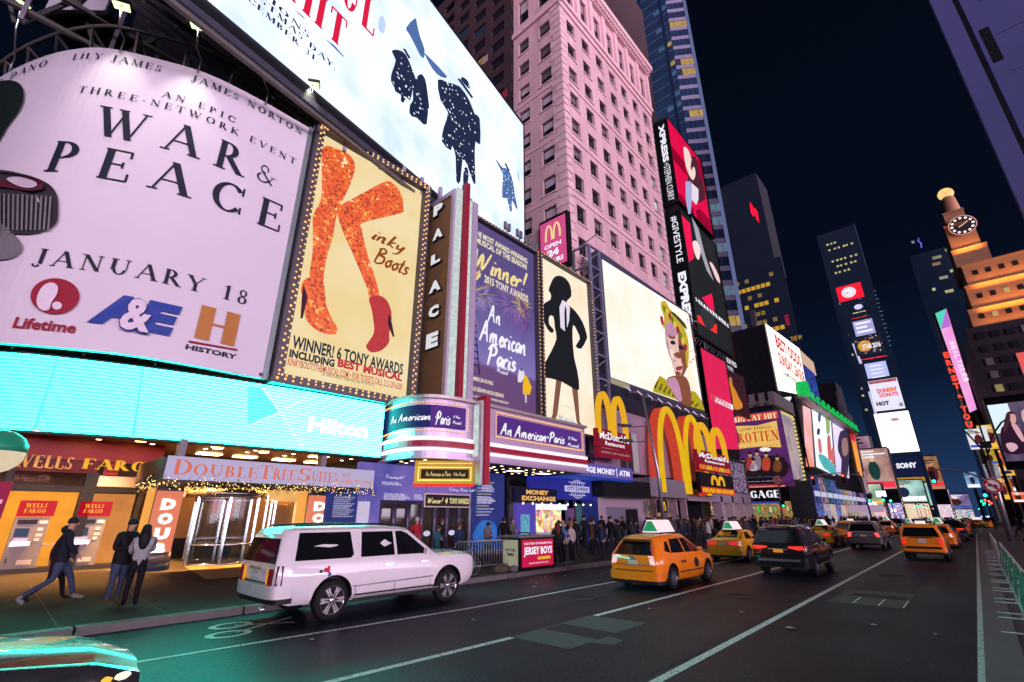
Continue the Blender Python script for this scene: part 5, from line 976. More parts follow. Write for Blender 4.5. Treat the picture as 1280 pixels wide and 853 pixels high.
GOLDA = glow('f2b21e', .92, False, .1, 2); MRED = glow('8e1428', .75, False, .2, 1); GDARK = mat((.45, .22, .03), .4)
def arch_sign(label, px0, yb, px1, yt, X, rows):
    p = Plane((X, 0, 0), (0, 1, 0)); (a0, b0), (a1, b1) = p.px(px0, yb), p.px(px1, yt); t = thing('arch_sign', label, 'sign', (X, a0, b0), 'arch signs of the burger restaurant'); w = a1 - a0
    m = MB(); arch_shape(m, p, a0 + w * .02, b0, w * .94, b1 - b0, w * .085, -.25, .05, GOLDA); m.build('arches', t)
    for kind, z0, z1_ in rows:
        m = MB(); slab(m, p, a0 - .05, z0, a1 + .05, z1_, MRED if kind != 'black' else BLACK, -.35, 0); bd = m.build('board', t); m = MB()
        if kind == 'name': write(m, p, sans('McDonald\'s', bold=.03), (a0 + w * .05, z0 + (z1_ - z0) * .42), (a1 - w * .04, z1_ - (z1_ - z0) * .12), WHT, .02, False); write(m, p, sans('Restaurant', bold=.02), (a0 + w * .2, z0 + (z1_ - z0) * .1), (a1 - w * .2, z0 + (z1_ - z0) * .33), WHT, .02, False)
        elif kind == 'hours': write(m, p, sans('OPEN 24 HOURS', bold=.02), (a0 + w * .06, z0 + .25), (a1 - w * .06, z1_ - .22), glow('c89aa0', .8), .02, False)
        elif kind == 'mini':
            for k in range(5): arch_shape(m, p, a0 + w * (.03 + .19 * k), z0 + .12, w * .17, (z1_ - z0) * .72, w * .03, 0, .03, GOLDA if k % 2 else glow('f07a30', .95))
        else: arch_shape(m, p, a0 + w * .3, z0 + (z1_ - z0) * .42, w * .42, (z1_ - z0) * .5, w * .05, 0, .03, GOLDA); slab(m, p, a0, z0, a1, z0 + (z1_ - z0) * .3, glow('d83a20', .9), 0, .015); [arch_shape(m, p, a0 + w * (.03 + .19 * k), z0 + .06, w * .17, (z1_ - z0) * .22, w * .028, .015, .03, GOLDA) for k in range(5)]
        m.build('lettering', bd)
    m = MB(); m.bar((X - .2, a0 + w * .2, z0 + .2), (-20.3, a0 + w * .2, z0 + .2), .12, GREYM); m.bar((X - .2, a0 + w * .8, z0 + .2), (-20.3, a0 + w * .8, z0 + .2), .12, GREYM); m.build('bracket', t)
S1 = Plane((-18.6, 0, 0), (0, 1, 0)); arch_sign('golden arches over a dark red board beside the long bulb lit marquee', 747, 541, 783, 499, -18.6, (('name', S1.px(765, 560)[1], S1.px(765, 539)[1]), ('hours', S1.px(765, 572.5)[1], S1.px(765, 562)[1])))
S2 = Plane((-17.6, 0, 0), (0, 1, 0)); arch_sign('golden arches stacked over a red board and a black arch panel', 871, 567, 906, 538, -17.6, (('name', S2.px(890, 581)[1], S2.px(890, 566)[1]), ('mini', S2.px(890, 590)[1], S2.px(890, 582)[1]), ('black', S2.px(890, 617)[1], S2.px(890, 592)[1])))
ba = thing('giant_arch_sign', 'giant golden double arch with red tiled inner sides standing over the pavement', 'sign', (-19, 43, 4.2)); p = Plane((-18.9, 0, 0), (0, 1, 0)); a0, b0 = p.px(817, 610); a1, b1 = p.px(879, 523)
m = MB(); arch_shape(m, p, 39.3, 4.0, 10.6, 7.7, .64, -.2, .0, glow('e8b818', .95, False, .25, 1.2)); m.build('front_arches', ba)
TILE = bpy.data.materials.new('red_tiles'); TILE.use_nodes = True
def tile_mat():
    nt = TILE.node_tree; b = nt.nodes['Principled BSDF']; w = nt.nodes.new('ShaderNodeTexBrick'); tc = nt.nodes.new('ShaderNodeTexCoord'); mp = nt.nodes.new('ShaderNodeMapping'); mp.inputs['Rotation'].default_value = (R(90), 0, R(90))
    nt.links.new(tc.outputs['Object'], mp.inputs[0]); nt.links.new(mp.outputs[0], w.inputs['Vector']); w.inputs['Scale'].default_value = 2.2; w.inputs['Color1'].default_value = lin('e03a1c') + (1,); w.inputs['Color2'].default_value = lin('c02038') + (1,); w.inputs['Mortar'].default_value = lin('c85a1a') + (1,); w.inputs['Mortar Size'].default_value = .03; w.offset = 0
    nt.links.new(w.outputs['Color'], b.inputs['Emission Color']); b.inputs['Emission Strength'].default_value = .85; b.inputs['Base Color'].default_value = (.03, .01, .01, 1); TILE.cycles.emission_sampling = 'NONE'
tile_mat(); m = MB(); arch_shape(m, p, 39.3, 4.0, 10.6, 7.66, .62, -1.1, -.21, TILE); m.build('tiled_sides', ba)
lp = thing('lamp_post', 'tall grey steel lamp post before the giant golden arches', 'lamp post', (-13.9, 25.5, .15)); q0 = at_x(829, 646, -13.9); q1 = at_x(804, 497, -13.9); m = MB(); m.tube([(q0.x, q0.y, .15), (q0.x, q0.y - .1, (q1.z + .2) / 2), (q1.x, q1.y, q1.z)], [.13, .10, .07], STEEL, 8); m.build('pole', lp)
for zf in (.80, .70): m = MB(); z_ = q1.z * zf; m.bar((q1.x, q1.y + .1, z_), (q1.x - .9, q1.y - 1.3, z_ - .1), .05, BLACK); m.bar((q1.x - .6, q1.y - .8, z_), (q1.x - 1.0, q1.y - 1.6, z_), .16, BLACK); m.build('arm', lp)

# ------------------------------------------------------------------ screen with the portrait
lw = thing('led_screen', 'huge cream screen with a portrait of a person in a yellow headscarf', 'screen', (-20, 44, 13)); m = MB(); slab(m, PX, 33.5, 12.7, 54.1, 25.2, mat((.05, .055, .09), .5), -.9, -.04); m.build('housing', lw)
m = MB(); m.add([PX.p(34, 13.1), PX.p(53.6, 13.3), PX.p(53.3, 25.0), PX.p(34, 24.4)], [[0, 1, 2, 3]], glow((1, .955, .85), 1.35, True, .04, 5, .8, (1, .86, .66), .22)); m.build('display', lw)
za, zb_ = zc(720, 300, 7.111), zc(720, 410, 7.111); m = MB(); FA, FB, FCc = glow('c890b0', .95, False, .2, 1.2), glow('8a5038', .95, False, .3, 1.5), glow('e8c0b8', 1.0, False, .15, 1)
def lp_(q, mt, d, sm=3): paint(m, PX, q, mt, d, True, sm)
YG = glow('b8a41c', .95, False, .6, 3); 
lp_(zb_(740, 425, 790, 455, 850, 560, 900, 640, 1015, 700, 1020, 560, 1060, 570, 1110, 640, 1143, 738, 870, 632, 680, 565, 690, 520), YG, .03, 0)
lp_(zb_(800, 470, 850, 430, 960, 430, 1010, 520, 1018, 700, 900, 645, 850, 560), FB, .034); lp_(zb_(850, 440, 900, 470, 940, 640, 900, 640, 850, 560, 805, 475), FA, .036)
lp_(zb_(795, -60, 790, 60, 805, 170, 840, 270, 862, 350, 890, 430, 940, 440, 985, 350, 998, 250, 985, 150, 955, 60, 930, -20, 880, -90, 830, -100), FB, .04); lp_(zb_(800, -50, 796, 60, 812, 170, 848, 280, 880, 400, 930, 420, 945, 330, 915, 230, 905, 120, 900, 0, 860, -70), FCc, .044); lp_(zb_(800, -40, 800, 70, 850, 90, 900, 60, 905, -10, 860, -70), FA, .048)
EYE = glow('2c2430', .8)
for q in ((832, 128, 850, 112, 874, 122, 880, 148, 850, 150), (905, 165, 925, 155, 955, 175, 950, 195, 920, 190)): lp_(zb_(*q), EYE, .054, 2)
lp_(zb_(880, 355, 920, 340, 945, 345, 930, 375, 895, 380), glow('a03848', .95), .054, 2); lp_(zb_(862, 235, 905, 215, 930, 255, 915, 275, 885, 262), FB, .052, 2); lp_(zb_(865, 285, 880, 290, 875, 305), EYE, .056, 0)
lp_(za(752, 555, 790, 545, 815, 590, 860, 650, 930, 720, 985, 853, 1000, 1000, 985, 1150, 950, 900, 900, 770, 850, 725, 800, 740, 780, 800, 770, 760, 780, 690, 755, 620), glow('c8b030', .95, False, .7, 3), .05, 3)
for q, mt, d in ((zb_(815, 60, 850, 80, 880, 75, 870, 100, 830, 95), FB, .050), (zb_(910, 110, 945, 125, 965, 150, 940, 145), FB, .050), (zb_(935, 200, 975, 220, 970, 300, 945, 330, 930, 280), FB, .050), (zb_(830, 200, 860, 195, 865, 250, 845, 270), glow('f4d8c8', 1.05), .050), (zb_(880, 385, 930, 400, 915, 425, 890, 415), FB, .052), (zb_(805, 90, 812, 200, 835, 270, 825, 180), FA, .050)): lp_(q, mt, d, 2)
for k in range(9): lp_(za(765 + 24 * k, 590 + 26 * k + k * k * 2, 790 + 24 * k, 600 + 27 * k + k * k * 2, 800 + 22 * k, 650 + 27 * k + k * k * 2, 780 + 22 * k, 640 + 26 * k + k * k * 2), glow(('70801c', 'e8d040', 'a82838')[k % 3], .9), .058 + .0005 * k, 2)
for k in range(10): lp_(zb_(690 + 40 * k, 530 + 18 * k, 720 + 40 * k, 470 + 22 * k, 730 + 40 * k, 480 + 22 * k, 705 + 40 * k, 545 + 18 * k), glow('54601a', .9), .0305, 0)
lp_(za(742, 690, 765, 680, 775, 740, 760, 765), glow('c02840', .95), .055, 2); lp_(za(830, 640, 870, 650, 960, 740, 985, 800, 940, 760, 880, 690), glow('4a4020', .8), .056, 2)
r_ = random.Random(4)
for k in range(34):
    x, y = zb_(r_.uniform(985, 1065), r_.uniform(-150, 330))[0]; a, b = PX.px(x, y); s_ = r_.uniform(.08, .28); paint(m, PX, [(a - s_, b), (a - s_ * .2, b + s_ * .6), (a + s_, b + s_ * .2), (a + s_ * .3, b - s_ * .5)], glow(('3a2c3c', 'c06878', 'f0d0c8', 'e8b0a0')[k % 4], .9), .03 + .0006 * k, False)
m.build('displayed_portrait', lw)
m = MB(); slab(m, PX, 33.9, 12.55, 37.0, 13.0, glow('b8ac90', .7), .0, .08); m.build('name_plate', lw)
m = MB()
for yy in range(36, 54, 2): m.bar((-19.8, yy, 12.6), (-19.4, yy + .4, 12.1), .10, STEEL); m.box((-19.6, yy + .2, 12.0), (-19.2, yy + .7, 12.2), GREYM)
m.build('lamp_brackets', lw)
fr = thing('scaffold', 'open steel lattice frame between the pale poster and the portrait screen', 'frame', (-20.5, 32.5, 8)); m = MB()
for yy in (31.75, 33.3): m.bar((-19.9, yy, 8.5), (-19.9, yy, 24.9), .22, mat((.20, .20, .30), .5, .4)); m.bar((-21.6, yy, 8.5), (-21.6, yy, 24.9), .2, GREYM)
for k in range(8): z_ = 10.5 + 2.05 * k; m.bar((-19.9, 31.7, z_), (-19.9, 33.5, z_), .16, mat((.20, .20, .30), .5, .4)); m.bar((-21.6, 31.7, z_), (-19.9, 31.7, z_), .14, GREYM); m.bar((-21.6, 31.8, z_), (-19.9, 33.3, z_ + 1.9), .09, GREYM)
m.build('lattice', fr); m = MB()
for z_ in (12.4, 15.0, 18.6): m.box((-21.0, 32.1, z_), (-20.4, 32.9, z_ + .8), glow('d8c890', .35, False, .5, 3))
m.build('service_boxes', fr)

# ------------------------------------------------------------------ towers
def grid_wall(mb, p, a0, b0, a1, b1, holes_a, holes_b, mt, dep=.3):
    """wall sheet with a regular grid of openings and their reveals"""
    A = sorted({a0, a1} | {x for h in holes_a for x in h}); B = sorted({b0, b1} | {x for h in holes_b for x in h}); ha = {h[0] for h in holes_a}; hb = {h[0] for h in holes_b}
    for i in range(len(A) - 1):
        for j in range(len(B) - 1):
            x0, x1, y0, y1 = A[i], A[i + 1], B[j], B[j + 1]
            if x0 in ha and y0 in hb:
                for q in (((x0, y0), (x1, y0)), ((x1, y0), (x1, y1)), ((x1, y1), (x0, y1)), ((x0, y1), (x0, y0))): mb.add([p.p(*q[0], 0), p.p(*q[1], 0), p.p(*q[1], -dep), p.p(*q[0], -dep)], [[0, 1, 2, 3]], mt)
            else: mb.add([p.p(x0, y0), p.p(x1, y0), p.p(x1, y1), p.p(x0, y1)], [[0, 1, 2, 3]], mt)
def sash_mesh(p, w, h, dep, frame, pane, blind=None, bt=.45, sill=None):
    o = Plane((0, 0, 0), p.u, p.v); m = MB(); f = min(.09, w * .08); f2 = f
    for q in ((0, 0, f, h), (w - f, 0, w, h), (f, 0, w - f, f), (f, h - f, w - f, h)): slab(m, o, *q, frame, -dep, -dep + .1)
    slab(m, o, f, h * .5 - .04, w - f, h * .5 + .04, frame, -dep, -dep + .08)
    m.add([o.p(f, f, -dep + .03), o.p(w - f, f, -dep + .03), o.p(w - f, h - f, -dep + .03), o.p(f, h - f, -dep + .03)], [[0, 1, 2, 3]], pane)
    if blind: m.add([o.p(f, h * bt, -dep + .045), o.p(w - f, h * bt, -dep + .045), o.p(w - f, h - f, -dep + .045), o.p(f, h - f, -dep + .045)], [[0, 1, 2, 3]], blind)
    if sill: slab(m, o, -.12, -.16, w + .12, .0, sill, -.05, .14)
    x = m.build('window'); return x
class Windows:
    """puts copies of a window onto a building; only the first 100 are parts of their own"""
    def __init__(s, parent, p): s.par, s.p, s.n, s.rest = parent, p, 0, {}
    def put(s, proto, a, b):
        w = s.p.p(a, b) - s.par.location; s.n += 1
        if s.n <= 95: c = proto.copy(); C.objects.link(c); c.parent = s.par; c.location = w
        else: s.rest.setdefault(proto.name, (proto, []))[1].append(w)
    def done(s):
        for nm, (pr, L) in s.rest.items():
            mb = MB()
            for w in L:
                for k, mt in enumerate(pr.data.materials): 
                    fs = [list(f.vertices) for f in pr.data.polygons if f.material_index == k]
                    if fs: mb.add([v.co + w for v in pr.data.vertices], fs, mt)
            tag(mb.build('far_windows', s.par, True), kind='stuff')
PINK = mat((.60, .40, .42), .6, 0, .42, .16, .12); PINKT = mat((.68, .47, .48), .6, 0, .2, .5, .1); n_ = [x for x in PINK.node_tree.nodes if x.type == 'TEX_NOISE'][0]; mp_n = PINK.node_tree.nodes.new('ShaderNodeMapping'); mp_n.inputs['Scale'].default_value = (1, 1, .12); n_.inputs['Scale'].default_value = .8
PINK.node_tree.links.new(PINK.node_tree.nodes['Texture Coordinate'].outputs['Object'], mp_n.inputs[0]); PINK.node_tree.links.new(mp_n.outputs[0], n_.inputs['Vector']); GLD = mat((.012, .014, .022), .08, 0, .2, 1, 0, 0, .9); FRB = mat((.02, .02, .028), .5); BLND = mat((.45, .38, .42), .7)
SN_W = mat((.55, .5, .55), .6)
pk = thing('pink_tower', 'tall pink stone tower with rows of dark sash windows and a heavy cornice', 'building', (-30, 43, 0)); PF = Plane((-22, 32, 0), (0, 1, 0)); PS = Plane((-29.2, 32, 0), (1, 0, 0))
ca_ = [(1.35 + 3.1 * k, 1.35 + 3.1 * k + 1.55) for k in range(7)]; rows_z = [57.2 - 3.72 * k for k in range(13)]; cb2 = [(z - 2.1, z) for z in rows_z]; top = [(63.6 - 2.6, 63.6)]
m = MB(); grid_wall(m, PF, 0, 8, 22.4, 66.0, ca_, sorted(cb2 + [(60.4, 64.4)]), PINK, .45); cs_ = [(.9, 2.5), (4.1, 5.75)]; grid_wall(m, PS, 0, 8, 7.2, 66.0, cs_, sorted(cb2 + [(60.4, 64.4)]), PINK, .4)
m.poly([(-29.2, 32, 66), (-22, 32, 66), (-22, 54.4, 66), (-29.2, 54.4, 66)], DARK); m.poly([(-22, 54.4, 8), (-22, 54.4, 66), (-29.2, 54.4, 66), (-29.2, 54.4, 8)], PINK); m.poly([(-29.2, 32, 8), (-29.2, 32, 66), (-29.2, 54.4, 66), (-29.2, 54.4, 8)], PINK)
m.build('wall', pk); m = MB(); slab(m, PF, -.45, 66.0, 22.9, 67.0, PINKT, -7.4, .5); slab(m, PF, -.75, 67.0, 23.2, 68.0, PINKT, -7.6, .95); slab(m, PF, -.3, 58.8, 22.7, 59.5, PINKT, 0, .42); slab(m, PF, -.2, 58.1, 22.6, 58.8, PINKT, 0, .2)
slab(m, PS, 0, 58.5, 7.6, 59.3, PINKT, 0, .3)
for k in range(44): slab(m, PF, -.5 + k * .53, 66.2, -.5 + k * .53 + .28, 66.95, PINKT, .5, .85)
m.build('cornice', pk); m = MB()
for z in rows_z[3::2]: slab(m, PF, 0, z + .65, 22.4, z + .95, PINKT, 0, .12); slab(m, PS, 0, z + .65, 7.3, z + .95, PINKT, 0, .10)
m.build('string_course', pk); m = MB()
for k in range(52):
    z = 8 + k * .98; w = .95 if k % 2 else .62
    slab(m, PF, -.06, z, w, z + .82, PINKT, 0, .09); slab(m, PF, 22.4 - w, z, 22.46, z + .82, PINKT, 0, .09); slab(m, PS, 7.2 - w * 1.5, z, 7.2 - .01, z + .82, PINKT, 0, .085)
m.build('quoins', pk); m = MB()
for k in range(8): a = .3 + 3.1 * k; slab(m, PF, a, 59.5, a + .75, 66, PINKT, 0, .3)
m.build('pilasters', pk)
wA = [sash_mesh(PF, 1.55, 2.1, .4, FRB, GLD, None, .5, PINKT), sash_mesh(PF, 1.55, 2.1, .4, FRB, GLD, mat((.16, .12, .14), .7), .62, PINKT), sash_mesh(PF, 1.55, 2.1, .4, FRB, GLD, glow('6a5a30', .5, False, .5, 6), .2, PINKT)]
wT = sash_mesh(PF, 1.55, 4.0, .4, FRB, GLD, mat((.30, .20, .22), .7), .6); wS = [sash_mesh(PS, 1.6, 2.1, .35, FRB, GLD, BLND, .5, PINKT), sash_mesh(PS, 1.6, 2.1, .35, FRB, GLD, mat((.10, .09, .11), .7), .5, PINKT)]
wX = sash_mesh(PF, 1.55, 2.1, .4, FRB, GLD, glow('d8cfd8', .7, False, .4, 5), .15, PINKT); WF = Windows(pk, PF); WS = Windows(pk, PS); r_ = random.Random(9)
for (z0, z1_) in cb2:
    for k, (a, _) in enumerate(ca_): WF.put(wX if (k == 6 and 22 < z0 < 46) else wA[r_.choices((0, 1, 2), (6, 3.5, .9))[0]], a, z0)
for a, _ in ca_: WF.put(wT, a, 60.4)
for (z0, z1_) in cb2:
    for a, _ in cs_: WS.put(wS[0 if z0 > 42 and r_.random() < .4 else 1] if z0 > 44 or z0 < 26 else wS[r_.choice((0, 0, 1))], a, z0)
wT2 = sash_mesh(PS, 1.6, 4.0, .35, FRB, GLD, BLND, .55)
for a, _ in cs_: WS.put(wT2, a, 60.4)
WF.done(); WS.done()
for o in wA + [wT, wX, wT2] + wS: bpy.data.objects.remove(o)
m = MB(); write(m, PF, sans('LILY', bold=.04), (ca_[6][0] + .2, 41.0), (ca_[6][0] + 1.4, 42.4), WHT, -.3, False, 90); write(m, PF, sans('KIN', bold=.04), (ca_[6][0] + .2, 37.2), (ca_[6][0] + 1.4, 38.7), INK, -.3, False, 90); m.build('window_lettering', pk)

fs = thing('restaurant_sign', 'pink square sign with golden arches hung on the side of the pink tower', 'sign', (-22.2, 31.2, 24)); p = Plane((-25.4, 31.2, 0), (1, 0, 0)); m = MB(); slab(m, p, .3, 23.6, 3.65, 29.2, BLACK, -.6, -.02); m.build('housing', fs); m = MB(); slab(m, p, .42, 23.8, 3.45, 28.9, glow('d8508e', .92, False, .1, 1), -.05, 0); m.build('panel', fs); m = MB()
arch_shape(m, p, 1.0, 26.7, 1.9, 1.75, .2, 0, .04, glow('f0d890', 1.0)); write(m, p, sans('OPEN', bold=.04), (.9, 25.85), (2.9, 26.3), WHT, .03, False); write(m, p, sans('24', bold=.06), (1.2, 24.9), (2.6, 25.65), WHT, .03, False); write(m, p, sans('HOURS', bold=.04), (.9, 24.15), (3.1, 24.65), WHT, .03, False); m.build('lettering', fs)

# brown tower behind the pink one
bt = thing('brown_tower', 'dim brown tower with wide windows rising behind the snowy screen', 'building', (-45, 50, 0)); p = Plane((-75, 46, 0), (1, 0, 0)); BRN = mat((.04, .026, .03), .7, 0, .3, .3); ha = [(1.2 + 5.2 * k, 4.6 + 5.2 * k) for k in range(8)]; hb = [(20 + 4.3 * k, 22.4 + 4.3 * k) for k in range(22)]
m = MB(); grid_wall(m, p, 0, 0, 44, 116, ha, hb, BRN, .4); m.poly([(-31, 46, 0), (-31, 80, 0), (-31, 80, 116), (-31, 46, 116)], BRN); m.poly([(-75, 46, 0), (-75, 80, 0), (-75, 80, 116), (-75, 46, 116)], BRN); m.build('wall', bt)
CB = glow((.012, .022, .055), 1.0); w0 = sash_mesh(p, 3.4, 2.4, .4, FRB, CB); w1 = sash_mesh(p, 3.4, 2.4, .4, FRB, GLD); w2 = sash_mesh(p, 3.4, 2.4, .4, FRB, glow('a8924c', .5, False, .6, 2)); W_ = Windows(bt, p); r_ = random.Random(6)
for z0, _ in hb[6:]:
    for a, _ in ha[3:]: W_.put(w2 if r_.random() < .03 else r_.choice((w0, w1)), a, z0)
W_.done()
for o in (w0, w1, w2): bpy.data.objects.remove(o)
m = MB()
for a, z in ((33.1, 58.3), (27.9, 71.2), (33.1, 75.5), (38.3, 62.6), (22.7, 84)): slab(m, p, a + 2.2, z, a + 3.6, z + 1.7, mat((.30, .03, .05), .6) if int(a) % 2 else mat((.35, .22, .22), .6), 0, .05)
m.build('coloured_panels', bt)

# glass tower with banded floors
gt = thing('glass_tower', 'tall blue glass tower with lit floors and a bright vertical edge', 'building', (-45, 115, 0)); EX = at_x(853, 0, -30); cx_, cy_ = -30.0, 112.0
d2 = Vector((math.cos(R(35)), math.sin(R(35)), 0)); CH = Plane((cx_ - d2.x * 5.4, cy_ - d2.y * 5.4, 0), d2); NF = Plane((cx_ - d2.x * 5.4 - 30, cy_ - d2.y * 5.4, 0), (1, 0, 0))
BLG = mat((.015, .03, .07), .12, 0, .4, .2, 0, 0, .9); m = MB(); H_ = 190
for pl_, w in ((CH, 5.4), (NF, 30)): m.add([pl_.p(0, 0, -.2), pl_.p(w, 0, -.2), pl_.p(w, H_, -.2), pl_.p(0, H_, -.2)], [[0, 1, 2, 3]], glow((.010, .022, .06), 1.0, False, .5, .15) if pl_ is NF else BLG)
m.poly([(cx_, cy_, 0), (cx_ - 14, cy_ + 40, 0), (cx_ - 14, cy_ + 40, H_), (cx_, cy_, H_)], BLG); m.build('curtain_wall', gt); m = MB(); SPN = mat((.15, .15, .22), .5)
r_ = random.Random(12)
for k in range(48): z = 3 + 3.95 * k; slab(m, CH, 0, z, 5.4, z + 1.35, SPN, -.2, .0)
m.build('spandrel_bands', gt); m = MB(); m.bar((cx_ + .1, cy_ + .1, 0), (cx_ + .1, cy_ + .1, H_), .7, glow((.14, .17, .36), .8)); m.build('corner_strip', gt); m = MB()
for k in range(48):
    for j in range(4): slab(m, CH, .1 + j * 1.36, 4.35 + 3.95 * k, .16 + j * 1.36, 6.95 + 3.95 * k, FRB, -.2, -.08)
m.build('mullions', gt); lit = [glow('c8a45c', .75, False, .8, 1.2), glow('6f7a60', .45, False, .9, 1.0), glow('7f9ab8', .5, False, .6, .8)]; n = 0
for k in range(48):
    if r_.random() < .36 and n < 60:
        m = MB(); a = r_.choice((0.1, 0.1, 1.5)); slab(m, CH, a, 4.45 + 3.95 * k, 5.3, 6.9 + 3.95 * k, lit[r_.choices((0, 1, 2), (5, 3, 2))[0]], -.2, -.15); m.build('lit_floor', gt); n += 1
for k in range(90):
    j = r_.randrange(12); z = 60 + 3.95 * r_.randrange(32); q = r_.random()
    if n > 96: break
    if j in (2, 3, 8): continue
    m = MB(); slab(m, NF, 30 - (j + 1) * 2.3 + .2, z + .8, 30 - j * 2.3 - .2, z + 2.3, glow('d0b060', .6, False, .8, 1) if q < .12 else glow('5a84b4', .42, False, .7, .5), -.2, -.1); m.build('lit_window', gt); n += 1
m = MB()
for k in range(48): z = 3 + 3.95 * k; slab(m, NF, 0, z, 30, z + .5, mat((.05, .09, .2), .4), -.2, .0)
for j in (1.5, 8, 15.5, 22): slab(m, NF, 30 - j - .6, 0, 30 - j, H_, mat((.012, .02, .05), .3), -.2, .3)
m.build('floor_bands', gt)

# corner screens on the clothes shop
es = thing('corner_screen', 'corner stack of black and red screens with upright white lettering', 'screen', (-20.5, 60, 23)); EB = Plane((-22.3, 55.5, 0), (1, 0, 0)); ER = Plane((-20, 55.5, 0), (0, 1, 0)); BK = glow((.016, .017, .024), 1.0)
m = MB()
for z0, z1_ in ((42.6, 57.6), (22.9, 41.6)): slab(m, EB, 0, z0, 2.3, z1_, BLACK, -13, -.03); slab(m, ER, 0, z0, 12.2, z1_, BLACK, -2.2, -.03)
m.box((-22.2, 55.8, 41.6), (-20.4, 67, 42.6), BLACK); m.build('housing', es); m = MB()
for z0, z1_ in ((42.9, 57.2), (23.2, 41.3)): slab(m, EB, .05, z0, 2.25, z1_, BK, -.02, 0)
m.build('black_display', es); m = MB()
write(m, EB, sans('XPRESS', bold=.05), (.85, 49.8), (1.75, 56.6), WHT, .03, False, 90); write(m, EB, sans('+STEPHEN CURRY', bold=.0), (.85, 43.2), (1.75, 49.6), WHT, .03, False, 90)
write(m, EB, sans('#GIVESTYLE', bold=.01), (.8, 33.4), (1.75, 40.6), WHT, .03, False, 90); write(m, EB, sans('EXPRESS', bold=.06), (.75, 24.6), (1.85, 32.0), WHT, .03, False, 90); m.build('lettering', es)
m = MB(); slab(m, ER, .05, 42.9, 12.1, 57.2, glow('e6124c', 1.25, True, .12, .4), -.02, 0); m.build('red_display', es); m = MB(); ze, zf_ = zc(780, 130, 7.111), zc(820, 250, 4.736)
ep = lambda q, mt, d, sm=2: paint(m, ER, q, mt, d, True, sm)
ep(ze(525, 385, 560, 390, 600, 470, 640, 470, 660, 600, 700, 700, 720, 853, 600, 853, 560, 600), glow('5a2434', .8, False, .4, 2), .02); ep(ze(527, 390, 545, 385, 575, 420, 600, 500, 632, 590, 630, 650, 610, 680, 580, 640, 550, 560, 535, 480), glow('f4d4cc', 1.05), .03); ep(ze(596, 500, 625, 540, 635, 570, 610, 560, 600, 600, 590, 560), glow('50283a', .8), .035, 0)
ep(ze(545, 690, 590, 690, 600, 853, 590, 980, 570, 980, 548, 853), glow('aab4e0', .95), .03, 0); ep(ze(595, 700, 660, 760, 660, 853, 640, 900, 600, 853), glow('e8dcec', 1.0), .035, 0); m.build('displayed_person', es)
m = MB(); slab(m, ER, .05, 23.2, 12.1, 41.3, glow('55585f', .7, False, .3, .3), -.02, 0); m.build('grey_display', es); m = MB()
ep(zf_(150, 90, 200, 140, 225, 345, 195, 370), glow('e6124c', 1.2), .02, 0); ep(zf_(270, 580, 330, 555, 345, 650, 345, 680), glow('e6124c', 1.2), .02, 0); ep(zf_(243, 680, 360, 740, 360, 795, 250, 725), glow('f03030', 1.15), .02, 0); ep(zf_(260, 650, 330, 650, 345, 740, 310, 770, 275, 720), glow('3a3c44', .7), .03, 3); ep(zf_(215, 250, 240, 245, 262, 290, 258, 340, 245, 355, 225, 310), glow('f4d8d8', 1.1), .03); ep(zf_(315, 370, 335, 380, 370, 450, 378, 495, 355, 470, 335, 420), glow('f0c8c4', 1.1), .03)
ep(zf_(210, 100, 250, 170, 290, 330, 340, 480, 300, 420, 240, 240), glow('b8b8c8', .8), .025, 0)
ep(zf_(232, 575, 425, 735, 430, 760, 236, 600), WHT, .035, 0); m.build('displayed_shapes', es); m = MB(); (a0, b0), (a1, b1) = ER.px(*zf_(240, 590)[0]), ER.px(*zf_(425, 745)[0])
for k, ch in enumerate('EXPRESS.COM'): t = k / 11; mid = ER.px(*zf_(238 + 190 * t, 588 + 158 * t)[0]); write(m, ER, sans(ch, bold=.05), (mid[0], mid[1] - .4), (mid[0] + .6, mid[1] + .5), INK, .05, False)
m.build('lettering', es); m = MB(); r_ = random.Random(8)
for k in range(16): m.bar((-20.3, 55.8 + k * .7, 22.8), (-21.5 + r_.random(), 56.2 + k * .7, 21.2 + r_.random()), .12, GREYM)
m.box((-22, 56, 21.2), (-20.6, 66, 21.9), BLACK); m.build('under_rigging', es)
rb = thing('banner_screen', 'tall crimson screen with white band beside a black upright strip', 'screen', (-20, 59, 9.5)); m = MB(); slab(m, EB, .2, 8.6, 2.2, 21.6, BLACK, -8, 0); slab(m, ER, 0, 8.9, 8.3, 21.6, BLACK, -2, -.02); m.build('housing', rb)
m = MB(); m.add([ER.p(.1, 9.2), ER.p(8.2, 9.9), ER.p(8.2, 21.3), ER.p(.1, 21.3)], [[0, 1, 2, 3]], glow('d81f52', 1.1, True, .1, .5)); m.build('display', rb); m = MB(); zx = zc(880, 400, 6.094)
paint(m, ER, zx(80, 585, 222, 650, 225, 690, 84, 625), WHT, .02); m.build('white_band', rb); m = MB(); write(m, ER, sans('EXPRESS', bold=.03), (1.0, ER.px(*zx(95, 618)[0])[1] - .15), (7.6, ER.px(*zx(200, 655)[0])[1] + .45), glow('e0506a', 1.0), .03, False); write(m, EB, sans('#GIV', bold=.04), (.7, 10.4), (1.7, 14.6), WHT, .02, False, 90); m.build('lettering', rb)
dp = thing('street_poster', 'dark maroon poster with a figure in orange at the shop corner', 'poster', (-19.9, 66, 9)); p = Plane((-19.9, 63.9, 0), (0, 1, 0)); m = MB(); slab(m, p, 0, 14.6, 6.4, 20.6, glow('3c1a24', .8, False, .3, .4), -.3, 0); m.build('panel', dp); m = MB()
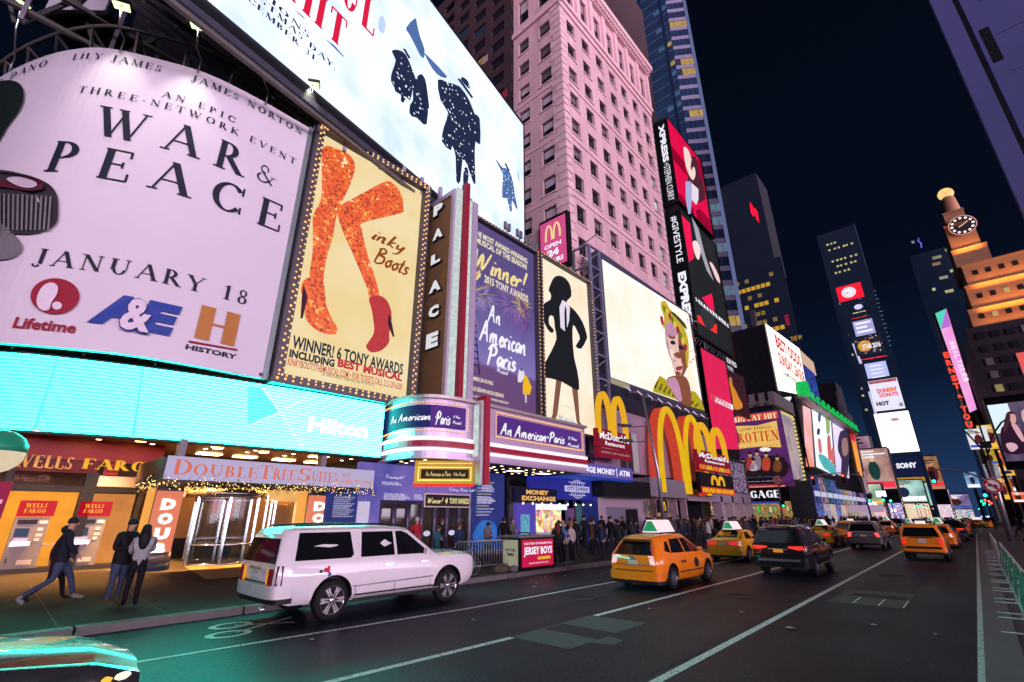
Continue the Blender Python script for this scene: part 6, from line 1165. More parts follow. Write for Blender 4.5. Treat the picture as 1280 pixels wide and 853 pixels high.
for k, (q, mt) in enumerate(((zx(190, 440, 210, 445, 215, 500, 195, 505), 'c07838'), (zx(195, 480, 235, 530, 262, 590, 290, 640, 285, 675, 230, 680, 215, 600), 'e08a2c'))): paint(m, p, q, glow(mt, .95, False, .3, 1), .02 + .01 * k, True, 3)
m.build('printed_figure', dp); m = MB(); write(m, p, sans('RUN WILD', bold=.03), zx(175, 325)[0], zx(242, 330)[0], WHT, .03); write(m, p, sans('THE SERIES'), zx(178, 372)[0], zx(218, 368)[0], WHT, .03); m.build('lettering', dp)
cbk = thing('shop_building', 'dark shop block carrying the crimson screens at the street corner', 'building', (-26, 60, 0)); m = MB(); m.box((-40, 55.5, .3), (-22.4, 65, 24), STONE_D); m.box((-40, 55.6, 3.6), (-20.3, 66, 8.6), mat((.05, .045, .055), .6)); m.build('wall', cbk); m = MB()
m.box((-20.28, 56, 4.7), (-20.2, 65, 8.2), glow('a890b0', .75, True, .9, .9, 0, '302838', .7)); m.box((-21.5, 55.8, .3), (-21.4, 66, 3.6), glow('e8c890', .8, True, .9, .9, 0, '604838', .7)); m.build('shop_window', cbk); m = MB()
for yy in (55.6, 59, 62.5, 65.6): m.box((-21.2, yy, .3), (-20.2, yy + .5, 4.2), mat((.42, .36, .42), .5))
m.box((-21.2, 47, 3.5), (-20.2, 66, 4.6), mat((.32, .28, .34), .5)); m.build('columns', cbk)

# low tower with a red logo, and the block of lit offices
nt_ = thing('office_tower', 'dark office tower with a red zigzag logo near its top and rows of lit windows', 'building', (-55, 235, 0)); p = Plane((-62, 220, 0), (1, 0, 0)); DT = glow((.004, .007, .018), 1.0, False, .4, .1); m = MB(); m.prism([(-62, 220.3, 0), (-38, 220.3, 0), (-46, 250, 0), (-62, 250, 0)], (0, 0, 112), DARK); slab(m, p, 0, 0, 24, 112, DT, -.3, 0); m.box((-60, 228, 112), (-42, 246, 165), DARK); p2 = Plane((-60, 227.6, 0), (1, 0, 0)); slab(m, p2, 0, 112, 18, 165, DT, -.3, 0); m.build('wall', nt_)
m = MB(); zn_ = zc(900, 220, 4.264); q = zn_(158, 140, 172, 155, 182, 180, 186, 170, 202, 195, 208, 252, 194, 232, 186, 205, 178, 220, 164, 195); paint(m, Plane((-60, 227.0, 0), (1, 0, 0)), q, glow('e01030', 1.6), .05); m.build('red_logo', nt_); r_ = random.Random(15)
for k in range(16):
    z = 108 - k * 4.3; on = r_.random() < .75
    for j in range(9):
        if on and r_.random() < (.9 if k in (2, 4, 7) else .4): m = MB(); slab(m, p, 1.2 + j * 2.1, z, 2.9 + j * 2.1, z + 1.9, glow('e0a838' if k in (2, 4, 7) else '8a7038', .8, False, .5, .8), 0, .05); m.build('lit_window', nt_)
m = MB(); write(m, Plane((-60, 219.4, 0), (1, 0, 0)), sans('THE W', bold=.03), (19.0, 71.5), (23.4, 73.5), glow('c89838', .7), 0, False); slab(m, p, 20.5, 79, 22.0, 84, glow('902040', .8), .0, .05); m.build('small_sign', nt_)
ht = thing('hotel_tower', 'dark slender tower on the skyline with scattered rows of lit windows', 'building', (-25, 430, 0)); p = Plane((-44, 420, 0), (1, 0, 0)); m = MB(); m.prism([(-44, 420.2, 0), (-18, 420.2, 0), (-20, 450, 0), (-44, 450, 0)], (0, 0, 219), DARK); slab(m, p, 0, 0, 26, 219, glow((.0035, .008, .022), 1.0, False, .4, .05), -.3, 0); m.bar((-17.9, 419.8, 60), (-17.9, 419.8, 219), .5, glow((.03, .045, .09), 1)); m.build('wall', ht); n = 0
for k in range(34):
    z = 213 - k * 5.2; a = r_.uniform(1, 8)
    if r_.random() < .75:
        for j in range(r_.randrange(2, 8)):
            if n < 90 and a < 22: m = MB(); slab(m, p, a, z, a + 1.5, z + 1.5, glow('d8d098', .75, False, .6, .4), 0, .06); m.build('lit_window', ht); n += 1
            a += r_.uniform(1.8, 4)

# ------------------------------------------------------------------ billboards beyond the side street
blk = thing('corner_block', 'low block beyond the side street carrying a comedy poster and a luggage shop', 'building', (-30, 95, 0)); m = MB(); m.box((-60, 85.5, 0), (-20.5, 130, 19.5), STONE_D); m.box((-34, 85.2, 19.2), (-20, 97, 21.4), mat((.34, .29, .30), .6)); m.build('wall', blk)
m = MB(); r_ = random.Random(21)
for k in range(9): m.bar((-33 + k * 1.5, 85.0, 21.4), (-33 + k * 1.5, 85.0, 20), .25, BLACK); m.bar((-33 + k * 1.5, 84.5, 19.6), (-32.4 + k * 1.5, 84.2, 19.2), .3, mat((.3, .35, .2), .5))
m.bar((-32, 92, 21), (-22, 90, 34), .5, GREYM); m.bar((-26, 92, 21), (-22, 90, 31), .35, GREYM); m.bar((-22, 90, 21.4), (-22, 90, 38), .8, GREYM); m.build('roof_rigging', blk)
BBp = Plane((-30, 85, 0), (1, 0, 0)); zr_ = zc(860, 490, 5.02); cp = thing('comedy_poster', 'colourful comedy show poster with a cream banner and a group of costumed players', 'poster', (-25, 85, 6.6)); (a0, b0), (a1, b1) = BBp.px(905, 612), BBp.px(975, 514)
m = MB(); slab(m, BBp, a0, 6.4, a1, 18.2, glow('5a2a68', .85, True, .5, .5), -.3, 0); m.build('panel', cp); m = MB()
def bp_(q, mt, d, sm=0): paint(m, BBp, zr_(*q), mt, d, True, sm)
bp_((295, 155, 560, 120, 566, 165, 300, 195), glow('e0502c', .95), .02); bp_((300, 215, 430, 212, 556, 180, 568, 260, 585, 348, 450, 345, 318, 358, 322, 290), glow('f0c068', .95, False, .15, 1), .02); bp_((330, 535, 590, 520, 590, 580, 330, 580), glow('1a1622', .7), .02); bp_((330, 585, 610, 578, 612, 605, 330, 612), glow('b83030', .9), .02)
bp_((340, 440, 420, 410, 600, 410, 615, 530, 340, 540), glow('2c1a24', .7, False, .4, 1), .016, 2)
for cx0, cy0, col, hh in ((345, 470, '7a4028', 60), (390, 430, 'a03840', 90), (432, 420, '8a7a90', 110), (490, 430, 'c04830', 100), (560, 450, '7a4428', 80), (410, 470, 'c8b8c8', 40)):
    bp_((cx0 - 24, cy0, cx0 - 10, cy0 - 20, cx0 + 10, cy0 - 20, cx0 + 26, cy0, cx0 + 22, cy0 + hh * .6, cx0 - 22, cy0 + hh * .6), glow(col, .85, False, .3, 2), .026, 2); bp_([v for q in ell(cx0, cy0 - 36, 12, 17, 10) for v in q], glow('c89878', .9), .03); bp_((cx0 - 14, cy0 - 44, cx0, cy0 - 60, cx0 + 14, cy0 - 44, cx0 + 10, cy0 - 38, cx0 - 10, cy0 - 38), glow('2a1a1c', .8), .034, 2)
bp_([v for q in ell(485, 362, 36, 14, 16) for v in q], glow('f0ece8', 1), .03); m.build('printed_players', cp); m = MB()
for txt, lb, rt, mt, fn, kw in (('BIG FAT HIT!', (292, 195), (552, 130), CREAM, serif, dict(heavy=1.5)), ('SOMETHING', (318, 250), (520, 210), glow('8a5a30', .9), serif, dict(heavy=1.2)), ('ROTTEN!', (322, 325), (560, 235), glow('c8501c', .95), serif, dict(heavy=1.4)), ('A VERY NEW MUSICAL', (335, 350), (575, 335), glow('8a5a30', .9), sans, {}), ('MUSICAL COMEDY HEAVEN SINCE', (352, 540), (580, 528), PALE, sans, dict(bold=.02)), ('THE BOOK OF MORMON', (352, 568), (590, 555), PALE, sans, dict(bold=.03)), ('ROTTENBROADWAY.COM', (345, 602), (605, 588), CREAM, sans, dict(bold=.02))): write(m, BBp, fn(txt, **kw), zr_(*lb)[0], zr_(*rt)[0], mt, .05)
m.build('lettering', cp)
sp_ = thing('side_poster', 'pale poster with a bulb lined edge on the street side of the corner block', 'poster', (-20, 90, 7.4)); p = Plane((-20, 86, 0), (0, 1, 0)); m = MB(); m.add([p.p(.1, 7.5), p.p(8, 7.6), p.p(8.5, 18.3), p.p(.1, 18.1)], [[0, 1, 2, 3]], glow('c8b0b0', .85, True, .5, .4, 0, '8f7f9a', .35)); m.build('panel', sp_); m = MB()
for k in range(16): m.bar(p.p(8.1 + .03 * k, 7.6 + .68 * k, .1), p.p(8.1 + .03 * k, 8.0 + .68 * k, .1), .35, glow('e8d480', .9))
m.bar(p.p(0, 18.2, .05), p.p(8.6, 18.4, .05), .3, glow('e8d480', .9)); m.build('bulb_border', sp_)
lg = thing('luggage_shop', 'luggage shop with a white lettered black sign and green lit window', 'shop', (-26, 84.7, .3)); p = Plane((-33, 84.9, 0), (1, 0, 0)); m = MB(); slab(m, p, 0, 4.3, 12.6, 6.3, BLACK, -.3, 0); m.build('sign_board', lg); m = MB(); write(m, p, serif('LUGGAGE', .06, 1.7), (3.6, 4.75), (11.2, 5.9), WHT, .03, False); slab(m, p, 1.2, 4.9, 1.9, 5.9, glow('e0c020', .9), 0, .03); m.build('lettering', lg)
m = MB(); m.box((-33, 85.3, .3), (-20.6, 85.4, 4.2), glow('c89050', .9, True, 1.0, 1.6, 0, '2c7048', 1.1)); m.build('shop_window', lg); m = MB()
for k in range(20): x = -32.6 + k * .6; m.box((x, 84.95, 2.6 + .3 * (k % 3)), (x + .25, 85.1, 3.4), glow(('40d878', 'f0a040', 'f06048', 'e8d8b0')[k % 4], .8))
m.build('displayed_goods', lg); m = MB(); slab(m, p, 3, 3.9, 11.5, 4.2, glow('3848b0', .8), 0, .05); m.build('lower_sign', lg)
wb = thing('sports_billboard', 'bright cream billboard with red and black lettering over the corner block', 'billboard', (-20, 101, 22)); WBp = Plane((-20, 88.5, 0), (0, 1, 0)); m = MB(); m.add([WBp.p(.3, 22.2), WBp.p(24, 25.3), WBp.p(25.4, 36.2), WBp.p(.3, 34.6)], [[0, 1, 2, 3]], glow((1, .93, .80), 1.5, True, .03, 2)); m.build('panel', wb); m = MB(); z0w = zc(880, 400, 6.094)
write(m, WBp, sans('BEST ODDS', bold=.04), (5.2, 31.3), (23.5, 34.0), glow('d83048', .95), .05, False); write(m, WBp, sans('SUNDAY LEAGUE', bold=.04), (5.2, 28.0), (23.8, 30.5), glow('d83048', .95), .05, False); write(m, WBp, sans('2 GAMES EVERY SUNDAY', bold=.02), (5.2, 26.3), (23.0, 27.2), INK, .05, False); m.build('lettering', wb)
m = MB(); slab(m, Plane((-28, 88.3, 0), (1, 0, 0)), 0, 21.5, 7.9, 34.2, mat((.02, .02, .03), .5, 0, .8, 1.5), -2, 0); m.build('dark_return', wb)
bb = thing('blue_billboard', 'blue swirling billboard under a pale strip beside the bright cream one', 'billboard', (-20, 118, 25)); m = MB(); slab(m, Plane((-20.1, 114.3, 0), (0, 1, 0)), 0, 25.4, 11, 33, glow('1c5cc0', .95, False, .9, .35, 0, '2a1a50', .3), -.3, 0); m.build('panel', bb); m = MB(); slab(m, Plane((-20.1, 114.3, 0), (0, 1, 0)), 0, 33, 13, 36.2, glow('e0b8a0', .9), -.3, 0); m.build('upper_strip', bb)
md = thing('vertical_sign', 'narrow black upright sign with white letters at the end of the billboard row', 'sign', (-21, 101, 16)); p = Plane((-22.5, 100, 0), (1, 0, 0)); m = MB(); slab(m, p, 0, 9.5, 2.4, 24.0, BLACK, -.5, 0); m.build('panel', md); m = MB(); write(m, p, sans('MMU', bold=.04), (.5, 17.4), (1.9, 23.2), WHT, .03, False, 90); m.build('lettering', md)
rw = thing('billboard_block', 'long low building with a row of tall billboards along the avenue', 'building', (-24, 130, 0)); m = MB(); m.box((-50, 130, 0), (-20.6, 162, 23), STONE_D); m.box((-50, 101, 0), (-20.6, 130, 23), STONE_D); m.build('wall', rw); m = MB(); m.box((-21, 101, 22.9), (-18.6, 160, 23.3), mat((.5, .45, .45), .5)); m.build('ledge', rw); zg = zc(980, 480, 4.736)
RW = Plane((-20.3, 101, 0), (0, 1, 0))
def board(label, q, col, col2, figs=()):
    t = thing('billboard', label, 'billboard', (-20.3, at_x(*q[0], -20.3).y, 10), 'billboards in the row along the avenue'); mb = MB(); paint(mb, RW, q, glow(col, 1.15, True, .08, .4, 0, col2, .12), .05); mb.build('panel', t)
    if figs:
        mb = MB()
        for k, (f, c, s_) in enumerate(figs): paint(mb, RW, f, glow(c, .95, False, .3, .6), .08 + .02 * k, True, s_)
        mb.build('printed_picture', t)
board('narrow rose and orange billboard at the near end of the avenue row', zg(108, 128, 155, 150, 178, 492, 130, 490), 'f0b8c0', 'e0885c')
board('white billboard with scattered blue and red figures in the avenue row', zg(162, 138, 276, 215, 300, 545, 190, 492), 'f8f8ff', 'e4f0ff', [(zg(200, 180, 215, 185, 212, 225, 200, 220), '3a5a80', 2), (zg(195, 265, 210, 270, 206, 300, 192, 300), '303848', 2), (zg(240, 190, 262, 195, 268, 280, 250, 300, 245, 240), '9ab870', 2), (zg(195, 330, 212, 330, 220, 400, 205, 410), 'd87880', 2), (zg(250, 320, 268, 310, 275, 440, 258, 450), 'd86868', 2), (zg(270, 400, 290, 380, 292, 470, 275, 470), 'e07070', 2), (zg(195, 420, 240, 430, 300, 500, 298, 540, 230, 500), '58b8c0', 2)])
board('lilac billboard with a figure in a dark suit in the avenue row', zg(284, 230, 372, 285, 385, 560, 308, 535), 'e8d8f8', 'd0c0e8', [(zg(330, 285, 355, 275, 375, 290, 385, 400, 380, 480, 370, 555, 335, 545, 338, 450, 318, 400, 318, 340), '3a3050', 2), (zg(340, 330, 370, 325, 378, 400, 360, 430, 342, 410), 'a07878', 2)])
board('orange billboard with a red head strip at the far end of the avenue row', zg(390, 295, 418, 305, 465, 545, 440, 545), 'e88840', 'f0b050', [(zg(387, 292, 416, 305, 422, 345, 394, 330), 'e02048', 0)])
gr = thing('green_lights', 'row of green lit ornaments along the ledge above the avenue billboards', 'light row', (-18.8, 130, 23.3)); m = MB()
GRN = glow((.01, .50, .09), 1.0, False, .5, 2)
for k in range(12): y = 105 + k * 5; m.lathe((-18.9, y, 23.3), [(.3, 0), (.5, .5), (.25, 1.2), (.42, 1.7), (.1, 2.3)], GRN, 8)
tag(m.build('ornament', gr), kind='stuff'); m = MB(); m.box((-19.2, 103, 23.25), (-18.5, 161, 23.45), mat((.1, .3, .1), .5)); m.build('base_rail', gr)
m = MB(); cyl = thing('green_barrel', 'green lit barrel shaped light at the corner of the ledge', 'lamp', (-18.5, 102, 23.4)); m.lathe((-18.8, 102, 23.4), [(1.0, 0), (1.2, 1.2), (1.0, 2.6)], GRN, 14); m.build('body', cyl)
r_ = random.Random(33)
lowc = ['7088e0', '5060c8', 'c8b0d8', '98a8f0', 'd8a8c0', '303050', 'e8c890', '4080a0', 'c070b0', 'f0e0f0']
for k in range(11):
    y0 = 101 + k * 5.4; t = thing('lit_shop', '%s lit shop from the near end under the row of avenue billboards' % ORD[k], 'shop', (-20.4, y0 + 2.5, 0), 'shops under the avenue billboards'); m = MB(); p = Plane((-20.35, y0, 0), (0, 1, 0)); slab(m, p, .1, .2, 5.2, 4.2, glow(lowc[k % 10], .8, False, .9, .7, 0, 'e8d0a8' if k % 3 else '38304c', .5), -.2, 0); m.build('shop_window', t)
    m = MB(); slab(m, p, .1, 4.3, 5.2, 9.0 if k < 4 else 7.4, glow(lowc[(k * 3 + 1) % 10], .7, False, .8, .35, 0, '2a2848', .4), -.2, 0); slab(m, p, .3, 5.4, 4.8, 6.3, glow('d8d8f8', .8, False, .6, 2), 0, .05); m.build('sign_board', t)
for k in range(9):                                                   # the avenue's east side beyond
    y0 = 166 + k * 16; h0 = 26 + (k * 37) % 30; t = thing('avenue_building', '%s lit building along the avenue beyond the green ornaments' % ORD[k], 'building', (-28 - k * 1.6, y0 + 7, 0), 'buildings along the far avenue'); X0 = -24 - k * 1.6
    m = MB(); m.box((X0 - 25, y0, 0), (X0, y0 + 14, h0), STONE_D); m.build('wall', t); p = Plane((X0 + .1, y0, 0), (0, 1, 0)); m = MB(); slab(m, p, .5, .3, 13, 5, glow(lowc[k % 10], .9, False, .9, .3, 0, 'f0d8b8', .3), -.1, 0); slab(m, p, 1, 6, 12, h0 * .55, glow(('e8a0b0', 'f0d8e8', 'c05068', '88a0e0', 'e0b080')[k % 5], .9, False, .8, .2, 0, ('40304c', '8898d0', 'e0b0a0')[k % 3], .15), -.1, 0); m.build('billboard', t)
    p = Plane((X0 - 12, y0 - .1, 0), (1, 0, 0)); m = MB(); slab(m, p, 3, 6, 11.9, h0 * .5, glow(('d0a0b8', 'f0e8f0', '9898e0')[k % 3], .8, False, .9, .3), -.1, 0); m.build('side_billboard', t)

# ------------------------------------------------------------------ the slim tower of stacked screens
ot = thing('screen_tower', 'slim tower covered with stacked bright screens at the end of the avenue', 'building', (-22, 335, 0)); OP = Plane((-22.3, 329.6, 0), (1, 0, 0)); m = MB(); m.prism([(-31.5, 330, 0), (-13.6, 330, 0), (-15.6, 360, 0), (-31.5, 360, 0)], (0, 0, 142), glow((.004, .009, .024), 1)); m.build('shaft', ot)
def scr(name, x0, y0, x1, y1, mt, d=.3, sk=None):
    """screen between two photographed heights, given left and right edge there"""
    mb = MB(); b0, b1 = OP.px((x0 + x1) / 2, y1)[1], OP.px((x0 + x1) / 2, y0)[1]; ym = (y0 + y1) / 2; a0, a1 = OP.px(x0, ym)[0], OP.px(x1, ym)[0]; slab(mb, OP, a0, b0, a1, b1, mt, -.6, d); return mb.build(name, ot), a0, b0, a1, b1
s1, a0, b0, a1, b1 = scr('clock_screen', 1046, 356, 1079, 375, glow('e01830', 1.4)); m = MB(); cxx, czz = a0 + (a1 - a0) * .46, (b0 + b1) / 2; paint(m, OP, [(cxx + 3.6 * math.cos(6.2832 * i / 24), czz + 3.4 * math.sin(6.2832 * i / 24)) for i in range(24)], WHT, .4, False)
for k in range(12): a = k * R(30); paint(m, OP, [(cxx + 2.7 * math.cos(a) + .32 * math.cos(b), czz + 2.6 * math.sin(a) + .32 * math.sin(b)) for b in (0, 1.57, 3.14, 4.71)], INK, .5, False)
m.bar(OP.p(cxx, czz, .6), OP.p(cxx - 1.8, czz - .7, .6), .35, glow('e01830', 1.2)); m.build('clock_face', s1)
m = MB(); q = OP.px(1073, 384); paint(m, OP, [(q[0] + 2.1 * math.cos(6.2832 * i / 20), q[1] + 1.6 * math.sin(6.2832 * i / 20)) for i in range(20)], glow('d0d0ff', 1.1), .4, False); m.build('new_year_ball', ot)
m = MB(); a, b = OP.px(1066, 393); write(m, OP, sans('2016', bold=.06), (a, b), (OP.px(1083, 390)[0], OP.px(1083, 388)[1]), glow('f0d890', 1.2), .4, False); a, b = OP.px(1064, 400); write(m, OP, sans('TOSHIBA', bold=.06), (a, b), (OP.px(1087, 396)[0], OP.px(1087, 394)[1]), glow('e03828', 1.3), .4, False); m.build('lettering', ot)
s2, a0, b0, a1, b1 = scr('lilac_screen', 1067, 400, 1093, 419, glow('a8a8e0', .95, False, .3, .3)); m = MB(); [slab(m, OP, a0 + 1, b1 - 2.4 - 2.6 * k, a1 - 1 - (k % 2) * 2, b1 - 1.1 - 2.6 * k, WHT, .3, .4) for k in range(3)]; m.build('lettering', s2)
s3, a0, b0, a1, b1 = scr('countdown_screen', 1068, 421, 1104, 443, BK); m = MB(); paint(m, OP, [(a0 + (a1 - a0) * .36 + 3.3 * math.cos(6.2832 * i / 20), (b0 + b1) / 2 + 3.3 * math.sin(6.2832 * i / 20)) for i in range(20)], glow('d89838', 1, False, .5, .5), .4, False); write(m, OP, sans('STAR 2016', bold=.04), (a0 + 3.5, (b0 + b1) / 2 - 2), (a1 - 1, (b0 + b1) / 2 + 1), WHT, .5, False)
rr_ = random.Random(3)
for k in range(40): x, y = rr_.uniform(a0 + .5, a1 - .5), rr_.uniform(b0 + .3, b1 - .3); slab(m, OP, x, y, x + .5, y + .4, glow(('d8e0f0', 'e8d8b0', 'f070a0')[k % 3], .8), .3, .45)
m.build('lettering', s3); m = MB(); a, b = OP.px(1075, 451); write(m, OP, sans('TOSHIBA', bold=.07), (a, b - .2), (OP.px(1110, 446)[0], OP.px(1110, 444)[1]), glow('f02838', 1.5), .5, False); m.build('lettering', ot)
s4, a0, b0, a1, b1 = scr('pale_blue_screen', 1082, 453, 1110, 472, glow('b8c0f4', 1.05, True)); m = MB(); [slab(m, OP, a0 + 2, b1 - 2.2 - 2.2 * k, a1 - 2, b1 - 1.5 - 2.2 * k, WHT, .3, .4) for k in range(4)]; m.build('lettering', s4)
s5, a0, b0, a1, b1 = scr('white_screen', 1089, 474, 1127, 513, glow('e4e0f2', 1.1, True)); m = MB(); write(m, OP, sans('DUNKIN\'', bold=.05), (a0 + 3, b0 + 9.6), (a1 - 1.4, b0 + 12.2), glow('e04060', 1.1), .4, False); write(m, OP, sans('DONUTS', bold=.05), (a0 + 3.6, b0 + 7.2), (a1 - 1.2, b0 + 9.4), glow('e04060', 1.1), .4, False); write(m, OP, sans('HOT', bold=.06), (a0 + 1.2, b0 + 2.6), (a0 + 7, b0 + 5), INK, .4, False); write(m, OP, sans('ICED', bold=.06), (a0 + 11, b0 + 1.2), (a1 - .6, b0 + 3), INK, .4, False); slab(m, OP, a0 + .3, b1 - 1.8, a1 - .3, b1 - .2, glow('b06070', .9, False, .8, .6), .3, .42); paint(m, OP, [(a0 + 9 + 1.2 * math.cos(t), b1 - 6.4 + 1 * math.sin(t)) for t in [R(36 * i) for i in range(10)]], glow('f0b058', 1.1), .4, False); m.build('lettering', s5)
s6, a0, b0, a1, b1 = scr('tall_white_screen', 1098, 515, 1143, 566, glow('ffffff', 1.5, True)); m = MB(); 
for k, tx in enumerate(('Crafted', 'to a holiday', 'gift')): write(m, OP, sans(tx), (a0 + (5, 2.4, 7)[k], b0 + 14 - 2.6 * k), (a1 - (4, 1.4, 6.4)[k], b0 + 15.6 - 2.6 * k), glow('a8a8a8', .9), .4, False)
paint(m, OP, [(a0 + 8.6 + 1.9 * math.cos(t), b1 - 4 + .9 * math.sin(t)) for t in [R(24 * i) for i in range(15)]], glow('c89090', 1), .4, False); m.build('lettering', s6)
s7, a0, b0, a1, b1 = scr('navy_screen', 1114, 571, 1152, 596, glow('121c40', .9)); m = MB(); write(m, OP, sans('SONY', bold=.06), (a0 + 2.2, b0 + 4.2), (a1 - 1.6, b0 + 7.0), WHT, .4, False); m.build('lettering', s7)
m = MB(); slab(m, Plane((a0 - 22.3, 327, 0), (1, 0, 0)), -3, b0 - 2.6, a1 - a0, b0 - .6, glow('c88a28', .9, False, .3, .4), -1, 0); m.build('gold_band', ot); m = MB(); slab(m, OP, a0 - 3, 7, a1, b0 - 3.4, glow('a8d8d0', .9, False, .8, .25), -.5, 0); slab(m, OP, a0 - 6, 6, a0 - 3.4, b0 - 3, glow('d8c8e0', .9, False, .4, .2), -.5, 0); m.build('street_screens', ot)
m = MB(); p = Plane((-31.9, 329.5, 0), (1, 0, 0))
for x0, y0, x1, y1 in ((1065, 430, 1075, 455), (1085, 490, 1117, 595)): q0, q1 = OP.px(x0, y0), OP.px(x1, y1); m.add([OP.p(q0[0], q0[1], .1), OP.p(q0[0] + .9, q0[1], .1), OP.p(q1[0] + 1.2, q1[1], .1), OP.p(q1[0] - .2, q1[1], .1)], [[0, 1, 2, 3]], glow('c8c8f0', 1.0))
m.build('edge_lights', ot); m = MB()
for k in range(14): z = 92 + 2.6 * k; slab(m, OP, .2 + (k % 3) * .4, z, 1.6, z + .35, glow('7888b0', .7), 0, .1); slab(m, OP, 8.2, z, 9.0 + .3 * (k % 3), z + .35, glow('7888b0', .7), 0, .1)
m.build('louvre_lines', ot)
def picture(par, p, a0, b0, a1, b1, seed):
    """a made-up advertisement: figure, colour block and lines of lettering"""
    q = random.Random(seed * 7 + 1); m = MB(); w, h = a1 - a0, b1 - b0; cx = a0 + w * q.uniform(.3, .7); C1, C2 = glow(q.choice(('5a2030', '20284a', '3a2418', '184038')), .9, False, .3, .4), glow(q.choice(('e8b8a0', 'f0d0c0', 'c88868')), 1.0)
    slab(m, p, a0 + .02 * w, b0 + h * q.uniform(.02, .1), a1 - .02 * w, b0 + h * q.uniform(.18, .3), glow(q.choice(('f8f4ff', 'e83850', 'f0b840', '3050b0')), 1.1), 0, .05)
    paint(m, p, [(cx + w * .2 * math.cos(t), b0 + h * .46 + h * .24 * math.sin(t)) for t in [R(24 * i) for i in range(15)]], C1, .08, False); paint(m, p, [(cx + w * .09 * math.cos(t), b0 + h * .78 + h * .11 * math.sin(t)) for t in [R(24 * i) for i in range(15)]], C2, .1, False)
    for k in range(3): z = b0 + h * (.92 - .07 * k); slab(m, p, a0 + w * .08, z, a0 + w * q.uniform(.4, .9), z + h * .035, WHT if seed % 2 else INK, 0, .12)
    m.build('printed_picture', par)
for k, (x0, y0, x1, y1, col, c2, Y) in enumerate(((1062, 545, 1085, 610, 'b88aa0', '5a4060', 300), (1085, 560, 1108, 612, 'd0a898', '7a4a58', 290), (1150, 570, 1170, 612, 'c08860', '684838', 345), (1020, 585, 1062, 625, 'a0a0d8', '504878', 250), (1062, 605, 1100, 632, 'c8d8c0', '508068', 280), (1155, 612, 1185, 632, 'e0c8d8', '704860', 380), (1120, 600, 1152, 628, 'b8e0d8', '407068', 310), (1180, 618, 1210, 636, 'a890c0', '40385c', 420))):
    p = Plane((-60, Y, 0), (1, 0, 0)); (a0, b0), (a1, b1) = p.px(x0, y1), p.px(x1, y0); t = thing('distant_billboard', '%s of the small bright billboards crowded round the foot of the slim screen tower' % ORD[k], 'billboard', (-60 + (a0 + a1) / 2, Y, 0), 'small billboards round the foot of the screen tower'); m = MB(); m.box((-60 + a0, Y + .2, 0), (-60 + a1, Y + 12, b1 + .6), STONE_D); m.build('wall', t); m = MB(); slab(m, p, a0, b0, a1, b1, glow(col, 1.0, False, .3, .12, 0, c2, .10), -.1, 0); pn = m.build('panel', t); picture(pn, p, a0, b0, a1, b1, k); m = MB(); slab(m, p, a0, .3, a1, min(b0 - .6, 7.5), glow(lowc[k % 10], 1.1, False, .9, .35, 0, 'f4e0d0', .35), -.1, 0); m.build('shop_window', t)

# ------------------------------------------------------------------ right side: clock tower building, sign tower, billboards
pm = thing('clock_building', 'stepped stone tower with amber floodlit setbacks, a round clock and a lit globe on top', 'building', (32, 320, 0)); PST = mat((.27, .145, .075), .7, 0, .3, .15)
tiers = [(17, 70, 0, 84), (19.5, 66, 84, 94.5), (21.5, 62, 94.5, 107), (23, 58, 107, 118.5), (21.5, 34.5, 118.5, 128), (22.2, 33, 128, 143), (23.6, 31.5, 143, 151)]
for k, (x0, x1, z0, z1_) in enumerate(tiers):
    m = MB(); m.box((x0, 300 + k * 1.5, z0), (x1, 345 - k * 1.5, z1_), PST); m.build('tier', pm); p = Plane((x0, 300 + k * 1.5 - .15, 0), (1, 0, 0)); w = x1 - x0
    m = MB()
    if k not in (0, 4):
        ld = bpy.data.lights.new('ledge_light', 'AREA'); lo = bpy.data.objects.new('ledge_light', ld); C.objects.link(lo); ld.shape = 'RECTANGLE'; ld.size = w * .9; ld.size_y = .6; ld.color = (1, .36, .05); ld.energy = w * (z1_ - z0) * 13
        lo.location = (x0 + w / 2, 300 + k * 1.5 - 3.6, z0 - 1.6); lo.rotation_euler = Vector((0, .55, 1)).to_track_quat('-Z', 'Y').to_euler()
    slab(m, p, -.2, z1_ - .9, w + .2, z1_, PST, -.2, .5); m.build('cornice', pm)
    if 1 <= k <= 3:
        for j in range(7): a = 3 + j * 4.6; m = MB(); slab(m, p, a, z0 + 5.2, a + 1.9, z0 + 7.6, glow('d8b070', .8) if (j * k) % 3 == 1 else BLACK, 0, .08); m.build('window', pm)
p = Plane((17, 299.8, 0), (1, 0, 0)); r_ = random.Random(19)
for k in range(9):
    for j in range(9): m = MB(); slab(m, p, 3 + j * 3.9, 80 - k * 5.6, 5 + j * 3.9, 82.8 - k * 5.6, glow('c8a868', .6, False, .6, .5) if (k == 7 and r_.random() < .7) or r_.random() < .2 else mat((.04, .035, .05), .5), 0, .08); m.build('window', pm)
ck = MB(); cc_ = at_y(1203, 282.5, 307); ccx, ccz = cc_.x, cc_.z; P_ = Plane((0, 306.2, 0), (1, 0, 0)); paint(ck, P_, ell(ccx, ccz, 5.3, 5.3, 32), glow('3a2028', .6), .1, False); ring_ = glow('e8a0a8', .9)
for i in range(32): a, b = 6.2832 * i / 32, 6.2832 * (i + 1) / 32; ck.add([P_.p(ccx + 5.4 * math.cos(a), ccz + 5.4 * math.sin(a), .2), P_.p(ccx + 5.4 * math.cos(b), ccz + 5.4 * math.sin(b), .2), P_.p(ccx + 5.0 * math.cos(b), ccz + 5.0 * math.sin(b), .2), P_.p(ccx + 5.0 * math.cos(a), ccz + 5.0 * math.sin(a), .2)], [[0, 1, 2, 3]], ring_)
